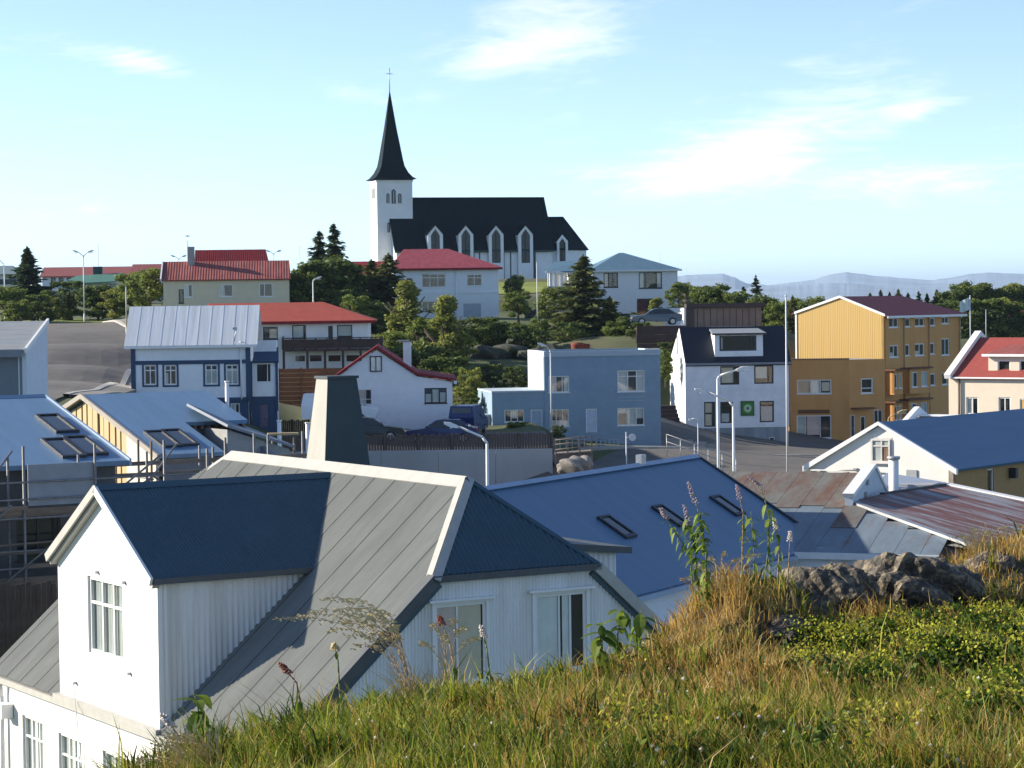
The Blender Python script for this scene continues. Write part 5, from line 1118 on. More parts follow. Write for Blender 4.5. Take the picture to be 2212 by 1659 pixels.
# ------------------------------------------------------------------ big building with the blue metal roof (middle)
def long_blue_roof():
    B2 = 28.3                                          # ridge direction: degrees right of forward
    b = Bld('hall', 'long hall with plain blue metal roof and three small skylights', 'building', 1780, 1175, 90, 90 - B2)
    # s runs away along the ridge (to the far right), t runs to the left across the roof; origin = far right eave corner
    ridge = None
    lo_, hi_ = 0.5, 15.0
    for _ in range(50):
        m_ = (lo_ + hi_) / 2; P = b.O + b.n * m_; uu = CU + FPX * (P.x - 0) / P.y
        # find t where the rake foot reaches the ridge pixel column
        if uu > 1500: lo_ = m_
        else: hi_ = m_
    w = m_; zr = b.LS(1500, 985, 0)[1]; k = zr / w; L = 24.0
    nrm = Vector((0, -k, 1)).normalized()
    b.part('roof', MB().slab([(-L, -.1, -k * .1), (0.1, -.1, -k * .1), (0.1, w, zr), (-L, w, zr)], .15), BLUE_METAL2)
    b.part('roof', MB().slab([(-L, w, zr), (0.1, w, zr), (0.1, 2 * w + .1, -k * .1), (-L, 2 * w + .1, -k * .1)], .15), BLUE_METAL2)
    b.part('ridge_cap', MB().prism([(w - .22, zr - .05), (w, zr + .07), (w + .22, zr - .05)], -L, .1, axis='x'), mat('pale_blue_ridge', (.30, .40, .52), .5))
    b.part('verge_board', MB().prism([(-.2, -.35), (w, zr - .16), (w, zr + .06), (-.2, .0)], .1, .22, axis='x'), DARKTRIM); b.part('verge_board', MB().prism([(w, zr - .16), (2 * w + .2, -.35), (2 * w + .2, 0), (w, zr + .06)], .1, .22, axis='x'), DARKTRIM)
    WB = mat('pale_blue_white_board', (.80, .83, .86))
    q = [(-9.2, 'w'), (-6.0, 'w'), (-2.6, 'w')]
    ws = [Win(s, s + 2.0, -2.4, -.75, cols=(.5,), frame=DARKTRIM, fw=.08, sill=False) for s, _ in q]
    b.wall('front', .3, -L + .2, -.1, -3.6, -.2, ws, WB); b.part('wall', MB().box(-L + .2, -.1, 2 * w - .5, 2 * w - .3, -3.6, -.2), WB)
    b.part('end_wall', MB().prism([(.3, -3.6), (2 * w - .3, -3.6), (2 * w - .3, -.3), (w, zr - .2), (.3, -.3)], -.3, -.1, axis='x'), WB); b.part('end_wall', MB().prism([(.3, -3.6), (2 * w - .3, -3.6), (2 * w - .3, -.3), (w, zr - .2), (.3, -.3)], -L + .2, -L + .4, axis='x'), WB)
    b.part('gutter', MB().box(-L, 0, -.2, -.08, -.28, -.12), mat('pale_blue_ridge', (.30, .40, .52), .5))
    ay = Vector((0, 1, k)).normalized()
    for u, v in ((1332, 1140), (1447, 1116), (1571, 1094)):
        c = b.RP(u, v, (0, 0, 0), (0, -k, 1)); skylight(b.root, c, (1, 0, 0), ay, nrm, .85, 1.25)
    MB().box(-5, -4.6, w - .12, w + .1, zr, zr + .35).build('ridge_vent', STEEL, b.root)
    return b
long_blue_roof()
# ------------------------------------------------------------------ church on the hill
def church():
    b = Bld('church', 'white church with tall dark spire and steep dark green roof on the hilltop', 'church', 857, 600, 333, 14)
    CW = mat('church_white', (.84, .85, .84), .85, var=.04, scale=.8, col2=(.6, .62, .62), col2_amt=.3, col2_scale=.3)
    CR = mat('church_dark_roof', (.002, .013, .019), .8, var=.3, scale=2, stretch=(3, .3, .3), spec=.15)
    CG = mat('church_green_trim', (.015, .05, .05), .6)
    GL = mat('leaded_glass', (.028, .032, .036), .25, var=.3, scale=6)
    ze = b.S(1000, 533)[1]; S1 = b.S(1192, 550)[0]; tr = 5.2; zr = b.S(1040, 426, tr)[1]; k = (zr - ze) / tr; D = 2 * tr
    # nave
    b.part('nave_wall', MB().box(0, S1, 0, .3, -4, ze), CW); b.part('nave_wall', MB().box(0, S1, D - .3, D, -4, ze), CW)
    b.part('nave_gable', MB().prism([(0.31, -4), (D - .31, -4), (D - .31, ze), (tr, zr - .3), (0.31, ze)], 0, .3, axis='x'), CW); b.part('nave_gable', MB().prism([(0.31, -4), (D - .31, -4), (D - .31, ze), (tr, zr - .3), (0.31, ze)], S1 - .3, S1, axis='x'), CW)
    rl = b.S(849, 472, tr * .57)[0]; rr_ = b.S(1183, 425, tr)[0]
    b.part('nave_roof', MB().slab([(-.3, -.4, ze - k * .4), (S1 + .35, -.4, ze - k * .4), (S1 + .35, tr, zr), (-.3, tr, zr)], .2), CR); b.part('nave_roof', MB().slab([(-.3, tr, zr), (S1 + .35, tr, zr), (S1 + .35, D + .4, ze - k * .4), (-.3, D + .4, ze - k * .4)], .2), CR)
    b.part('nave_eave_trim', MB().box(-.3, S1 + .3, -.42, -.3, ze - k * .4 - .25, ze - k * .4), CG)
    # wall dormers with tall lancet windows
    def lancet(cs, zb, za, w, base, t0=-.55, bw=None):
        hw = bw; sh = za - hw * 1.15                    # shoulder height
        # white gabled frame around the opening: two jambs, gable head
        ih = w; zs = za - .55 - ih * 1.35              # inner spring line, inner apex
        fr = MB(); fr.prism([(cs - hw, base), (cs - ih, base), (cs - ih, zs), (cs - ih * .55, zs + ih * .75), (cs, za - .5), (cs, za), (cs - hw, sh)], t0, .4)
        fr.prism([(cs + ih, base), (cs + hw, base), (cs + hw, sh), (cs, za), (cs, za - .5), (cs + ih * .55, zs + ih * .75), (cs + ih, zs)], t0, .4)
        fr.box(cs - ih, cs + ih, t0, .4, base, zb)
        o = fr.build('window_bay', CW, b.root)
        MB().prism([(cs - ih, zb), (cs + ih, zb), (cs + ih, zs), (cs + ih * .55, zs + ih * .75), (cs, za - .5), (cs - ih * .55, zs + ih * .75), (cs - ih, zs)], t0 + .2, t0 + .3).build('leaded_window', GL, o)
        for dz in (.25, .5, .75): MB().box(cs - ih, cs + ih, t0 + .12, t0 + .2, zb + (zs - zb) * dz - .03, zb + (zs - zb) * dz + .03).build('glazing_bar', CG, o)
        MB().box(cs - .04, cs + .04, t0 + .1, t0 + .19, zb, zs + ih * .6).build('glazing_bar', CG, o)
        for sg in (-1, 1):
            q = [(cs + sg * hw * 1.12, sh - .12), (cs, za + .02), (cs, za + .2), (cs + sg * hw * 1.2, sh - .02)]
            MB().prism(q, t0 - .12, tr * .55).build('bay_roof', CR, o)
        # roof of the little gable runs back into the slope (dark), its cheeks stay under it
        MB().prism([(cs - hw, base + 2), (cs + hw, base + 2), (cs + hw, sh), (cs, za), (cs - hw, sh)], t0 + .96, max(t0 + 1.2, (sh - ze) / k + .3)).build('bay_cheek', CW, o)
    for u in (940.8, 1006.6, 1072, 1135.6):
        cs = b.S(u, 530, -.55)[0]; za = b.S(u, 487, -.55)[1]; zb = b.S(u, 568, -.55)[1]
        lancet(cs, zb, za, .62, -4, bw=1.04)
    for u in (968, 1036, 1103, 1156): s = b.S(u, 560)[0]; b.part('wall_pier', MB().box(s - .07, s + .07, -.06, -.001, -4, ze - .3), CG)
    for u in (926, 957, 990, 1023, 1055, 1088, 1119, 1153): s = b.S(u, 560)[0]; b.part('downpipe', MB().box(s - .08, s + .08, -.12, -.061, -4, ze - .3), CG)
    # chancel: lower, with polygonal end
    c0 = S1 - .01; c1 = b.S(1276, 550, 1.0)[0]; cz = b.S(1230, 539, 1.0)[1]; czr = b.S(1203, 468, tr)[1]; cr1 = b.S(1216.5, 468, tr)[0]
    mid = b.S(1222, 545, 1.0)[0]
    foot = [(c0, 1.0), (mid, 1.0), (c1, 3.2), (c1, D - 3.2), (mid, D - 1.0), (c0, D - 1.0)]
    b.part('chancel_wall', MB().prism(foot, -4, cz, axis='z'), CW)
    ridge0, ridge1 = (c0 + .1, tr, czr), (cr1, tr, czr)
    o_ = .35
    E_ = [(c0 + .1, 1.0 - o_, cz), (mid + .1, 1.0 - o_, cz), (c1 + o_, 3.1, cz), (c1 + o_, D - 3.1, cz), (mid + .1, D - 1.0 + o_, cz), (c0 + .1, D - 1 + o_, cz)]
    for q in ([E_[0], E_[1], ridge1, ridge0], [E_[1], E_[2], ridge1], [E_[2], E_[3], ridge1], [E_[3], E_[4], ridge1], [E_[4], E_[5], ridge0, ridge1]): b.part('chancel_roof', MB().slab(q, .15), CR)
    cs = b.S(1214.5, 550, .6)[0]; lancet(cs, b.S(1214, 569, .6)[1], b.S(1214, 507, .6)[1], .45, -4, t0=.6, bw=.78)
    # tower, standing behind the foot of the roof at the left end
    tt = tr * .57
    t0s, t1s = b.S(814.6, 450, tt)[0], b.S(891.4, 450, tt)[0]; Wt = t1s - t0s; zt = b.S(850, 389, tt)[1]
    b.part('tower_wall', MB().box(t0s, t1s, tt, tt + Wt, -4, zt), CW)
    for u0, u1, v0, v1 in ((835, 841, 417, 439), (846, 854.5, 408, 440), (860, 867, 417, 439), (837, 842, 480, 502)):
        a, c = b.S(u0, v1, tt); d, e = b.S(u1, v0, tt); m_ = (a + d) / 2; hw = (d - a) / 2
        o = b.part('belfry_window', MB().prism([(a, c), (d, c), (d, e - hw), (m_, e), (a, e - hw)], tt - .06, tt - .001), GL)
        MB().box(m_ - .03, m_ + .03, tt - .1, tt - .061, c, e - hw).build('louvre_post', CW, o)
    t_, z_ = tt + Wt * .5, zt - 1.6
    for dt in (-.9, 0, .9): b.part('belfry_window', MB().box(t0s - .05, t0s - .001, t_ + dt - .2, t_ + dt + .2, z_ - .8, z_ + .6), GL)
    cxs, cts = (t0s + t1s) / 2, tt + Wt / 2
    prof = []                                          # spire profile: half width against pixel height
    for v, hwpx in ((388.7, 47.5), (384, 40), (374, 32), (360, 25.5), (345, 22.5), (320, 18.5), (280, 12), (240, 6.4), (210, 2.4), (197, .6)):
        prof.append((hwpx * (333 + tt + 2) / FPX, b.S(850, v, cts)[1]))
    m = MB()
    for i in range(len(prof) - 1):
        (h0, z0), (h1, z1) = prof[i], prof[i + 1]
        q0 = [(cxs - h0, cts - h0, z0), (cxs + h0, cts - h0, z0), (cxs + h0, cts + h0, z0), (cxs - h0, cts + h0, z0)]; q1 = [(cxs - h1, cts - h1, z1), (cxs + h1, cts - h1, z1), (cxs + h1, cts + h1, z1), (cxs - h1, cts + h1, z1)]
        for j in range(4): m.face([q0[j], q0[(j + 1) % 4], q1[(j + 1) % 4], q1[j]])
    h0, z0 = prof[0]; m.face([(cxs - h0, cts - h0, z0), (cxs - h0, cts + h0, z0), (cxs + h0, cts + h0, z0), (cxs + h0, cts - h0, z0)])
    sp = b.part('spire', m, CR)
    MB().box(cxs - Wt / 2 - .12, cxs + Wt / 2 + .12, tt - .12, tt + Wt + .12, zt - .2, zt - .001).build('cornice', CW, b.root)
    za = prof[-1][1]; MB().tube((cxs, cts, za - .3), (cxs, cts, b.S(844, 147, cts)[1]), .06, n=6).box(cxs - .45, cxs + .45, cts - .04, cts + .04, b.S(844, 160, cts)[1], b.S(844, 159, cts)[1] + .02).build('cross', STEEL, sp)
    s, z = b.S(849, 560, 0)
church()

# ------------------------------------------------------------------ rose-roofed house below the church
def rose_house():
    b = Bld('house', 'big white two storey house with rose red hipped roof below the church', 'house', 852, 694, 258, 4)
    W_ = mat('bluish_white_render', (.78, .82, .85), .85, var=.05, scale=1.2)
    S1 = b.S(1077, 640)[0]; ze = b.S(960, 579)[1]; D = 10
    kw = dict(frame=TRIM_W, fw=.09)
    ws = [b.fwin((911, 591, 963, 621), cols=(.34, .67), rows=(.7,), **kw), b.fwin((1008, 592, 1041, 618), cols=(.5,), rows=(.7,), **kw), b.fwin((911, 650, 952, 671), cols=(.34, .67), **kw),
          b.fdoor((1000, 655, 1040, 685), mat('pale_garage_door', (.42, .48, .54), .7))]
    b.wall('front', 0, 0, S1, -3, ze, ws, W_)
    for s in (0, S1 - .2): b.part('side_wall', MB().box(s, s + .2, .225, D, -3, ze), W_)
    b.part('wall', MB().box(.2, S1 - .2, D - .2, D, -3, ze), W_)
    zr = b.S(910, 538, D / 2)[1]; roof_hip(b, 0, S1, 0, D, ze, zr, b.S(872, 539, D / 2)[0], b.S(968, 537, D / 2)[0], RED_PINK, over=.45); fascia(b, -.45, S1 + .45, -.4, ze - .02, RED_DARK, .2)
    b.part('string_course', MB().box(-.03, S1 + .03, -.06, -.001, b.S(960, 634)[1], b.S(960, 631)[1]), W_); downpipe(b, b.S(985, 620)[0], 0, -1, ze, W_)
rose_house()
def blue_hip_house():
    b = Bld('house', 'white house with sea blue hipped roof and pillared porch beside the church', 'house', 1282, 692, 268, 6)
    W_ = mat('grey_white_render', (.78, .79, .79), .85, var=.05)
    S1 = b.S(1464, 640)[0]; ze = b.S(1380, 583)[1]; D = 10; sL = b.S(1200, 640, 2)[0]
    kw = dict(frame=DARKTRIM, fw=.1)
    ws = [b.fwin((1304, 589, 1335, 621), cols=(.35, .65), curtain=((0, .3, 0, 1, CURT_P),), **kw), b.fwin((1380, 588, 1430, 623), cols=(.28, .75), curtain=((.02, .2, 0, 1, CURT_W), (.8, .98, 0, 1, CURT_W)), **kw), b.fwin((1376, 645, 1424, 690), frame=DARKTRIM, fw=.1, sill=False)]
    b.wall('front', 0, 0, S1, -3, ze, ws, W_)
    b.part('side_wall', MB().box(S1 - .2, S1, .225, D, -3, ze), W_); b.part('side_wall', MB().box(0, .2, .225, 2.0, -3, ze), W_); b.part('wing_wall', MB().box(sL + 1.5, -.01, 2.6, D, -3, ze), W_); b.part('wall', MB().box(0, S1 - .2, D - .2, D, -3, ze), W_)
    zr = b.S(1341, 546, D / 2)[1]; sa = b.S(1341, 546, D / 2)[0]
    roof_hip(b, 0, S1, 0, D, ze, zr, sa - .2, sa + .3, BLUE_SEA, over=.45)
    fascia(b, -.4, S1 + .42, -.4, ze, TRIM_W, .16)
    # lower porch roof on the left with white pillars
    zp = b.S(1190, 586, 2.0)[1]; p0 = b.S(1178, 586, 2.0)[0]
    b.part('porch_roof', MB().slab([(p0, 2.0, zp), (.2, 1.6, zp), (.2, 6, zp + 1.3), (p0 + 1.5, 6, zp + 1.1)], .15), BLUE_SEA); b.part('porch_fascia', MB().box(p0, .15, 1.88, 1.99, zp - .2, zp + .02), TRIM_W)
    zf = b.S(1200, 619, 2.0)[1]
    for u in (1190, 1200, 1213): s = b.S(u, 600, 2.3)[0]; b.part('porch_pillar', MB().box(s - .16, s + .16, 2.2, 2.5, zf, zp - .2), TRIM_W)
    b.part('porch_floor', MB().box(p0 + .3, -.01, 2.1, 4, -3, zf), CONC); b.part('porch_wall', MB().box(p0 + .5, -.01, 4.01, 4.2, -3, zp), WHITE)
blue_hip_house()

# ------------------------------------------------------------------ cream house with the faded red roof (upper left)
def faded_red_house():
    b = Bld('house', 'cream house with faded red roof and square chimney on the upper left', 'house', 354, 690, 228, 5)
    S1 = b.S(625, 640)[0]; ze = b.S(480, 603)[1]; D = 9; tm = 3.6; zr = b.S(480, 564, tm)[1]
    kw = dict(frame=TRIM_W, fw=.08)
    ws = [b.fwin((398, 614, 416, 642), cols=(.5,), curtain=((.1, .5, 0, 1, CURT_W),), **kw), b.fwin((474, 614, 503, 641), cols=(.35,), curtain=((0, .3, 0, 1, CURT_W),), **kw), b.fwin((560, 612, 589, 641), cols=(.4,), **kw), b.fwin((386, 625, 397, 655), frame=DARKTRIM)]
    CRM = mat('dull_cream_render', (.70, .61, .42), .85, var=.06, scale=1.5)
    b.wall('front', 0, 0, S1, -3, ze, ws, CRM)
    for s in (0, S1 - .2): b.part('side_wall', MB().box(s, s + .2, .225, D, -3, ze), CRM); gable_s(b, .3, D, s, ze, zr - .15, CRM, tm=tm)
    b.part('wall', MB().box(.2, S1 - .2, D - .2, D, -3, ze), CRM)
    k = (zr - ze) / tm
    b.part('roof', MB().slab([(-.15, -.3, ze - k * .3 + .12), (S1 + .15, -.3, ze - k * .3 + .12), (S1 + .02, tm, zr), (-.15, tm, zr)], .12), RED_DULL); b.part('roof', MB().slab([(-.15, tm, zr), (S1 + .02, tm, zr), (S1 + .15, D + .3, ze), (-.15, D + .3, ze)], .12), RED_DULL)
    r0, r1 = b.S(421, 550, tm + 1)[0], b.S(574, 550, tm + 1)[0]; z2 = b.S(500, 539.5, tm + 2)[1]
    b.part('attic_roof', MB().slab([(r0, tm - .1, zr - .15), (r1 + .3, tm - .1, zr - .15), (r1, tm + 1.6, z2), (r0, tm + 1.6, z2)], .12), RED_DARK); b.part('attic_wall', MB().box(r0, r1, tm + .8, tm + 3.5, ze, zr + .2), CRM); b.part('attic_roof', MB().slab([(r0, tm + 1.6, z2), (r1, tm + 1.6, z2), (r1, tm + 3.6, zr), (r0, tm + 3.6, zr)], .12), RED_DARK)
    c0, c1 = b.S(405, 550, 3)[0], b.S(420, 550, 3)[0]; zc = b.S(412, 533, 3)[1]; ch = b.part('chimney', MB().box(c0, c1, 2.8, 3.5, ze, zc), CONC)
    MB().tube((c0 + .05, 2.9, zc), (c0 + .05, 2.9, b.S(405, 507, 3)[1]), .03, n=5).box(c0 - .15, c0 + .25, 2.86, 2.94, b.S(405, 511, 3)[1], b.S(405, 509, 3)[1]).build('aerial', STEEL, ch)
    b.part('verge_trim', MB().prism([(-.3, ze - .1), (tm, zr - .05), (tm, zr + .1), (-.4, ze + .08)], -.28, -.155, axis='x'), TRIM_W)
faded_red_house()

# ------------------------------------------------------------------ low brown garage above the navy-roofed house
def brown_garage():
    b = Bld('garage', 'low flat roofed brown garage with one white end wall', 'garage', 1482, 706, 222, 22)
    BR = mat('brown_boarding', (.21, .185, .16), .9, var=.15, scale=1.5)
    S1 = b.S(1649, 690)[0]; zt = b.S(1560, 664)[1]; t1 = max(4.0, min(b.LS(1441, 676, 0)[0], 9))
    b.part('end_wall', MB().box(-.2, 0, 0, t1, -3, zt), WHITE)
    nb = 12; w = S1 / nb
    for i in range(nb): b.part('wall_panel', MB().box(i * w + .03, (i + 1) * w - .03, .3, .5, -3, zt - .05), BR)
    b.part('wall_recess', MB().box(0.01, b.S(1500, 690, .1)[0], .12, .29, -3, zt), DARKTRIM)
    b.part('roof_edge', MB().box(0.01, S1 + .2, -.1, .29, zt, b.S(1560, 655)[1]), mat('brown_fascia', (.05, .04, .045), .8)); b.part('flat_roof', MB().box(0.01, S1, .51, t1, zt - .2, zt + .05), DARKTRIM); b.part('wall', MB().box(0, S1, t1, t1 + .2, -3, zt), BR)
    # dark stone bank below the garage terrace
    c = Bld('terrace_wall', 'dark brown timber terrace wall under the parked grey car', 'wall', 1376, 760, 206, 4)
    s1 = c.S(1484, 730)[0]; z1 = c.S(1430, 704)[1]; n = 7
    for i in range(n): c.part('sleeper', MB().box(-.05 * (i % 2), s1 + .05 * (i % 2), 0, .3, -3 + (z1 + 3) * i / n + .02, -3 + (z1 + 3) * (i + 1) / n), TIMBER_D)
    d = Bld('shed', 'dark brown shed half hidden behind trees beside the blue roofed house', 'shed', 1482, 660, 290, 4)
    zt = d.S(1500, 624)[1]; d.part('wall', MB().box(0, 2.6, 0, 3, -2, zt), TIMBER_D); d.part('roof', MB().box(-.2, 2.9, -.3, 3.2, zt, zt + .25), mat('brown_fascia', (.05, .04, .045), .8)); 
    for i in range(3): d.part('slat', MB().box(0, 2.6, -.05, -.001, zt - .4 - i * .5, zt - .3 - i * .5), CONC)
brown_garage()

# ------------------------------------------------------------------ grey building at the left edge
def left_grey():
    b = Bld('garage_building', 'grey corrugated roofed building with pale end wall at the left edge', 'building', 50, 900, 118, 0)
    WB = mat('pale_blue_grey_render', (.64, .69, .75), .85, var=.06); DG = mat('grey_shutter', (.17, .20, .23), .7, var=.05)
    sL = b.S(-120, 800)[0]; ze = b.S(30, 760)[1]; D = 5.4
    s1 = .02; t1 = max(3, min(b.LS(95, 780, s1)[0], 7)); D = t1
    zr = b.LS(95, 693, s1)[1]
    b.wall('front', 0, sL, 0, -3, ze, [Door(b.S(-60, 800)[0], b.S(42, 800)[0], -2.9, b.S(30, 763)[1] - .1, DG)], DG)
    b.part('side_wall', MB().prism([(0, -3), (D, -3), (D, zr - .1), (0, ze)], .001, .2, axis='x'), WB)
    RG = ridged('grey_corrugated_roof', (.27, .30, .32), .2, .6, axis=1, depth=.5, var=.2, scale=1.5, stretch=(.3, 2, 1), col2=(.36, .34, .30), col2_amt=.5, col2_scale=1)
    b.part('roof', MB().slab([(sL, -.4, ze + .12), (.2, -.4, ze + .12), (.2, D, zr), (sL, D, zr)], .12), RG); b.part('roof_fascia', MB().box(sL, .1, -.5, -.41, ze - .25, ze + .1), mat('grey_gutter', (.2, .22, .25), .6)); b.part('verge', MB().prism([(-.45, ze - .05), (D, zr - .1), (D, zr + .12), (-.45, ze + .18)], .2, .32, axis='x'), TRIM_W)
    b.part('wall', MB().box(sL, .0, D - .2, D, -3, zr - .15), WB)
left_grey()

# ------------------------------------------------------------------ far buildings on the upper left
def far_left():
    b = Bld('school', 'long low white building with dull red roof far on the upper left', 'building', 92, 640, 318, 3)
    WB = mat('pale_blue_grey_render', (.64, .69, .75)); S1 = b.S(287, 590)[0]; ze = b.S(190, 596)[1]; zr = b.S(190, 576.5, 4)[1]
    b.wall('front', 0, 0, S1, -3, ze, [b.fwin((110 + i * 17, 600, 120 + i * 17, 609), frame=DARKTRIM, fw=.1, sill=False) for i in range(6)], WB); b.part('wall', MB().box(0, S1, 7.8, 8, -3, ze), WB)
    for s in (0, S1 - .2): b.part('side_wall', MB().prism([(.23, -3), (7.8, -3), (7.8, ze), (4, zr - .1), (.23, ze)], s, s + .2, axis='x'), WB)
    RD = mat('dull_red_roof', (.27, .08, .07), .7, var=.1); b.part('roof', MB().slab([(-.3, -.4, ze), (S1 + .2, -.4, ze), (S1 + .2, 4, zr), (-.3, 4, zr)], .15), RD); b.part('roof', MB().slab([(-.3, 4, zr), (S1 + .2, 4, zr), (S1 + .2, 8.4, ze), (-.3, 8.4, ze)], .15), RD)
    c = Bld('house', 'low house with pale red roof just left of the cream house', 'house', 286, 640, 305, 3); s1 = c.S(362, 600)[0]; z1 = c.S(320, 591)[1]; z2 = c.S(320, 570.5, 3)[1]
    c.part('wall', MB().box(0, s1, 0, 6, -3, z1), WB); c.part('roof', MB().slab([(-.2, -.3, z1), (s1, -.3, z1), (s1, 3, z2), (-.2, 3, z2)], .15), RD); c.part('roof', MB().slab([(-.2, 3, z2), (s1, 3, z2), (s1, 6.3, z1), (-.2, 6.3, z1)], .15), RD); c.part('gable', MB().prism([(0, z1), (6, z1), (3, z2 - .1)], 0, .2, axis='x'), WB)
    g = Bld('shed', 'green roofed shed with dark chimney block in front of the red roofs', 'shed', 129, 640, 296, 6); s1 = g.S(266, 610)[0]; z1 = g.S(190, 612)[1]; z2 = g.S(190, 595, 4)[1]
    GR = mat('green_sheet_roof', (.08, .20, .15), .6, var=.12); PW = mat('pale_green_boards', (.45, .50, .45), .8)
    g.part('wall', MB().box(.2, s1 - .5, .3, 5, -3, z1), PW); g.part('roof', MB().slab([(0, -.4, z1 - .05), (s1, -.4, z1 + .25), (s1, 4, z2 + .3), (1.8, 4, z2)], .15), GR); g.part('gable_verge', MB().box(s1 - .05, s1 + .1, -.4, 4, z1, z1 + .3), mat('dark_green_trim', (.02, .08, .07), .6))
    c0, c1 = g.S(201.5, 585, 4.5)[0], g.S(221, 585, 4.5)[0]; g.part('chimney_block', MB().box(c0, c1, 4.2, 5.5, z1 - 1, g.S(210, 576, 4.5)[1]), mat('dark_green_cladding', (.015, .045, .05), .6))
    for u in (182, 254): s = g.S(u, 630, -.2)[0]; g.part('post', MB().box(s - .08, s + .08, -.3, -.14, -3, z1 + .1), mat('yellow_post', (.6, .45, .15), .7))
    d = Bld('house', 'grey green house cut by the left edge behind the spruce', 'house', -60, 650, 330, 2); s1 = d.S(36, 600)[0]; z1 = d.S(10, 592)[1]; z2 = d.S(10, 574, 3)[1]
    d.part('wall', MB().box(0, s1, 0, 6, -3, z1), PW); d.part('roof', MB().slab([(-.2, -.3, z1), (s1 + .3, -.3, z1), (s1 - 1, 3, z2), (-.2, 3, z2)], .15), mat('grey_blue_sheet', (.2, .27, .27), .6)); d.part('roof', MB().slab([(-.2, 3, z2), (s1 - 1, 3, z2), (s1 + .3, 6.3, z1), (-.2, 6.3, z1)], .15), mat('grey_blue_sheet', (.2, .27, .27), .6)); d.part('band', MB().box(0, s1, -.05, -.001, z1 - 1.4, z1 - .7), mat('dark_green_cladding', (.015, .045, .05)))
    e = Bld('house', 'red roofed house half hidden behind the spruces left of the church', 'house', 742, 640, 300, 4); s1 = e.S(860, 600)[0]; z1 = e.S(770, 592)[1]; z2 = e.S(770, 565, 4)[1]
    e.part('wall', MB().box(0, s1, 0, 8, -3, z1), WHITE); e.part('roof', MB().slab([(-.2, -.3, z1), (s1, -.3, z1), (s1, 4, z2), (-.2, 4, z2)], .15), RED_DARK); e.part('roof', MB().slab([(-.2, 4, z2), (s1, 4, z2), (s1, 8.3, z1), (-.2, 8.3, z1)], .15), RED_DARK); e.part('gable', MB().prism([(0, z1), (8, z1), (4, z2 - .1)], 0, .2, axis='x'), WHITE)
    f = Bld('house', 'house with pale brick chimney among the trees at the right edge', 'house', 2180, 720, 300, -5); z1 = f.S(2190, 690)[1]; f.part('wall', MB().box(0, 8, 0, 5, -3, z1), mat('brick_brown', (.28, .16, .11), .9, var=.2, scale=3)); f.part('roof', MB().slab([(-.3, -.3, z1), (8.3, -.3, z1), (8, 2.5, z1 + 1.6), (0, 2.5, z1 + 1.6)], .15), RED_DULL); f.part('chimney', MB().box(.2, .9, 2.6, 3.3, z1, z1 + 2.2), mat('brick_brown', (.28, .16, .11)))
far_left()
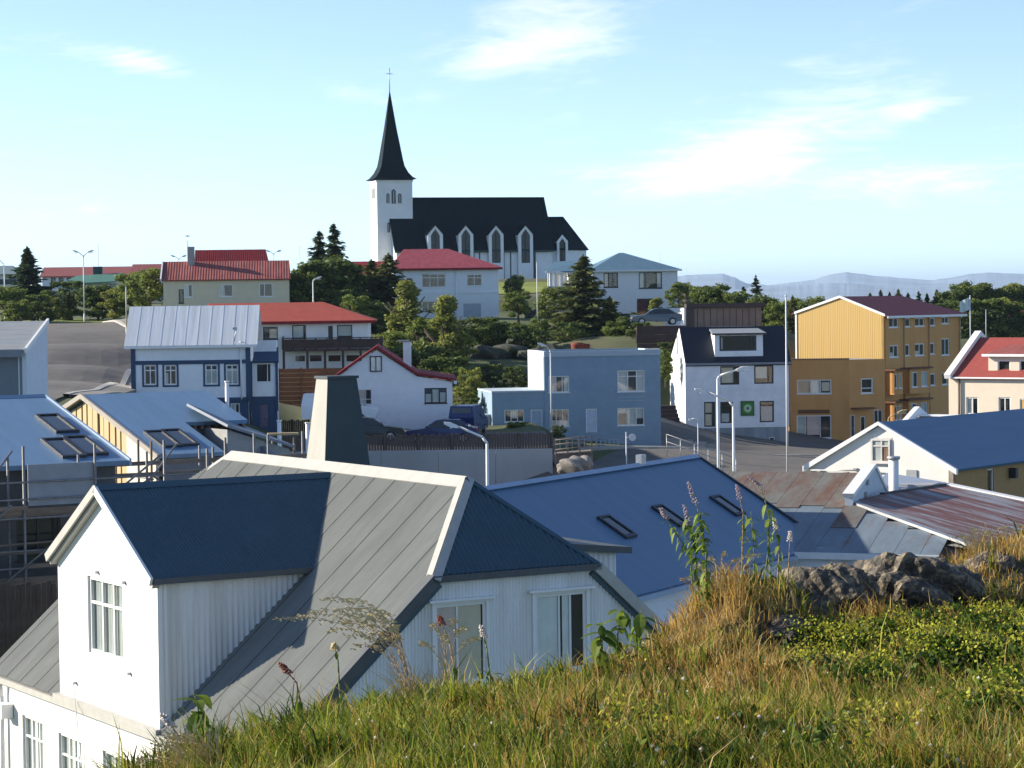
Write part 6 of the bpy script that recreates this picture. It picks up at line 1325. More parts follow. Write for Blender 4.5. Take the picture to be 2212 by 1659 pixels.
# ================================================================== the two blue-roofed buildings on the left and their scaffold
PHI = .5432; A6 = Vector((-math.sin(PHI), math.cos(PHI), 0)); B6 = Vector((math.cos(PHI), math.sin(PHI), 0))
WOODP = mat('fresh_pine_board', (.52, .38, .20), .8, var=.14, scale=2, stretch=(4, 4, .4))
SCAFF = mat('scaffold_steel', (.20, .20, .20), .6, .4, var=.3, scale=8)
SPLANK = mat('scaffold_plank', (.19, .145, .11), .9, var=.3, scale=3, stretch=(.4, 3, 1))
NETTING = mat('grey_sheathing', (.22, .25, .29), .8, var=.12, scale=2)
def left_blue():
    # ---- nearer one: s along the ridge (B6), t towards the ridge (A6); origin = lower right eave corner
    b = Bld('building', 'blue metal roofed building with three roof windows behind the scaffold, left edge', 'building', 270, 988, 75, math.degrees(PHI))
    w = 6.96; k = None
    zr = b.LS(96, 855, 0)[1]; w = b.LS(96, 855, 0)[0]; k = zr / w; L = 18.0; nrm = Vector((0, -k, 1)).normalized(); ay = Vector((0, 1, k)).normalized()
    b.part('roof', MB().slab([(-L, -.3, -k * .3), (0, -.3, -k * .3), (0, w, zr), (-L, w, zr)], .15), BLUE_METAL); b.part('roof', MB().slab([(-L, w, zr), (0, w, zr), (0, 2 * w, 0), (-L, 2 * w, 0)], .15), BLUE_METAL)
    b.part('verge_trim', MB().prism([(-.35, -.25), (w, zr - .14), (w, zr + .05), (-.35, -.02)], 0, .07, axis='x'), mat('pale_blue_ridge', (.30, .40, .52))); b.part('ridge_cap', MB().prism([(w - .2, zr - .04), (w, zr + .06), (w + .2, zr - .04)], -L, 0, axis='x'), BLUE_METAL)
    ws = [Win(-3.4 - i * 3.2, -2.0 - i * 3.2, -3.0, -1.5, frame=DARKTRIM, cols=(.5,)) for i in range(4)]
    b.wall('front', .3, -L + .1, -.2, -7.5, -.25, ws, mat('dark_building_paper', (.10, .10, .10), .9, var=.3, scale=1)); b.part('end_wall', MB().prism([(.53, -7.5), (2 * w - .3, -7.5), (2 * w - .3, -.3), (w, zr - .2), (.53, -.3)], -.4, -.2, axis='x'), NETTING); b.part('wall', MB().box(-L + .1, -.41, 2 * w - .5, 2 * w - .3, -7.5, -.2), NETTING)
    for u, v in ((123, 917), (137, 970), (184, 965)): skylight(b.root, b.RP(u, v, (0, 0, 0), (0, -k, 1)), (1, 0, 0), ay, nrm, .78, 1.95)
    # ---- the one behind it: boarded pine gable to the left
    c = Bld('building', 'blue metal roofed building with bare pine boarded gable end', 'building', 342, 977, 90, math.degrees(PHI))
    zr2 = c.LS(183, 852, 0)[1]; w2 = c.LS(183, 852, 0)[0]; k2 = zr2 / w2; L2 = c.RP(445, 838.5, (0, w2, 0), (0, 1, 0)).x; n2 = Vector((0, -k2, 1)).normalized(); ay2 = Vector((0, 1, k2)).normalized()
    tc = c.RP(450, 910, (0, 0, 0), (0, -k2, 1)).y; sd0 = c.RP(402, 914, (0, 0, 0), (0, -k2, 1)).x
    c.part('roof', MB().slab([(-.1, -.3, -k2 * .3), (sd0, -.3, -k2 * .3), (sd0, w2, zr2), (-.1, w2, zr2)], .15), BLUE_METAL); c.part('roof', MB().slab([(sd0, tc, k2 * tc), (L2, tc, k2 * tc), (L2, w2, zr2), (sd0, w2, zr2)], .15), BLUE_METAL)
    c.part('roof', MB().slab([(-.1, w2, zr2), (L2, w2, zr2), (L2, 2 * w2, 0), (-.1, 2 * w2, 0)], .15), BLUE_METAL)
    for q in ([(-.35, -.28), (w2, zr2 - .16), (w2, zr2 + .03), (-.35, -.06)], [(w2, zr2 - .16), (2 * w2 + .3, -.28), (2 * w2 + .3, -.06), (w2, zr2 + .03)]): c.part('verge_board', MB().prism(q, -.2, -.1, axis='x'), mat('dull_grey_board', (.33, .30, .26), .8))
    # gable boards: each board its own piece, gaps dark
    c.part('gable_core', MB().prism([(.3, -7), (2 * w2 - .3, -7), (2 * w2 - .3, -.3), (w2, zr2 - .25), (.3, -.3)], .16, .4, axis='x'), mat('dark_void', (.03, .028, .025), .9))
    n = 24; wd = (2 * w2 - .7) / n; PALE = mat('pale_primed_board', (.66, .60, .48), .8, var=.08)
    for i in range(n):
        t0 = .35 + i * wd; t1 = t0 + wd * (.82 if i % 3 else .62); zt = lambda t: min(k2 * t, k2 * (2 * w2 - t)) - .28
        zlo = -1.55 if t0 > 3.2 else -7
        if t0 < 3.0: continue
        c.part('board', MB().prism([(t0, -2.6), (t1, -2.6), (t1, zt(t1)), (t0, zt(t0))], .05 + (i % 2) * .02, .12, axis='x'), WOODP)
    c.part('gable_panel', MB().prism([(.3, -7), (3.1, -7), (3.1, zt(3.1)), (.3, zt(.3))], .02, .14, axis='x'), PALE); c.part('gable_panel', MB().prism([(3.12, -7), (2 * w2 - .3, -7), (2 * w2 - .3, -2.65), (3.12, -2.65)], .03, .14, axis='x'), PALE)
    c.part('wall', MB().box(.41, sd0 - .03, .3, .5, -7, -.25), NETTING); c.part('wall', MB().box(sd0 + .13, L2 - .41, .3, .5, -7, k2 * tc - 1.75), NETTING); c.part('end_wall', MB().prism([(.51, -7), (2 * w2 - .3, -7), (2 * w2 - .3, -.3), (w2, zr2 - .25), (.51, -.3)], L2 - .4, L2 - .2, axis='x'), NETTING)
    for u, v in ((351, 950), (388, 947)): skylight(c.root, c.RP(u, v, (0, 0, 0), (0, -k2, 1)), (1, 0, 0), ay2, n2, .78, 1.95)
    # recessed bay under the shorter part of the roof, rafter ends showing
    td = tc + .45; zt_ = k2 * tc; zb = zt_ - 1.5
    for i in range(9): s = sd0 + (L2 - sd0) * (i + .5) / 9; c.part('rafter_end', MB().box(s - .06, s + .06, tc + .02, tc + .4, zt_ - .3, zt_ - .16), mat('rafter_brown', (.22, .14, .10), .8))
    wn = [Win(sd0 + (L2 - sd0) * .4, sd0 + (L2 - sd0) * .85, zb + .1, zt_ - .35, frame=TRIM_W, fw=.09)]
    c.wall('front', td, sd0, L2 - .41, zb - 3, zt_ - .1, wn, NETTING, name='bay_wall'); c.part('bay_deck', MB().box(sd0, L2, .51, td - .01, zb - .2, zb), SPLANK); c.part('bay_cheek', MB().prism([(-.2, -1), (td, -1), (td, k2 * td - .2), (-.2, -.25)], sd0 - .02, sd0 + .12, axis='x'), NETTING)
    # low lean-to on its right end
    e = Bld('lean_to', 'low grey sloping roof running down right of the blue roofed building', 'shed', 497, 985, 93, math.degrees(PHI)); z0 = e.S(500, 905)[1]; s1 = 2.6
    e.part('roof', MB().slab([(-.2, -.3, z0 - .2), (s1, -.3, z0 - 1.1), (s1, 3.5, z0 - .6), (-.2, 3.5, z0 + .5)], .1), NETTING); e.part('wall', MB().prism([(-.1, -5), (s1 - .1, -5), (s1 - .1, z0 - 1.25), (-.1, z0 - .4)], 0, 3), CONC)
    # ---- scaffold along the nearer building
    sc = thing('scaffold', 'grey steel tube scaffold with plank decks in front of the left blue roof', 'scaffold', b.O + Vector((0, 0, -7.0)), PHI)
    z0 = 0.0; ys = (-2.1, -.75)
    def piece(name, mb, m): return mb.build(name, m, sc)
    xs = [-15, -12.8, -10.6, -8.4, -6.2, -4.0, -1.8, .4, 2.4]
    for x in xs:
        for y in ys: piece('standard', MB().tube((x, y, 0), (x, y, 7.1 + (.5 if x > -5 and y < -1 else .1)), .04, n=6), SCAFF)
        for z in (1.5, 3.5, 5.5): piece('transom', MB().tube((x, ys[0] - .1, z), (x, ys[1] + .1, z), .03, n=6), SCAFF)
    for z in (2.5, 4.5): 
        for dx in (0.0, .35): piece('loose_pole', MB().tube((-14.5 + dx, ys[0] + .3 + dx, z), (-3.0 + dx * 4, ys[0] + .35 + dx, z + .25 - dx), .035, n=6), SPLANK)
    for i in range(7): piece('hoist_plank', MB().box(-13.5 + i * 1.3, -13.38 + i * 1.3, ys[0] - .1, ys[0] - .06, 1.0 + (i * 37 % 5) * .5, 3.4 + (i * 53 % 5) * .6), SPLANK)
    for z in (1.5, 3.5, 5.5):
        for y in ys: piece('ledger', MB().tube((xs[0] - .3, y, z), (xs[-1] + .2, y, z), .035, n=6), SCAFF)
        for h in (.55, 1.05): piece('guard_rail', MB().tube((xs[0] - .3, ys[0], z + h), (xs[-1] + .2, ys[0], z + h), .03, n=6), SCAFF)
        for i in range(len(xs) - 1):
            for j in range(4): piece('deck_plank', MB().box(xs[i] + .02, xs[i + 1] - .02, ys[0] + .08 + j * .3, ys[0] + .34 + j * .3, z + .035, z + .085 + (j % 2) * .01), SPLANK)
            piece('toe_board', MB().box(xs[i] + .03, xs[i + 1] - .03, ys[0] + .03, ys[0] + .06, z + .1, z + .28), SPLANK)
    for x0, x1, z0_, z1_ in ((-13, -8.5, 6.9, 3.0), (-9.2, -4.4, 2.2, 5.9), (-5.0, .3, 3.4, 7.2), (-12.8, -8.4, .1, 3.4)):
        piece('brace', MB().tube((x0, ys[0] - .08, z0_), (x1, ys[0] - .08, z1_), .035, n=6), SCAFF)
    for x in (-3.9,): piece('sheet_panel', MB().box(x + .05, x + 2.1, ys[0] + .06, ys[0] + .1, 5.85, 7.05), NETTING)
    rq = random.Random(8)
    for i in range(16): x_ = rq.uniform(-14, 1.5); z_ = rq.choice((1.75, 2.0, 3.75, 4.05, 5.75, 6.0, 6.35)); piece('side_board', MB().box(x_, x_ + rq.uniform(1.6, 3.2), ys[0] - .07 - .01 * (i % 3), ys[0] - .045, z_, z_ + rq.uniform(.1, .18)), SPLANK)
    for i in range(9): x_ = -14.2 + i * 1.75; piece('cross_brace', MB().tube((x_, ys[1], 1.5 + 2 * (i % 3)), (x_ + 1.6, ys[1], 3.4 + 2 * (i % 3)), .03, n=6), SCAFF)
    # ---- second scaffold, in front of the rear building
    s2 = thing('scaffold', 'brown timber and steel scaffold beside the pine boarded building', 'scaffold', c.O + Vector((0, 0, -6.0)), PHI)
    xs = [-3.4, -1.2, 1.2, 3.4, 5.4]
    for x in xs:
        for y in (-2.2, -1.0): MB().tube((x, y, 0), (x, y, 6.15 + .25 * ((x * 7) % 2)), .045, n=6).build('standard', SCAFF if x > 0 else SPLANK, s2)
        for z in (3.9, 5.2): MB().tube((x, -2.35, z), (x, -.9, z), .035, n=6).build('transom', SCAFF, s2)
    for z in (3.3, 3.6, 3.95, 4.4, 4.85, 5.3, 5.7): MB().box(xs[0] - .4, xs[-1] + .2, -2.26, -2.21, z, z + .15).build('guard_board', SPLANK, s2)
    for i in range(len(xs) - 1):
        for j in range(4): MB().box(xs[i] + .02, xs[i + 1] - .02, -2.15 + j * .3, -1.88 + j * .3, 3.95, 4.0 + (j % 2) * .01).build('deck_plank', SPLANK, s2)
        MB().tube((xs[i], -2.3, 4.0 + (i % 2) * 1.3), (xs[i + 1], -2.3, 5.3 - (i % 2) * 1.3), .035, n=6).build('brace', SCAFF, s2)
    # yard: dark shed wall, timber stack below the scaffold
    y = Bld('yard_wall', 'dark stained board wall below the scaffold at the left edge', 'wall', -20, 1420, 66, 20)
    YW = mat('black_stained_board', (.035, .03, .028), .9, var=.4, scale=3)
    for i in range(30): y.part('board', MB().box(i * .14, i * .14 + .125, .01 * (i % 3), .05 + .01 * (i % 3), -1.2, 1.9 + .03 * (i % 4)), YW)
    st = thing('timber_stack', 'stack of weathered planks behind the dormer at the left edge', 'timber', at(20, 1290, 70), PHI)
    for i in range(5):
        for j in range(4): MB().box(-1.5 + .05 * (i % 2), 1.6 - .08 * (j % 2), j * .26, j * .26 + .22, -1 + i * .12, -1 + i * .12 + .1).build('plank', SPLANK, st)
    # site posts, trestle and pipes in the gap
    for k_, (u, v0, v1, d, lab) in enumerate(((604, 910, 962, 120, 'short white site post nearer the blue house'), (665, 915, 965, 118, 'short white site post beside the vent tower'), (491, 826, 880, 98, 'thick white flue pipe beside the rear blue roof'))):
        p = at(u, v1, d); h = (v1 - v0) * d / FPX
        o = thing('flue_pipe' if d < 110 else 'site_post', lab, 'pipe' if d < 110 else 'post', p); MB().tube((0, 0, -2.5), (0, 0, h), .1 if d > 110 else .08, n=8).build('pipe' if d < 110 else 'post', TRIM_W, o); MB().tube((0, 0, h), (0, 0, h + .06), .13 if d > 110 else .1, n=8).build('cap', TRIM_W, o)
    tr = thing('trestle', 'low timber trestle with pale top plank in the yard', 'trestle', at(612, 975, 112), R(10))
    MB().box(-.7, .7, -.2, .2, .75, .85).build('top_plank', WOODP, tr)
    for x in (-.5, .5):
        for y_ in (-.18, .18): MB().tube((x, y_ * 2.2, -.5), (x, y_ * .4, .75), .04, n=5).build('leg', SPLANK, tr)
left_blue()
# ================================================================== retaining wall, fence, steps
def retaining():
    y0 = WALL_Y; x0 = -14.0; x1 = at(1194, 1000, y0).x; zt = at(1000, 971, y0).z
    o = thing('retaining_wall', 'pale concrete retaining wall below the plank fence', 'wall', (x0, y0, -12.5))
    n = 5; L = x1 - x0; CW = mat('pale_cast_concrete', (.40, .42, .43), .9, var=.1, scale=.8, bump=.2, col2=(.30, .31, .31), col2_amt=.6, col2_scale=.4, stretch=(1, 1, .4))
    for i in range(n): MB().box(L * i / n + .015, L * (i + 1) / n - .015, -.25, .05, 0, zt + 12.5).build('wall_panel', CW, o)
    FB = mat('weathered_fence_board', (.10, .075, .065), .9, var=.35, scale=3, stretch=(3, 3, .3))
    plank_fence('plank_fence', 'long weathered brown plank fence along the top of the retaining wall', (x0 + 1, y0 + .15), (x1, y0 + .15), zt - .05, at(1000, 938, y0).z, 96, FB, gap=.025, posts=9)
    # timber ramp and steps at the right end of the wall
    r = thing('ramp', 'small timber ramp with handrails at the end of the retaining wall', 'ramp', (x1 + .15, y0 + .4, at(1230, 985, y0).z))
    WD = mat('grey_timber', (.22, .18, .15), .9, var=.3, scale=3)
    for i in range(9): MB().box(i * .24, i * .24 + .22, 0, 1.3, .05 + i * .015, .13 + i * .015).build('plank', WD, r)
    for i in range(4):
        x = i * .68 + .05; MB().box(x - .04, x + .04, -.06, .02, -1.2, 1.0 + i * .05).build('post', WD, r)
    for h in (.45, .75, 1.0): MB().path([(0, -.08, h - .1), (2.2, -.08, h + .08)], .035, 5).build('rail', WD, r)
    for j in range(2): MB().box(0, 2.15, .1 + j, .2 + j, -.35, .04).build('joist', WD, r)
    rk = [(1240, 1008, 137, .85), (1262, 1003, 138, .6), (1222, 1012, 137.5, .5)]
    for i, (u, v, d, s) in enumerate(rk): boulder('boulder', ('largest pale boulder below the timber ramp', 'middle pale boulder right of the ramp foot', 'smallest pale boulder against the retaining wall end')[i], at(u, v, d), s, 31 + i, M_PALEROCK)
def rock_mesh(name, seed, s, m, sub=3, flat=.7, rough=.28):
    rg = np.random.default_rng(seed)
    import bmesh
    bm = bmesh.new(); bmesh.ops.create_icosphere(bm, subdivisions=sub, radius=1.0)
    dirs = rg.normal(0, 1, (14, 3)); dirs /= np.linalg.norm(dirs, axis=1)[:, None]; lim = rg.uniform(.62, .95, 14)
    ph = rg.uniform(0, 6.28, (6, 3)); fr = rg.uniform(2.0, 7.0, (6, 3))
    for v in bm.verts:
        p = np.array(v.co)
        for d, l in zip(dirs, lim):
            q = p @ d
            if q > l: p = p - d * (q - l) * .85
        nz = sum(math.sin(fr[i] @ p + ph[i, 0]) / (1.2 + i) for i in range(6))
        v.co = Vector(p * (1 + rough * .22 * nz)) * s
        v.co.z *= flat
    me = bpy.data.meshes.new(name); bm.to_mesh(me); bm.free(); me.materials.append(m)
    return me
def boulder(name, label, p, s, seed, m, flat=.75, group=None):
    o = link(rock_mesh(name, seed, s, m, 4, flat, .6), name, None, None, p); return tag(o, label, 'rock', group)
M_PALEROCK = mat('pale_stone', (.23, .215, .195), .95, var=.25, scale=3, bump=.6)
retaining()

# ================================================================== vehicles
TYRE = mat('tyre_rubber', (.015, .015, .016), .9); RIM = mat('alloy_rim', (.45, .46, .47), .35, .6); LIGHTG = mat('lamp_glass', (.65, .65, .62), .15); TAIL = mat('tail_lamp', (.35, .02, .02), .3); CARGLASS = mat('car_glass', (.015, .02, .025), .05, spec=.8)
def car(label, p, rz, col, van=False, group='parked cars'):
    M = mat('car_paint_%d' % (hash(label) % 9999), col, .25, .2, var=.03, spec=.6)
    r = thing('van' if van else 'car', label, 'van' if van else 'car', p, rz, group)
    if van: prof = [(-2.3, .35), (2.25, .35), (2.35, .75), (2.2, 1.02), (1.55, 1.12), (.95, 1.75), (.5, 1.9), (-2.2, 1.9), (-2.35, 1.2)]; cab = [(1.45, 1.15), (.92, 1.7), (.2, 1.75), (.2, 1.15)]
    else: prof = [(-2.1, .32), (2.1, .32), (2.2, .6), (2.1, .78), (1.0, .92), (.35, 1.38), (-.1, 1.45), (-1.05, 1.42), (-1.75, 1.0), (-2.15, .92), (-2.2, .6)]; cab = [(.92, .95), (.33, 1.33), (-.1, 1.38), (-1.0, 1.36), (-1.55, .98)]
    hw = .84
    # body: tapered cross-sections, narrower at roof
    m = MB(); n = len(prof)
    def wz(z, top): return hw * (1 - .16 * max(0, (z - .9) / (top - .9)))
    top = max(z for _, z in prof)
    rows = [[(x, sg * wz(z, top), z) for x, z in prof] for sg in (-1, 1)]
    b = len(m.v); m.v += rows[0] + rows[1]
    for i in range(n): j = (i + 1) % n; m.f.append((b + i, b + n + i, b + n + j, b + j)); m.smooth.append(False)
    m.f.append(tuple(b + i for i in range(n))); m.f.append(tuple(b + n + i for i in reversed(range(n)))); m.smooth += [False, False]
    m.build('body', M, r)
    for sg in (-1, 1):
        y = sg * (wz(1.15, top) + .004); MB().face([(x, sg * (wz(z, top) + .006), z) for x, z in cab][:: sg]).build('side_window', CARGLASS, r)
        for x in (-1.35, 1.35):
            w = MB().tube((x, sg * (hw - .18), .32), (x, sg * (hw + .02), .32), .32, n=16).build('wheel', TYRE, r); MB().tube((x, sg * (hw + .02), .32), (x, sg * (hw + .03), .32), .2, n=12).build('rim', RIM, w)
        MB().box(2.08, 2.2, sg * .62 - .17, sg * .62 + .17, .58, .72).build('headlight', LIGHTG, r); MB().box(-2.26 if van else -2.2, -2.1, sg * .66 - .13, sg * .66 + .13, .7, .9).build('tail_light', TAIL, r)
        MB().box(.75, .9, sg * (hw + .02) - .06, sg * (hw + .02) + .1 * sg + .06, .95, 1.08).build('mirror', M, r)
    fw = [(prof[4][0], prof[4][1]), (prof[5][0], prof[5][1])] if van else [(1.0, .92), (.35, 1.38)]
    q = [(fw[0][0] + .01, -wz(fw[0][1], top) * .88, fw[0][1] + .03), (fw[0][0] + .01, wz(fw[0][1], top) * .88, fw[0][1] + .03), (fw[1][0] + .02, wz(fw[1][1], top) * .86, fw[1][1] - .02), (fw[1][0] + .02, -wz(fw[1][1], top) * .86, fw[1][1] - .02)]
    MB().face(q).build('windscreen', CARGLASS, r)
    rq = ((-2.3, 1.25), (-2.23, 1.8)) if van else ((-1.73, 1.0), (-1.07, 1.4))
    MB().face([(rq[0][0] - .02, -.62, rq[0][1]), (rq[1][0] - .02, -.6, rq[1][1]), (rq[1][0] - .02, .6, rq[1][1]), (rq[0][0] - .02, .62, rq[0][1])]).build('rear_window', CARGLASS, r)
    MB().box(2.15, 2.24, -.7, .7, .32, .5).build('bumper', DARKTRIM, r); MB().box(2.2, 2.23, -.26, .26, .4, .5).build('number_plate', TRIM_W, r)
    return r
def gp(u, v, d): p = at(u, v, d); return Vector((p.x, p.y, T(p.x, p.y) + .1))
car('white van parked beside the small white house', gp(736, 930, 152), R(-2), (.75, .76, .77), van=True)
car('dark green car parked right of the white van', gp(794, 932, 147), R(4), (.02, .03, .03))
car('dark blue car parked behind the plank fence', gp(955, 935, 149), R(176), (.02, .04, .12))
car('navy blue van beside the pale garage door', gp(1012, 935, 155), R(80), (.012, .025, .12), van=True)
p = at(1418, 702, 214); car('grey car parked on the terrace above the blue grey house', Vector((p.x, p.y, p.z)), R(182), (.10, .13, .16))

# ================================================================== street lamps, masts, signs
def lamp(label, u, vtop, d, arm, head_px=None, twin=False, r=.07, col=None):
    """arm = (du, dv) pixels from the pole top to the lamp head (the head hangs at that end)."""
    t = at(u, vtop, d); zg = T(t.x, t.y); m = col or LAMP_W
    o = thing('street_lamp', label, 'street lamp', (t.x, t.y, zg), 0, 'street lamps'); H = t.z - zg
    MB().tube((0, 0, -.3), (0, 0, .9), r * 1.5, n=10).build('base_sleeve', m, o)
    MB().tube((0, 0, .9), (0, 0, H), r * 1.05, r * .8, n=10).build('pole', m, o)
    k = d / FPX
    arms = [(arm[0] * k, -arm[1] * k)] + ([(-arm[0] * k, -arm[1] * k)] if twin else [])
    for ax, az in arms:
        pts = [(0, 0, H), (ax * .12, 0, H + az * .35), (ax * .75, 0, H + az * .9), (ax * .8, 0, H + az * .92)]
        a = MB().path(pts, [r * .8, r * .75, r * .6, r * .6], 8).build('arm', m, o)
        ux = 1 if ax > 0 else -1; L = max(.55, abs(ax) * .25); sl = max(-.6, min(.6, az / ax)) if abs(ax) > 1e-3 else 0
        pr = [(0, -.05), (L * .5, -.1), (L, -.05), (L, .03), (L * .5, .09), (0, .05)]
        hd = MB().prism([(ax * .8 + ux * x, H + az * .92 + z + ux * x * sl * .6) for x, z in pr], -.13, .13).build('lamp_head', m, o)
        MB().box(ax * .8 + ux * L * .25 - .1, ax * .8 + ux * L * .75 + .1, -.1, .1, H + az * .92 - .14 + ux * L * .5 * sl * .6, H + az * .92 - .09 + ux * L * .5 * sl * .6).build('lamp_glass', LIGHTG, hd)
    return o
lamp('white street lamp with bent arm behind the big grey roof', 1052, 958, 96, (-78, -40))
lamp('tall white street lamp whose arm points right, before the navy roofed house', 1550, 818, 111, (52, -20))
lamp('white street lamp whose arm points left, before the navy roofed house', 1584, 878, 109, (-70, -34))
lamp('slim street lamp in front of the blue grey house', 1189, 762, 160, (-12, -16), r=.05)
lamp('twin headed street lamp at the top of the climbing road', 180, 556, 243, (13, -12), twin=True, r=.06)
lamp('small twin headed lamp behind the faded red roof, left end', 386, 562, 300, (9, -8), twin=True, r=.05)
lamp('small twin headed lamp behind the faded red roof, right end', 591, 551, 300, (9, -8), twin=True, r=.05)
lamp('street lamp cut by the left picture edge', 9, 575, 250, (-12, -14), r=.06)
lamp('yellowish lamp beside the iron roofed house', 272, 618, 205, (-9, -5), r=.06, col=mat('yellowed_paint', (.55, .52, .36), .6))
lamp('short lamp above the orange red roof', 676, 608, 205, (6, -6), r=.06)
lamp('pale lamp in front of the ochre apartment block', 1919, 905, 150, (26, -14), r=.05, col=mat('ochre_lamp_paint', (.50, .38, .18), .6))
def mast(name, label, cat, u, v0, v1, d, r=.06, m=None, ground=True):
    p = at(u, v1, d); z = T(p.x, p.y) if ground else p.z; h = at(u, v0, d).z - z
    o = thing(name, label, cat, (p.x, p.y, z)); MB().tube((0, 0, -.3), (0, 0, h), r, r * .6, n=8).build('pole', m or LAMP_W, o); MB().tube((0, 0, h), (0, 0, h + r * 1.5), r * 1.4, r * .5, n=8).build('finial', m or LAMP_W, o); return o, h
mast('flagpole', 'white flagpole in the garden left of the large spruce', 'flagpole', 1161, 568, 690, 236, .06)
mast('flagpole', 'tall white flagpole between the navy roofed house and the ochre block', 'flagpole', 1701, 640, 1020, 152, .07)
mast('mast', 'thin aerial mast behind the far red roofs', 'mast', 213, 530, 590, 330, .06)
mast('mast', 'thin aerial mast left of the spruce pair', 'mast', 648, 532, 600, 300, .05)
mast('mast', 'thin mast beside the blue hipped roof', 'mast', 1426, 545, 600, 300, .04)
mast('post', 'slim white post among the far trees on the right', 'post', 2130, 670, 720, 280, .05)
def flag():
    o, h = mast('flagpole', 'flagpole with small pale flag before the trees on the right', 'flagpole', 2096, 640, 700, 230, .06)
    f = MB(); n = 8; P = []
    for i in range(n + 1):
        for j in range(5):
            x = -1.0 * i / n; z = h - .1 - 1.15 * j / 4 - .45 * (i / n) ** 1.4; y = .12 * math.sin(i * 1.3 + j * .4); P.append((x, y, z))
    b = len(f.v); f.v += P
    for i in range(n):
        for j in range(4): f.f.append((b + i * 5 + j, b + i * 5 + j + 1, b + (i + 1) * 5 + j + 1, b + (i + 1) * 5 + j)); f.smooth.append(True)
    f.build('flag_cloth', mat('pale_flag_cloth', (.62, .72, .70), .8, var=.08), o)
flag()
def low_things():
    # bollard light, round sign, box signs and railings in the street
    o, h = mast('path_light', 'short post with a round white lamp on the pavement', 'path light', 1353, 936, 985, 148, .05); MB().tube((.38, -.05, h - .25), (.38, .05, h - .25), .22, n=14).build('lamp_disc', LAMP_W, o); MB().tube((0, 0, h - .25), (.3, 0, h - .25), .03, n=5).build('bracket', LAMP_W, o); MB().tube((0, 0, -.1), (0, 0, .25), .4, .3, n=10).build('concrete_foot', M_KERBW, o)
    o, h = mast('path_light', 'small hooked lamp beside the yellow box', 'path light', 1508, 908, 965, 150, .04); MB().path([(0, 0, h), (-.1, 0, h + .1), (-.35, 0, h + .1)], .04, 6).build('hook_arm', LAMP_W, o); MB().box(-.55, -.3, -.1, .1, h, h + .1).build('lamp_head', LAMP_W, o)
    p = at(1499, 976, 148); o = thing('grit_box', 'yellowish grit box by the street corner', 'box', (p.x, p.y, T(p.x, p.y))); YB = mat('yellow_plastic', (.62, .50, .22), .6)
    MB().prism([(-.45, 0), (.45, 0), (.4, .42), (-.4, .42)], -.3, .3).build('bin', YB, o); MB().prism([(-.46, .43), (.46, .43), (.36, .55), (-.46, .55)], -.33, .33).build('lid', YB, o)
    p = at(1452, 1000, 138); o = thing('sign_post', 'grey signpost with square plate at the street corner', 'sign', (p.x, p.y, T(p.x, p.y))); MB().tube((0, 0, -.2), (0, 0, 1.6), .04, n=6).build('post', STEEL, o); MB().box(-.33, .33, -.06, -.03, .9, 1.5).build('plate', STEEL, o)
    for k, (u0, v0, u1, v1, d, lab) in enumerate(((1288, 946, 1335, 950, 163, 'thin steel railing before the pale blue door'), (1440, 938, 1590, 990, 150, 'long steel railing descending along the street corner'), (1196, 948, 1262, 942, 160, 'low steel railing left of the pale blue door'))):
        a, b = at(u0, v0, d), at(u1, v1, d); o = thing('railing', lab, 'railing', a); q = b - a
        for h in (0, -.45): MB().tube((0, 0, h), q + Vector((0, 0, h)), .03, n=6).build('rail', STEEL, o)
        for i in range(6): s = q * (i / 5); MB().tube(s + Vector((0, 0, .02)), s + Vector((0, 0, -1.4)), .03, n=6).build('post', STEEL, o)
    w = Bld('garden_wall', 'low grey concrete wall below the navy roofed house', 'wall', 1440, 990, 172, 14)
    for i in range(4): w.part('wall_block', MB().box(i * 1.0, i * 1.0 + .98, 0, .3, -2, w.S(1460, 946)[1] - i * .16), CONC)
    s = Bld('steps', 'dark entrance steps between the blue grey and navy roofed houses', 'steps', 1432, 940, 186, 8)
    for i in range(8): s.part('step', MB().box(0, 1.7, i * .45, i * .45 + .44, -2, .0 + i * .3), mat('dark_step', (.07, .04, .04), .9))
    s.part('side_wall', MB().box(-.25, -.01, 0, 4, -2, 1.5), TIMBER_D)
    # blue boat-like planter and small bushes come with the plants
M_KERBW = mat('white_concrete', (.55, .55, .52), .9)
low_things()
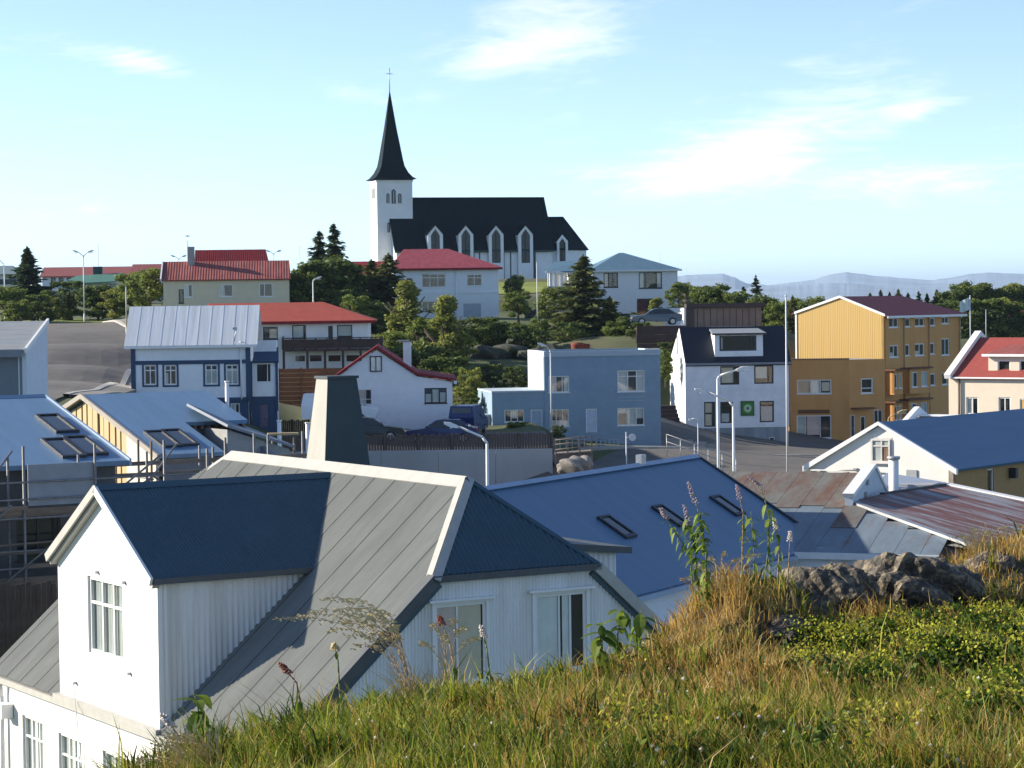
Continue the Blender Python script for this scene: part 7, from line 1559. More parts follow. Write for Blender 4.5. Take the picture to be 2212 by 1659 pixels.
# ================================================================== trees and shrubs
BARK = mat('bark', (.10, .075, .055), .95, var=.3, scale=8, bump=.6)
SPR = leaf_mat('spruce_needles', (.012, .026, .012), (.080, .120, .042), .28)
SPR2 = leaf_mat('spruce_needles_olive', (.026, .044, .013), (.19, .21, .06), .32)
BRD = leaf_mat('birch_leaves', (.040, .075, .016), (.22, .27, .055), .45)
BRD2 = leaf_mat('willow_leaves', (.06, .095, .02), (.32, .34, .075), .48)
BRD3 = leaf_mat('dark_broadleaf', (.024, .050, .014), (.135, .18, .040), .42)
def quads(c, a, b):
    """(n,3) centres, half axes a,b -> verts, faces"""
    n = len(c); v = np.empty((n, 4, 3)); v[:, 0] = c - a; v[:, 1] = c - b * .9; v[:, 2] = c + a; v[:, 3] = c + b * .9
    return v.reshape(-1, 3), np.arange(n * 4).reshape(n, 4)
def spruce_mesh(seed, h=1.0, r=.24, whorls=22, dens=1.0, gappy=.0, m=None):
    """Unit-height spruce crown (0..1) from drooping boughs of needle sprays."""
    rg = np.random.default_rng(seed); C = []; A_ = []; B_ = []; Tn = []
    NB = int(whorls * 13 * dens)
    for k in range(NB):
        f = ((k + rg.uniform(0, 1)) / NB) ** .92; z = .03 + .95 * f; lay = .9 + .18 * math.sin(z * whorls * 2.1 + rg.normal(0, .8))
        if rg.random() < gappy * (.6 + .8 * math.sin(z * 17 + k * .01 + seed) ** 2): continue
        R_ = (r * (1 - f) ** .9 + .010) * lay
        az = k * 2.39996 + rg.normal(0, .5); L = R_ * (.45 + .85 * rg.random() ** .8); ns = max(3, int(3 + 13 * L / .24))
        t = np.linspace(.15, 1, ns) + rg.normal(0, .03, ns); droop = -.30 * (1 - f * .75) * np.abs(t) ** 1.5 + .16 * t ** 4 + rg.normal(0, .06)
        d = np.array([math.cos(az), math.sin(az), 0]); s = np.array([-math.sin(az), math.cos(az), 0])
        for sd in (-1, 0, 1):
            spread = .36 * (1.1 - t) * L * sd + rg.normal(0, .006, ns)
            cc = d * (L * t)[:, None] + s * spread[:, None] + np.array([0, 0, 1]) * (z + L * droop * 1.5 + rg.normal(0, .006, ns) - .010 * abs(sd))[:, None]
            ln = (.019 + .014 * (1 - f)) * rg.uniform(.7, 1.35, ns)
            ax = d[None] * .8 + s[None] * (sd * .5 + rg.normal(0, .3, ns))[:, None] + np.array([0, 0, -.35]) + rg.normal(0, .25, (ns, 3)); ax = ax / np.linalg.norm(ax, axis=1)[:, None] * ln[:, None]
            bx = np.cross(ax, rg.normal(0, 1, (ns, 3)) + np.array([0, 0, 1.2])); bx = bx / np.linalg.norm(bx, axis=1)[:, None] * (ln * .45)[:, None]
            C.append(cc); A_.append(ax); B_.append(bx); Tn.append(np.clip(.10 + .6 * t + rg.normal(0, .2, ns), 0, 1))  # bough tips tinted lighter to look sunlit, inner sprays darker
    # leader
    n = 10; C.append(np.column_stack([rg.normal(0, .004, n), rg.normal(0, .004, n), np.linspace(.95, 1.0, n)])); A_.append(np.tile([[0, 0, .018]], (n, 1))); B_.append(np.tile([[.006, .004, 0]], (n, 1))); Tn.append(np.full(n, .6))
    v, f = quads(np.vstack(C), np.vstack(A_), np.vstack(B_))
    return np_mesh('crown', v, f, m or SPR, attr=np.concatenate(Tn))
def broad_mesh(seed, blobs=40, per=120, m=None, leaf=.034, cone=0.0, wide=.42, low=.1):
    """Unit-height broadleaf crown: clumps of leaves through an uneven volume, radius ~wide."""
    rg = np.random.default_rng(seed); C = []; N_ = []; Tn = []
    for k in range(blobs):
        z = low + (1 - low) * rg.random() ** .85
        env = wide * math.sqrt(max(.05, 1 - ((z - .55) / .55) ** 2)) if cone == 0 else wide * (1.02 - z) ** cone * (1 if z > .2 else .75)
        a = rg.uniform(0, 6.28); rr = env * math.sqrt(rg.random()) * .85
        c = np.array([rr * math.cos(a), rr * math.sin(a), z]); br = rg.uniform(.07, .15) * (1 if cone == 0 else .8)
        n = int(per * rg.uniform(.7, 1.3)); d = rg.normal(0, 1, (n, 3)); d /= np.linalg.norm(d, axis=1)[:, None]; q = rg.random(n) ** .45
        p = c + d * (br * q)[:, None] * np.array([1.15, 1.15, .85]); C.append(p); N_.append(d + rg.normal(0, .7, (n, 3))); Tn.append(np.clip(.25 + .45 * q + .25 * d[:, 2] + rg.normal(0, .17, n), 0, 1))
    C = np.vstack(C); N_ = np.vstack(N_); N_ /= np.linalg.norm(N_, axis=1)[:, None]; n = len(C)
    a = np.cross(N_, rg.normal(0, 1, (n, 3))); a /= np.linalg.norm(a, axis=1)[:, None]; b = np.cross(N_, a); s = leaf * rg.uniform(.6, 1.25, n)
    v, f = quads(C, a * s[:, None], b * (s * .62)[:, None])
    return np_mesh('crown', v, f, m or BRD, attr=np.concatenate(Tn))
_tm = {}
def trunk_mesh(kind):
    if kind in _tm: return _tm[kind]
    m = MB()
    if kind == 'spruce': m.tube((0, 0, -.12), (0, 0, .5), .022, .012, 8).tube((0, 0, .5), (.003, 0, .97), .012, .002, 7)
    else:
        m.tube((0, 0, -.12), (.01, 0, .3), .035, .024, 8)
        rg = random.Random(3)
        for i in range(7):
            a = i * .9; z = .2 + .08 * i * .5; e = (.25 * math.cos(a), .25 * math.sin(a), z + .35); m.tube((.01 * i / 7, 0, z), e, .016, .006, 6)
        m.tube((.01, 0, .3), (0, .01, .85), .022, .006, 7)
    me = m.mesh('trunk'); me.materials.append(BARK); _tm[kind] = me; return me
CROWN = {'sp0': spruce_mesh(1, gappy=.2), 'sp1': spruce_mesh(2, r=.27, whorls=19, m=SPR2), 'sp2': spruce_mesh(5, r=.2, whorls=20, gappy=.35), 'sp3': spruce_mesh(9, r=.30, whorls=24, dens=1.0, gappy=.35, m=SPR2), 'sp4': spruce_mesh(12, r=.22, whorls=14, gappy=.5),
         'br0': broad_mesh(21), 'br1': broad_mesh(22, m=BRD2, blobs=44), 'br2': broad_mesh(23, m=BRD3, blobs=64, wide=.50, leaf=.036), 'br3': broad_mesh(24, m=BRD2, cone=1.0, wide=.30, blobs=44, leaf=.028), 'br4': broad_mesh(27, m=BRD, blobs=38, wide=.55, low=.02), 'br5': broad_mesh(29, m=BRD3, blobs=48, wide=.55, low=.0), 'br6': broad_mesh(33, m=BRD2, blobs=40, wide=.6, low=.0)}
def tree(kind, label, u, vtop, vbase, d, wide=1.0, group=None, name=None, cat=None, rz=None, ground=False):
    """Tree whose top and foot are seen at vtop / vbase at distance d."""
    p = at(u, vbase, d); h = (vbase - vtop) * d / FPX
    if ground: z = T(p.x, p.y); h += p.z - z; p = Vector((p.x, p.y, z))
    sp = kind.startswith('sp'); nm = name or ('spruce_tree' if sp else 'broadleaf_tree')
    o = thing(nm, label, cat or 'tree', p, rz if rz is not None else random.uniform(0, 6.28), group); k_ = 1.5 if sp else 1.2; o.scale = (h * wide * k_, h * wide * k_, h)
    o2 = link(trunk_mesh('spruce' if sp else 'broad'), 'trunk', None, o)
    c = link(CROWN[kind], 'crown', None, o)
    return o
def shrub(kind, label, u, vtop, vbase, d, wide=1.0, group=None): return tree(kind, label, u, vtop, vbase, d, wide, group, 'shrub', 'shrub')
# ---- big single trees
tree('sp0', 'dark pointed spruce at the far left before the red roofs', 62, 533, 690, 262, 1.25)
tree('sp2', 'left and shorter spruce of the pair left of the church', 692, 497, 690, 250, 1.05)
tree('sp2', 'right and taller spruce of the pair left of the church', 724, 481, 690, 247, .95)
tree('br2', 'broad dark round tree below the spruce pair', 705, 562, 690, 238, 1.25)
tree('br0', 'lighter leafy tree at the left flank of the dark round tree', 655, 590, 690, 236, .95)
tree('br2', 'dark leafy tree between the spruce pair and the rose roofed house', 752, 592, 700, 240, .9)
tree('sp3', 'left of the two olive spruces in front of the rose roofed house', 804, 560, 712, 242, 1.25)
tree('sp3', 'right of the two olive spruces in front of the rose roofed house', 842, 548, 716, 240, 1.3)
tree('br3', 'light green conical tree before the rose roofed house, left one', 880, 612, 752, 212, 1.2)
tree('br3', 'light green conical tree before the rose roofed house, right one', 966, 645, 800, 200, 1.15)
tree('br0', 'rounded green tree between the two light conical trees', 918, 690, 790, 204, 1.1)
tree('sp3', 'largest olive spruce on the slope left of the blue hipped house', 1262, 550, 758, 226, 1.3)
tree('sp1', 'smaller spruce leaning on the right flank of the largest spruce', 1318, 640, 758, 224, 1.15)
tree('br4', 'bright bushy tree on the slope above the blue grey roof', 1330, 708, 770, 215, .9)
tree('br0', 'small green tree on the lawn below the church', 1112, 597, 660, 262, .8)
tree('sp4', 'ragged tall spruce against the mountains', 1634, 594, 700, 262, 1.15)
tree('sp2', 'slim ragged spruce left of the tallest one by the mountains', 1607, 618, 700, 265, 1.1)
tree('sp1', 'narrow dark spruce beside the tall flagpole', 1713, 638, 730, 232, .8)
# ---- shrubs and smaller trees, each with its place
for q in (('br4', 'leafy hedge tree left of the cream house, nearest to it', 322, 585, 690, 236, 1.0), ('br0', 'leafy tree behind the yellowish lamp', 288, 592, 690, 240, .9), ('br1', 'sunlit bush right of the twin lamp', 246, 625, 692, 240, 1.1), ('br2', 'dark bush right behind the twin lamp', 212, 618, 690, 246, 1.2),
          ('br5', 'dark bush left of the twin lamp', 150, 612, 690, 250, 1.3), ('br1', 'sunlit bush at the foot of the far left spruce', 110, 640, 695, 246, 1.2), ('br5', 'dark bush at the right foot of the far left spruce', 82, 640, 700, 240, 1.2), ('br4', 'green bush at the left picture edge', 18, 622, 700, 242, 1.2), ('br0', 'low green bush between the spruce and the left edge', 40, 650, 700, 236, 1.3),
          ('br2', 'dark shrub mass behind the white chimney pipe', 905, 752, 850, 186, 1.3), ('br5', 'dark shrub mass right of the white chimney pipe', 962, 775, 862, 182, 1.5), ('br4', 'green shrub left of the white chimney pipe', 845, 720, 800, 195, 1.1), ('br5', 'dark shrub above the small white house roof', 858, 755, 830, 190, 1.1),
          ('br6', 'upright yellow green bush beside the low blue wing', 1020, 797, 880, 176, .62), ('br6', 'round pale bush left of the low blue wing', 1002, 836, 890, 172, .9), ('br5', 'dark bush below the pale bush, left of the blue wing', 1022, 862, 905, 171, 1.0),
          ('br5', 'dark shrub on the bank under the rose roofed house', 1035, 690, 770, 215, 1.5), ('br5', 'dark shrub on the bank left of the garden flagpole', 1085, 700, 770, 214, 1.4), ('br5', 'dark shrub on the bank below the garden flagpole', 1140, 705, 775, 212, 1.3), ('br0', 'green bush beside the porch of the blue hipped house', 1120, 632, 690, 248, 1.2), ('br4', 'olive bush under the pillared porch', 1205, 622, 700, 250, 1.1),
          ('br1', 'yellow green bush before the garage of the blue hipped house', 1418, 645, 690, 252, 1.0), ('br4', 'green bush right of the blue hipped house', 1466, 612, 668, 262, .9), ('br5', 'dark bush at the right foot of the largest spruce', 1352, 690, 768, 216, 1.0),
          ('br0', 'leafy tree behind the brown garage, left one', 1515, 622, 700, 256, .9), ('br2', 'leafy tree behind the brown garage, middle one', 1550, 618, 700, 254, .95), ('br4', 'leafy tree behind the brown garage, right one', 1585, 632, 700, 252, .9), ('br2', 'dark tree behind the navy roof', 1655, 642, 740, 240, .95), ('br0', 'green tree between navy roof and ochre gable', 1690, 655, 760, 236, .75),
          ('br5', 'dark shrub below the timber terrace wall', 1440, 742, 790, 200, 1.1), ('br0', 'narrow shrub between the blue grey and navy roofed houses', 1437, 760, 830, 192, .5), ('br4', 'low bush under the left window of the blue wing', 1116, 912, 948, 163, 1.3), ('br5', 'low dark bush under the middle window of the blue grey house', 1205, 920, 948, 165, 1.2)):
    shrub(*q)
for q in (('br2', 'broad dark tree on the bank below the two olive spruces', 800, 655, 745, 228, 1.0), ('br5', 'dark bush at the left wall of the rose roofed house', 850, 668, 735, 226, 1.1), ('br0', 'green tree above the balcony roof, left of the olive spruces', 770, 640, 720, 226, 1.0), ('br5', 'dark bush behind the orange red roof end', 735, 630, 700, 230, 1.1),
          ('br1', 'pale green bush under the right conical tree', 1000, 720, 800, 200, .9), ('br5', 'dark bush behind the low blue wing', 1060, 790, 850, 185, 1.1), ('br5', 'dark bush beside the white side wall', 1110, 795, 850, 182, 1.0), ('br0', 'green bush on the slope left of the largest spruce', 1165, 690, 750, 222, .9), ('br5', 'dark bush under the largest spruce', 1230, 700, 770, 216, 1.2), ('br5', 'dark bush between the largest spruce and the terrace', 1385, 700, 760, 212, .9)):
    shrub(*q)
# ---- tree line on the right: individual trees
rg = random.Random(12); k = 0
for i, (u, vt, kind, w) in enumerate(((1745, 645, 'br0', 1.1), (1775, 650, 'sp1', .9), (1760, 660, 'br2', 1.2), (1880, 632, 'sp0', .9), (1903, 626, 'sp2', .9), (1922, 630, 'sp0', .8), (1941, 624, 'sp1', .9), (1962, 632, 'sp0', .9), (1985, 628, 'sp2', .9), (2003, 633, 'sp0', .8), (2024, 625, 'sp1', .8), (2045, 630, 'sp0', .9),
                                     (2062, 628, 'br2', 1.1), (2085, 618, 'br0', 1.1), (2106, 612, 'br2', 1.0), (2128, 622, 'br1', 1.1), (2150, 628, 'br0', 1.1), (2172, 622, 'br2', 1.1), (2196, 616, 'br1', 1.1), (2222, 622, 'br0', 1.1), (2070, 655, 'br5', 1.3), (2108, 650, 'br0', 1.2), (2140, 652, 'br5', 1.2), (2178, 648, 'br1', 1.2), (2208, 660, 'br5', 1.2), (2090, 680, 'br0', 1.1), (2125, 682, 'br4', 1.2), (2160, 685, 'br1', 1.1), (2200, 690, 'br4', 1.1), (2050, 690, 'br2', 1.0))):
    conif = kind.startswith('sp'); row = 'back' if vt < 645 else 'front'
    POS = ['left of the ochre gable, first', 'left of the ochre gable, second', 'left of the ochre gable, third', 'first over the dark red roof', 'second over the dark red roof', 'third over the dark red roof', 'fourth over the dark red roof', 'fifth over the dark red roof', 'sixth over the dark red roof', 'seventh over the dark red roof', 'just before the flag', 'left behind the flag',
           'directly behind the flag', 'right behind the flag', 'highest of the row', 'right of the highest tree', 'second right of the highest', 'third right of the highest', 'next to the right edge', 'cut by the right edge', 'under the flag', 'right of the flagpole', 'above the cream house roof', 'right of the slim post', 'at the right edge', 'low left of the cream coping', 'low above the cream ridge', 'low beside the slim post', 'low at the right edge', 'behind the far end of the ochre block']
    lab = ('small dark conifer ' if conif else {'br0': 'green leafy tree ', 'br1': 'pale sunlit tree ', 'br2': 'dark round tree ', 'br4': 'low bushy tree ', 'br5': 'dark bushy tree '}[kind]) + 'in the right tree line, ' + POS[i]
    dd = 318 if row == 'back' else 292
    tree(kind, lab, u, vt, vt + (80 if row == 'back' else 90), dd, w, 'tree line on the right')
# rocky outcrops on the dark slope
M_LAVA = mat('dark_lava_rock', (.035, .036, .034), .95, var=.5, scale=2.5, bump=1.0, col2=(.07, .085, .04), col2_amt=.8, col2_scale=1.5)
for i, (u, v, d, s, lab) in enumerate(((1050, 740, 205, 1.6, 'dark rock on the slope, left one'), (1095, 735, 206, 1.9, 'largest dark rock on the slope below the garden'), (1150, 742, 204, 1.5, 'dark rock on the slope below the flagpole'), (1075, 770, 198, 1.2, 'low dark rock nearer the blue grey house'), (1125, 775, 197, 1.0, 'small dark rock nearer the blue grey house'), (1190, 725, 208, 1.5, 'dark rock beside the largest spruce'), (1170, 640, 262, 1.8, 'dark stone bank below the porch'))):
    p = at(u, v, d); boulder('outcrop', lab, (p.x, p.y, T(p.x, p.y) + s * .15), s, 50 + i, M_LAVA, .55, 'rocks on the slope')
p = at(1248, 748, 205); o = thing('garden_toy', 'small dark red object on the terrace above the blue grey roof', 'toy', (p.x, p.y, p.z - .2)); MB().ring((0, 0), .55, 0, .6, .35).ring((0, 0), .6, .35, .45, .5).build('shell', mat('orange_plastic', (.20, .035, .02), .8), o); MB().box(.4, 1.0, -.3, .3, 0, .4).build('seat', mat('orange_plastic', (.45, .08, .03)), o)
# ================================================================== foreground: grass, flowers, rocks
def pix(x, y, z):
    fw = y * math.cos(TH) - z * math.sin(TH); up = y * math.sin(TH) + z * math.cos(TH)
    r2 = _c * x - _s * up; u2 = _s * x + _c * up
    return CU + FPX * r2 / fw, CV - FPX * u2 / fw
def bump2(u, v, cu, cv, ru, rv): return np.exp(-((u - cu) / ru) ** 2 - ((v - cv) / rv) ** 2)
def grass():
    rg = np.random.default_rng(77); nt = 15000; per = 16
    ty = 7.0 * (25.0 / 7.0) ** rg.random(nt); tx = rg.uniform(-1, 1, nt) * (ty * .235 + .5)
    tint = rg.random(nt); th = rg.uniform(.6, 1.5, nt); tdry = rg.normal(0, .28, nt); taz = rg.uniform(0, 6.283, nt)
    idx = np.repeat(np.arange(nt), per); n = len(idx); sp_ = .028 * np.clip(ty[idx] / 11, .7, 1.8)
    x = tx[idx] + rg.normal(0, 1, n) * sp_; y = ty[idx] + rg.normal(0, 1, n) * sp_
    z = hill_z(x, y); u, v = pix(x, y, z)
    cl = np.sin(x * 4.3 + 1.7 * np.sin(y * 2.1)) * np.sin(y * 3.7 + 1.3 * np.sin(x * 3.3))
    rock = np.maximum(bump2(u, v, 1780, 1300, 95, 48), bump2(u, v, 1970, 1280, 120, 50)); keep = rg.random(n) > rock
    keep &= rg.random(n) > .9 * bump2(u, v, 1690, 1375, 75, 45); keep &= rg.random(n) < np.clip(.8 + .3 * cl, .45, 1)
    keep &= rg.random(n) > .55 * np.maximum.reduce([bump2(u, v, 1850, 1410, 140, 60), bump2(u, v, 2080, 1385, 160, 60)])
    x, y, z, u, v, cl, idx = (q[keep] for q in (x, y, z, u, v, cl, idx)); n = len(x)
    dry = .16 + .16 * np.clip((u - 1050) / 300, 0, 1) + .80 * bump2(u, v, 1545, 1290, 130, 95) + .85 * bump2(u, v, 2130, 1190, 190, 60) + .55 * bump2(u, v, 1950, 1345, 260, 30) + .45 * bump2(u, v, 1240, 1590, 150, 60) + .60 * bump2(u, v, 1640, 1480, 200, 60) + .50 * bump2(u, v, 1450, 1370, 150, 70) + .45 * bump2(u, v, 330, 1640, 90, 70) + .25 * bump2(u, v, 1900, 1620, 350, 40)
    pn = np.sin(x * 9.1 + 2.1 * np.sin(y * 2.7)) * np.sin(y * 4.9 + 1.9 * np.sin(x * 6.1)) + .7 * np.sin(x * 15.7 + y * 3.1 + 1.0) * np.sin(y * 8.3 - x * 5.0)
    dry = np.clip(dry + tdry[idx] * .7 + .16 * pn, 0, 1)
    G0, G1, G2 = np.array([.034, .064, .007]), np.array([.150, .20, .018]), np.array([.38, .38, .045]); S0, S1, S2 = np.array([.18, .085, .020]), np.array([.44, .27, .065]), np.array([.64, .50, .22])
    def lerp3(a, b, c, t): t = t[:, None]; return np.where(t < .5, a + (b - a) * t * 2, b + (c - b) * (t * 2 - 1))
    t = np.clip(.5 + 1.25 * (.66 * tint[idx] + .34 * rg.random(n) - .5) + .30 * pn - .06 - .25 * bump2(u, v, 1400, 1470, 130, 50) + .12 * bump2(u, v, 700, 1530, 300, 80), 0, 1)
    isdry = rg.random(n) < dry
    col = np.where(isdry[:, None], lerp3(S0, S1, S2, np.clip(.5 * tint[idx] + .5 * rg.random(n), 0, 1)), lerp3(G0, G1, G2, t))
    h = rg.uniform(.05, .13, n) * th[idx] * (1 + .25 * cl) + .20 * bump2(u, v, 1545, 1270, 120, 70) * rg.random(n) + .03 * bump2(u, v, 2130, 1180, 190, 50) * rg.random(n) + .05 * bump2(u, v, 1000, 1440, 420, 40) * rg.random(n)
    h *= np.where(rg.random(n) < .04, 1.8, 1.0); h = np.clip(h, .03, .40)
    w = rg.uniform(.0022, .0042, n) * (1 + .5 * (~isdry)) * np.clip(y / 12, .75, 1.5)
    az = taz[idx] + rg.normal(0, 1.3, n); lean = rg.uniform(.15, .9, n) * h
    dx, dy = np.cos(az) * lean - .12 * h, np.sin(az) * lean                    # wind from the right
    fa = rg.uniform(0, 6.283, n); px, py = np.cos(fa) * w, np.sin(fa) * w
    P = np.empty((n, 5, 3)); z0 = z - .02
    P[:, 0] = np.stack([x - px, y - py, z0], 1); P[:, 1] = np.stack([x + px, y + py, z0], 1)
    mx, my, mz = x + dx * .35, y + dy * .35, z + h * .62
    P[:, 2] = np.stack([mx - px * .75, my - py * .75, mz], 1); P[:, 3] = np.stack([mx + px * .75, my + py * .75, mz], 1); P[:, 4] = np.stack([x + dx, y + dy, z + h * .97], 1)
    i = np.arange(n)[:, None] * 5; F_ = np.concatenate([i + [[0, 1, 3]], i + [[0, 3, 2]], i + [[2, 3, 4]]], 1).reshape(-1, 3)
    me = np_mesh('grass', P.reshape(-1, 3), F_, color_attr_mat('grass_blades', .55, .38), col=np.repeat(col, 3, axis=0))
    tag(link(me, 'grass', None), 'green and straw coloured grass on the foreground hilltop', 'grass', kind='stuff')
grass()
def leafy_cover():
    """Low yellow-green flowering cover (bedstraw) on the right of the hilltop, and clover heads."""
    rg = np.random.default_rng(5)
    C = []; col = []; S = []
    for (cu, cv, ru, rv, m) in ((1810, 1405, 85, 28, 1300), (1960, 1392, 110, 28, 1700), (2120, 1355, 120, 34, 1700), (1880, 1455, 110, 45, 1700), (2060, 1430, 130, 45, 1900), (2190, 1420, 90, 50, 1300), (1760, 1440, 70, 35, 700), (2150, 1530, 130, 40, 900), (1400, 1620, 160, 30, 700), (1850, 1620, 200, 30, 900), (1330, 1420, 60, 30, 500), (900, 1480, 160, 30, 500)):
        uu = rg.normal(cu, ru * .6, m); vv = rg.normal(cv, rv * .6, m); gu = rg.normal(cu, ru * .6, 9); gv = rg.normal(cv, rv * .6, 9)
        for k in range(m):
            r = ray(uu[k], vv[k]); lo_, hi_ = 6.0, 24.0
            # march to the hill
            ds = np.linspace(7, 24, 60); zz = hill_z(r.x * ds, ds); hit = np.nonzero(r.z * ds <= zz + .03)[0]
            if len(hit) == 0: continue
            d = ds[hit[0]]; x, y = r.x * d + rg.normal(0, .03), d + rg.normal(0, .12); C.append((x, y))
            near = np.min(((uu[k] - gu) / 26) ** 2 + ((vv[k] - gv) / 13) ** 2); f = rg.random() * (.75 if near < 1 else 1) + (0 if near < 1 else .38); col.append((.42, .42, .04) if f < .42 else ((.028, .065, .008) if f < .95 else (.11, .17, .02))); S.append(rg.uniform(.008, .015) if f < .42 else rg.uniform(.014, .028))
    C = np.array(C); z = hill_z(C[:, 0], C[:, 1]); n = len(C); col = np.array(col) * rg.uniform(.7, 1.25, (n, 1)); S = np.array(S)
    yel = col[:, 0] > .2; zc = z + np.where(yel, rg.uniform(.08, .16, n), rg.uniform(.01, .11, n)); c = np.column_stack([C, zc])
    nn = rg.normal(0, 1, (n, 3)) + [0, -.2, .8]; nn /= np.linalg.norm(nn, axis=1)[:, None]; a = np.cross(nn, rg.normal(0, 1, (n, 3))); a /= np.linalg.norm(a, axis=1)[:, None]; b = np.cross(nn, a)
    v, f = quads(c, a * S[:, None], b * (S * .7)[:, None])
    tag(link(np_mesh('bedstraw', v, f, color_attr_mat('grass_blades'), col=col), 'bedstraw', None), 'low yellow green flowering plants right of the rocks', 'flowers', kind='stuff')
    V = []; Fc = []; cc = []
    k = 0
    for _ in range(80):
        u, v_ = rg.uniform(650, 2212), rg.uniform(1440, 1659)
        if u < 1200 and v_ < 1520: continue
        r = ray(u, v_); ds = np.linspace(7, 24, 120); hit = np.nonzero(r.z * ds <= hill_z(r.x * ds, ds) + .1)[0]
        if len(hit) == 0: continue
        d = ds[hit[0]]; p = np.array([r.x * d, d, r.z * d]); s = rg.uniform(.006, .012)
        o6 = np.array([[1, 0, 0], [-1, 0, 0], [0, 1, 0], [0, -1, 0], [0, 0, 1], [0, 0, -1]]) * s + p; b0 = len(V) * 6; V.append(o6)
        for q in ((0, 2, 4), (2, 1, 4), (1, 3, 4), (3, 0, 4), (2, 0, 5), (1, 2, 5), (3, 1, 5), (0, 3, 5)): Fc.append([b0 + i for i in q]); cc.append((.72, .68, .58))
    tag(link(np_mesh('clover_heads', np.vstack(V), Fc, color_attr_mat('grass_blades'), col=np.array(cc)), 'clover_heads', None), 'tiny white clover heads dotted through the grass', 'flowers', kind='stuff')
leafy_cover()
M_ROCK = mat('lichen_rock', (.07, .062, .052), .95, var=.5, scale=12, bump=1.0, bscale=30, col2=(.30, .24, .16), col2_amt=.85, col2_scale=11, ramp=(.48, .62))
def hill_rocks():
    for i, (u, v, d, sx, sz, lab) in enumerate(((1785, 1300, 18.2, .43, .66, 'dark rough rock nearest to the tall weeds'), (1975, 1275, 18.8, .50, .66, 'biggest flat topped dark rock on the hill'), (2142, 1240, 19.6, .23, .75, 'small pinkish grey rock at the right of the ledge'), (1700, 1365, 16.8, .26, .40, 'low shadowed rock at the foot of the tussock'), (2205, 1232, 19.9, .22, .6, 'low grey rock cut by the right picture edge'))):
        p = at(u, v, d); me = rock_mesh('rock', 90 + i, sx, M_ROCK, 5, sz, .5)
        rgq = np.random.default_rng(i); co = np.empty(len(me.vertices) * 3); me.vertices.foreach_get('co', co); co = co.reshape(-1, 3); q = co / sx
        nzv = sum(np.sin(q @ rgq.normal(0, 8 + 5 * k, 3) + k) / (1 + k * .3) for k in range(10)); co *= (1 + .030 * nzv)[:, None]; me.vertices.foreach_set('co', co.ravel()); me.update()
        tag(link(me, 'rock', None, None, p), lab, 'rock', 'rocks on the hilltop')
hill_rocks()

# ------------------------------------------------------------------ single plants
STEMG = mat('green_stem', (.16, .19, .06), .7); STEMB = mat('dry_stem', (.34, .24, .12), .8); LEAFG = leaf_mat('weed_leaf', (.06, .12, .015), (.28, .36, .06), .45); PURP = mat('faded_purple_flower', (.32, .25, .30), .8, var=.4, scale=60); PALEF = mat('pale_seed_fluff', (.55, .50, .48), .9, var=.2, scale=50); REDD = mat('red_dock_seed', (.20, .05, .03), .8, var=.2, scale=60); STRAW = mat('straw_panicle', (.50, .41, .20), .8, var=.25, scale=40)
def leaf_shape(L, w, curl, m, tint):
    n = 5; v = []; f = []
    for i in range(n + 1):
        t = i / n; ww = w * math.sin(math.pi * min(1, t * .92 + .08)) ** .8 * (1 if t < 1 else 0); z = -curl * L * t * t
        v += [(L * t, -ww, z + .15 * ww), (L * t, 0, z), (L * t, ww, z + .15 * ww)]
    for i in range(n):
        a = i * 3; f += [(a, a + 1, a + 4, a + 3), (a + 1, a + 2, a + 5, a + 4)]
    return np_mesh('leaf', v, f, m, attr=[tint] * len(f))
LEAFS = [leaf_shape(.085, .017, c, LEAFG, t) for c, t in ((.3, .3), (.6, .6), (1.0, .85), (.8, .1))]; LEAFB = [leaf_shape(.11, .032, c, LEAFG, t) for c, t in ((.3, .15), (.6, .4), (.9, .6))]
def put_leaf(parent, me, p, az, pitch, s=1.0):
    o = link(me, 'leaf', None, parent); o.matrix_local = Matrix.Translation(p) @ Matrix.Rotation(az, 4, 'Z') @ Matrix.Rotation(-pitch, 4, 'Y') @ Matrix.Scale(s, 4); return o
def hill_at(u, d):
    r = ray(u, 1200); return Vector((r.x * d, d, float(hill_z(np.array([r.x * d]), np.array([d]))[0])))
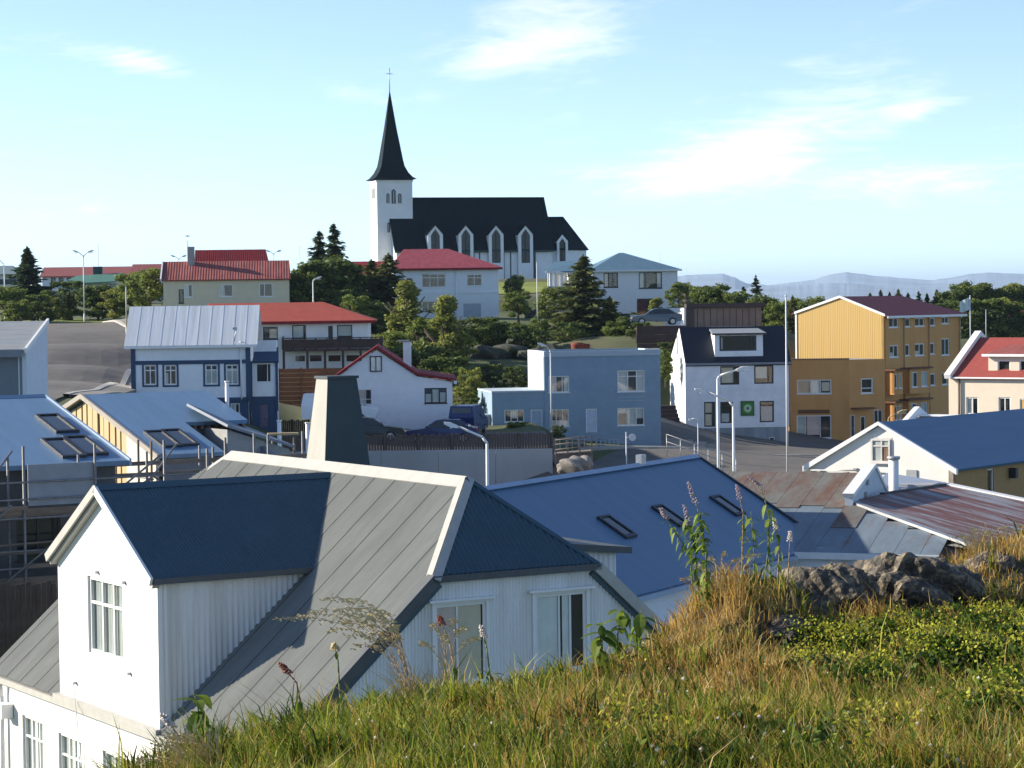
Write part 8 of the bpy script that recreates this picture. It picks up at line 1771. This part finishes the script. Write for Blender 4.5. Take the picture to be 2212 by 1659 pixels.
def weed(label, ub, d, top, mids=(), leaves=12, spike=.12, flower=None, leafy=(.25, .8), stem=None, seed=1, big=False):
    """Tall flowering weed: foot on the hill at column ub, tip at pixel top, bending through mids."""
    rg = random.Random(seed); foot = hill_at(ub, d); o = thing('tall_weed', label, 'plant', foot, 0, 'tall weeds on the hill')
    pts = [Vector((0, 0, -.03))] + [at(u, v, d) - foot for u, v in mids] + [at(top[0], top[1], d) - foot]
    fine = []
    for i in range(len(pts) - 1):
        for k in range(6): fine.append(pts[i].lerp(pts[i + 1], k / 6) + Vector((rg.uniform(-.002, .002), rg.uniform(-.004, .004), 0)))
    fine.append(pts[-1]); n = len(fine)
    MB().path(fine, [.0062 * (1 - .7 * i / n) for i in range(n)], 6).build('stem', stem or STEMG, o)
    L = sum((fine[i + 1] - fine[i]).length for i in range(n - 1))
    for k in range(leaves):
        f = leafy[0] + (leafy[1] - leafy[0]) * (k + rg.random()) / leaves; p = fine[min(n - 1, int(f * (n - 1)))]
        put_leaf(o, rg.choice(LEAFB if big else LEAFS), p, k * 2.4 + rg.uniform(-.5, .5), rg.uniform(-.7, .6), rg.uniform(.5, 1.05) if not big else rg.uniform(.7, 1.3))
    if spike:
        m = MB(); i0 = max(0, int((1 - spike / L) * (n - 1)))
        seg = fine[i0:]
        for k in range(34):
            t = k / 33; q = t * (len(seg) - 1); a = seg[int(q)].lerp(seg[min(len(seg) - 1, int(q) + 1)], q - int(q)); az = k * 2.4; r = .015 * (1 - .6 * t) + .004
            c = a + Vector((math.cos(az) * r, math.sin(az) * r, rg.uniform(-.004, .004))); s = rg.uniform(.005, .010)
            for f3 in ((0, 2, 4), (2, 1, 4), (1, 3, 4), (3, 0, 4), (2, 0, 5), (1, 2, 5), (3, 1, 5), (0, 3, 5)):
                vv = [c + Vector(e) * s for e in ((1, 0, 0), (-1, 0, 0), (0, 1, 0), (0, -1, 0), (0, 0, 1), (0, 0, -1))]; m.face([vv[i] for i in f3])
        m.build('flower_spike', flower or PURP, o)
    return o
weed('tall weed with left leaning purple spike over the blue roof, leftmost', 1500, 17.3, (1427, 1098), ((1490, 1195), (1452, 1140)), 18, .12, seed=1)
weed('leafy weed with stout brown purple spike, second from the left', 1512, 17.2, (1478, 1092), ((1500, 1180),), 60, .15, leafy=(.15, .85), seed=2)
weed('tallest leafy weed with pale topped spike over the blue roof', 1528, 17.1, (1487, 1042), ((1524, 1190), (1510, 1110)), 84, .19, leafy=(.06, .72), seed=3)
weed('slim bare weed with short grey spike right of the leafy clump', 1600, 17.6, (1592, 1048), ((1604, 1180), (1605, 1110)), 6, .10, leafy=(.4, .75), stem=STEMB, seed=4)
weed('weed with long drooping purple spike reaching highest over the rusty roof', 1648, 17.7, (1618, 1030), ((1660, 1180), (1662, 1110), (1642, 1050)), 26, .26, leafy=(.15, .6), stem=STEMG, seed=5)
weed('short leafy weed between the slim and the drooping one', 1630, 17.6, (1622, 1105), ((1628, 1180),), 22, .0, leafy=(.2, 1.0), seed=6)
weed('weed with curled withered leaves at the right of the group', 1678, 17.8, (1672, 1120), ((1684, 1190),), 14, .05, flower=PALEF, stem=STEMB, leafy=(.3, .95), seed=7)
weed('thin dry stalk standing alone right of the weeds', 1700, 17.9, (1707, 1148), (), 2, .04, flower=PALEF, stem=STEMB, seed=8)
weed('broad leaved green plant at the left end of the bank', 480, 10.4, (418, 1492), ((436, 1560),), 12, 0, leafy=(.35, 1.0), seed=9, big=True)
weed('red seeded dock rising over the grey roof', 660, 12.0, (606, 1432), ((640, 1475),), 3, .10, flower=REDD, stem=mat('red_stem', (.22, .08, .05), .8), leafy=(.1, .4), seed=10)
weed('short red seeded dock before the left gable window', 995, 13.6, (948, 1330), ((972, 1390),), 3, .09, flower=REDD, stem=STEMB, leafy=(.1, .4), seed=11)
weed('pale flowered stalk between the two gable windows', 1060, 14.0, (1040, 1352), ((1052, 1400),), 3, .08, flower=PALEF, seed=12)
weed('dark green broad leaved plant below the right gable window', 1330, 15.2, (1345, 1312), ((1335, 1370),), 22, 0, leafy=(.2, 1.0), seed=13, big=True)
weed('second broad leaved plant left of the dark green one', 1290, 15.0, (1300, 1345), ((1296, 1390),), 16, 0, leafy=(.2, 1.0), seed=14, big=True)
weed('low broad leaved plant right of the dark green one', 1372, 15.4, (1385, 1318), ((1376, 1370),), 16, 0, leafy=(.2, 1.0), seed=15, big=True)
weed('slender green stalk with seed head over the grey roof', 735, 12.2, (722, 1390), ((730, 1430),), 3, .05, flower=STRAW, seed=16)
weed('tiny stalk in front of the dormer corner', 452, 9.9, (352, 1545), (), 1, .03, flower=PALEF, stem=STEMB, seed=17)
def panicle_tuft(label, ub, d, tips, seed):
    rg = random.Random(seed); foot = hill_at(ub, d); o = thing('panicle_grass', label, 'grass tuft', foot)
    for (u, v) in tips:
        tip = at(u, v, d + rg.uniform(-.2, .2)) - foot; base = Vector((rg.uniform(-.05, .05), rg.uniform(-.05, .05), -.03)); ctrl = Vector((tip.x * .25, tip.y * .5, tip.z * 1.15))
        pts = [base * (1 - t) ** 2 + ctrl * 2 * t * (1 - t) + tip * t * t for t in [i / 14 for i in range(15)]]
        st = MB().path(pts, [.0022 * (1 - .6 * i / 15) for i in range(15)], 5).build('stem', STEMB, o)
        m = MB()
        for k in range(44):
            t = 9 + 5 * rg.random(); a = pts[int(t)].lerp(pts[min(14, int(t) + 1)], t % 1); off = Vector((rg.gauss(0, .010), rg.gauss(0, .010), rg.gauss(0, .009) - .004)); c = a + off; e = Vector((rg.uniform(.005, .012), rg.uniform(-.004, .004), rg.uniform(-.008, .002))); q = Vector((.0016, .0016, .0036))
            m.face([c - e, c - q, c + e, c + q])
        m.build('seed_head', STRAW, st)
    blades = MB()
    for k in range(60):
        a = rg.uniform(0, 6.28); l = rg.uniform(.15, .34); b0 = Vector((rg.gauss(0, .05), rg.gauss(0, .05), -.02)); e = b0 + Vector((math.cos(a) * l * .6 - .06, math.sin(a) * l * .6, l * .85)); m_ = b0.lerp(e, .55) + Vector((0, 0, .05)); w = Vector((.003, .001, 0)); blades.face([b0 - w, b0 + w, m_ + w * .8, m_ - w * .8]).face([m_ - w * .8, m_ + w * .8, e])
    blades.build('leaf_blades', STRAW, o)
panicle_tuft('arching straw coloured grass tuft over the grey roof', 890, 13.0, ((588, 1338), (668, 1322), (690, 1296), (720, 1330), (742, 1300), (765, 1318), (790, 1330), (810, 1322), (830, 1345), (705, 1362), (750, 1375), (775, 1352), (798, 1370), (735, 1345), (820, 1380), (845, 1372), (760, 1395), (728, 1318), (780, 1342), (838, 1360), (640, 1330)), 1)
panicle_tuft('upright dry grass tuft before the left gable window', 960, 13.5, ((930, 1350), (960, 1375), (985, 1340), (1010, 1360), (1035, 1380), (905, 1390)), 2)
panicle_tuft('dry grass tuft at the crest of the brown tussock', 1560, 17.6, ((1500, 1225), (1530, 1205), (1565, 1195), (1600, 1210), (1640, 1200), (1470, 1250)), 3)
panicle_tuft('dry grass tuft at the right end of the hilltop', 2120, 20.2, ((2060, 1160), (2100, 1145), (2140, 1150), (2180, 1138), (2205, 1145)), 4)
panicle_tuft('pale dry grass at the lower left end of the bank', 430, 9.8, ((300, 1640), (330, 1610), (362, 1592), (385, 1620), (400, 1590), (345, 1645)), 5)
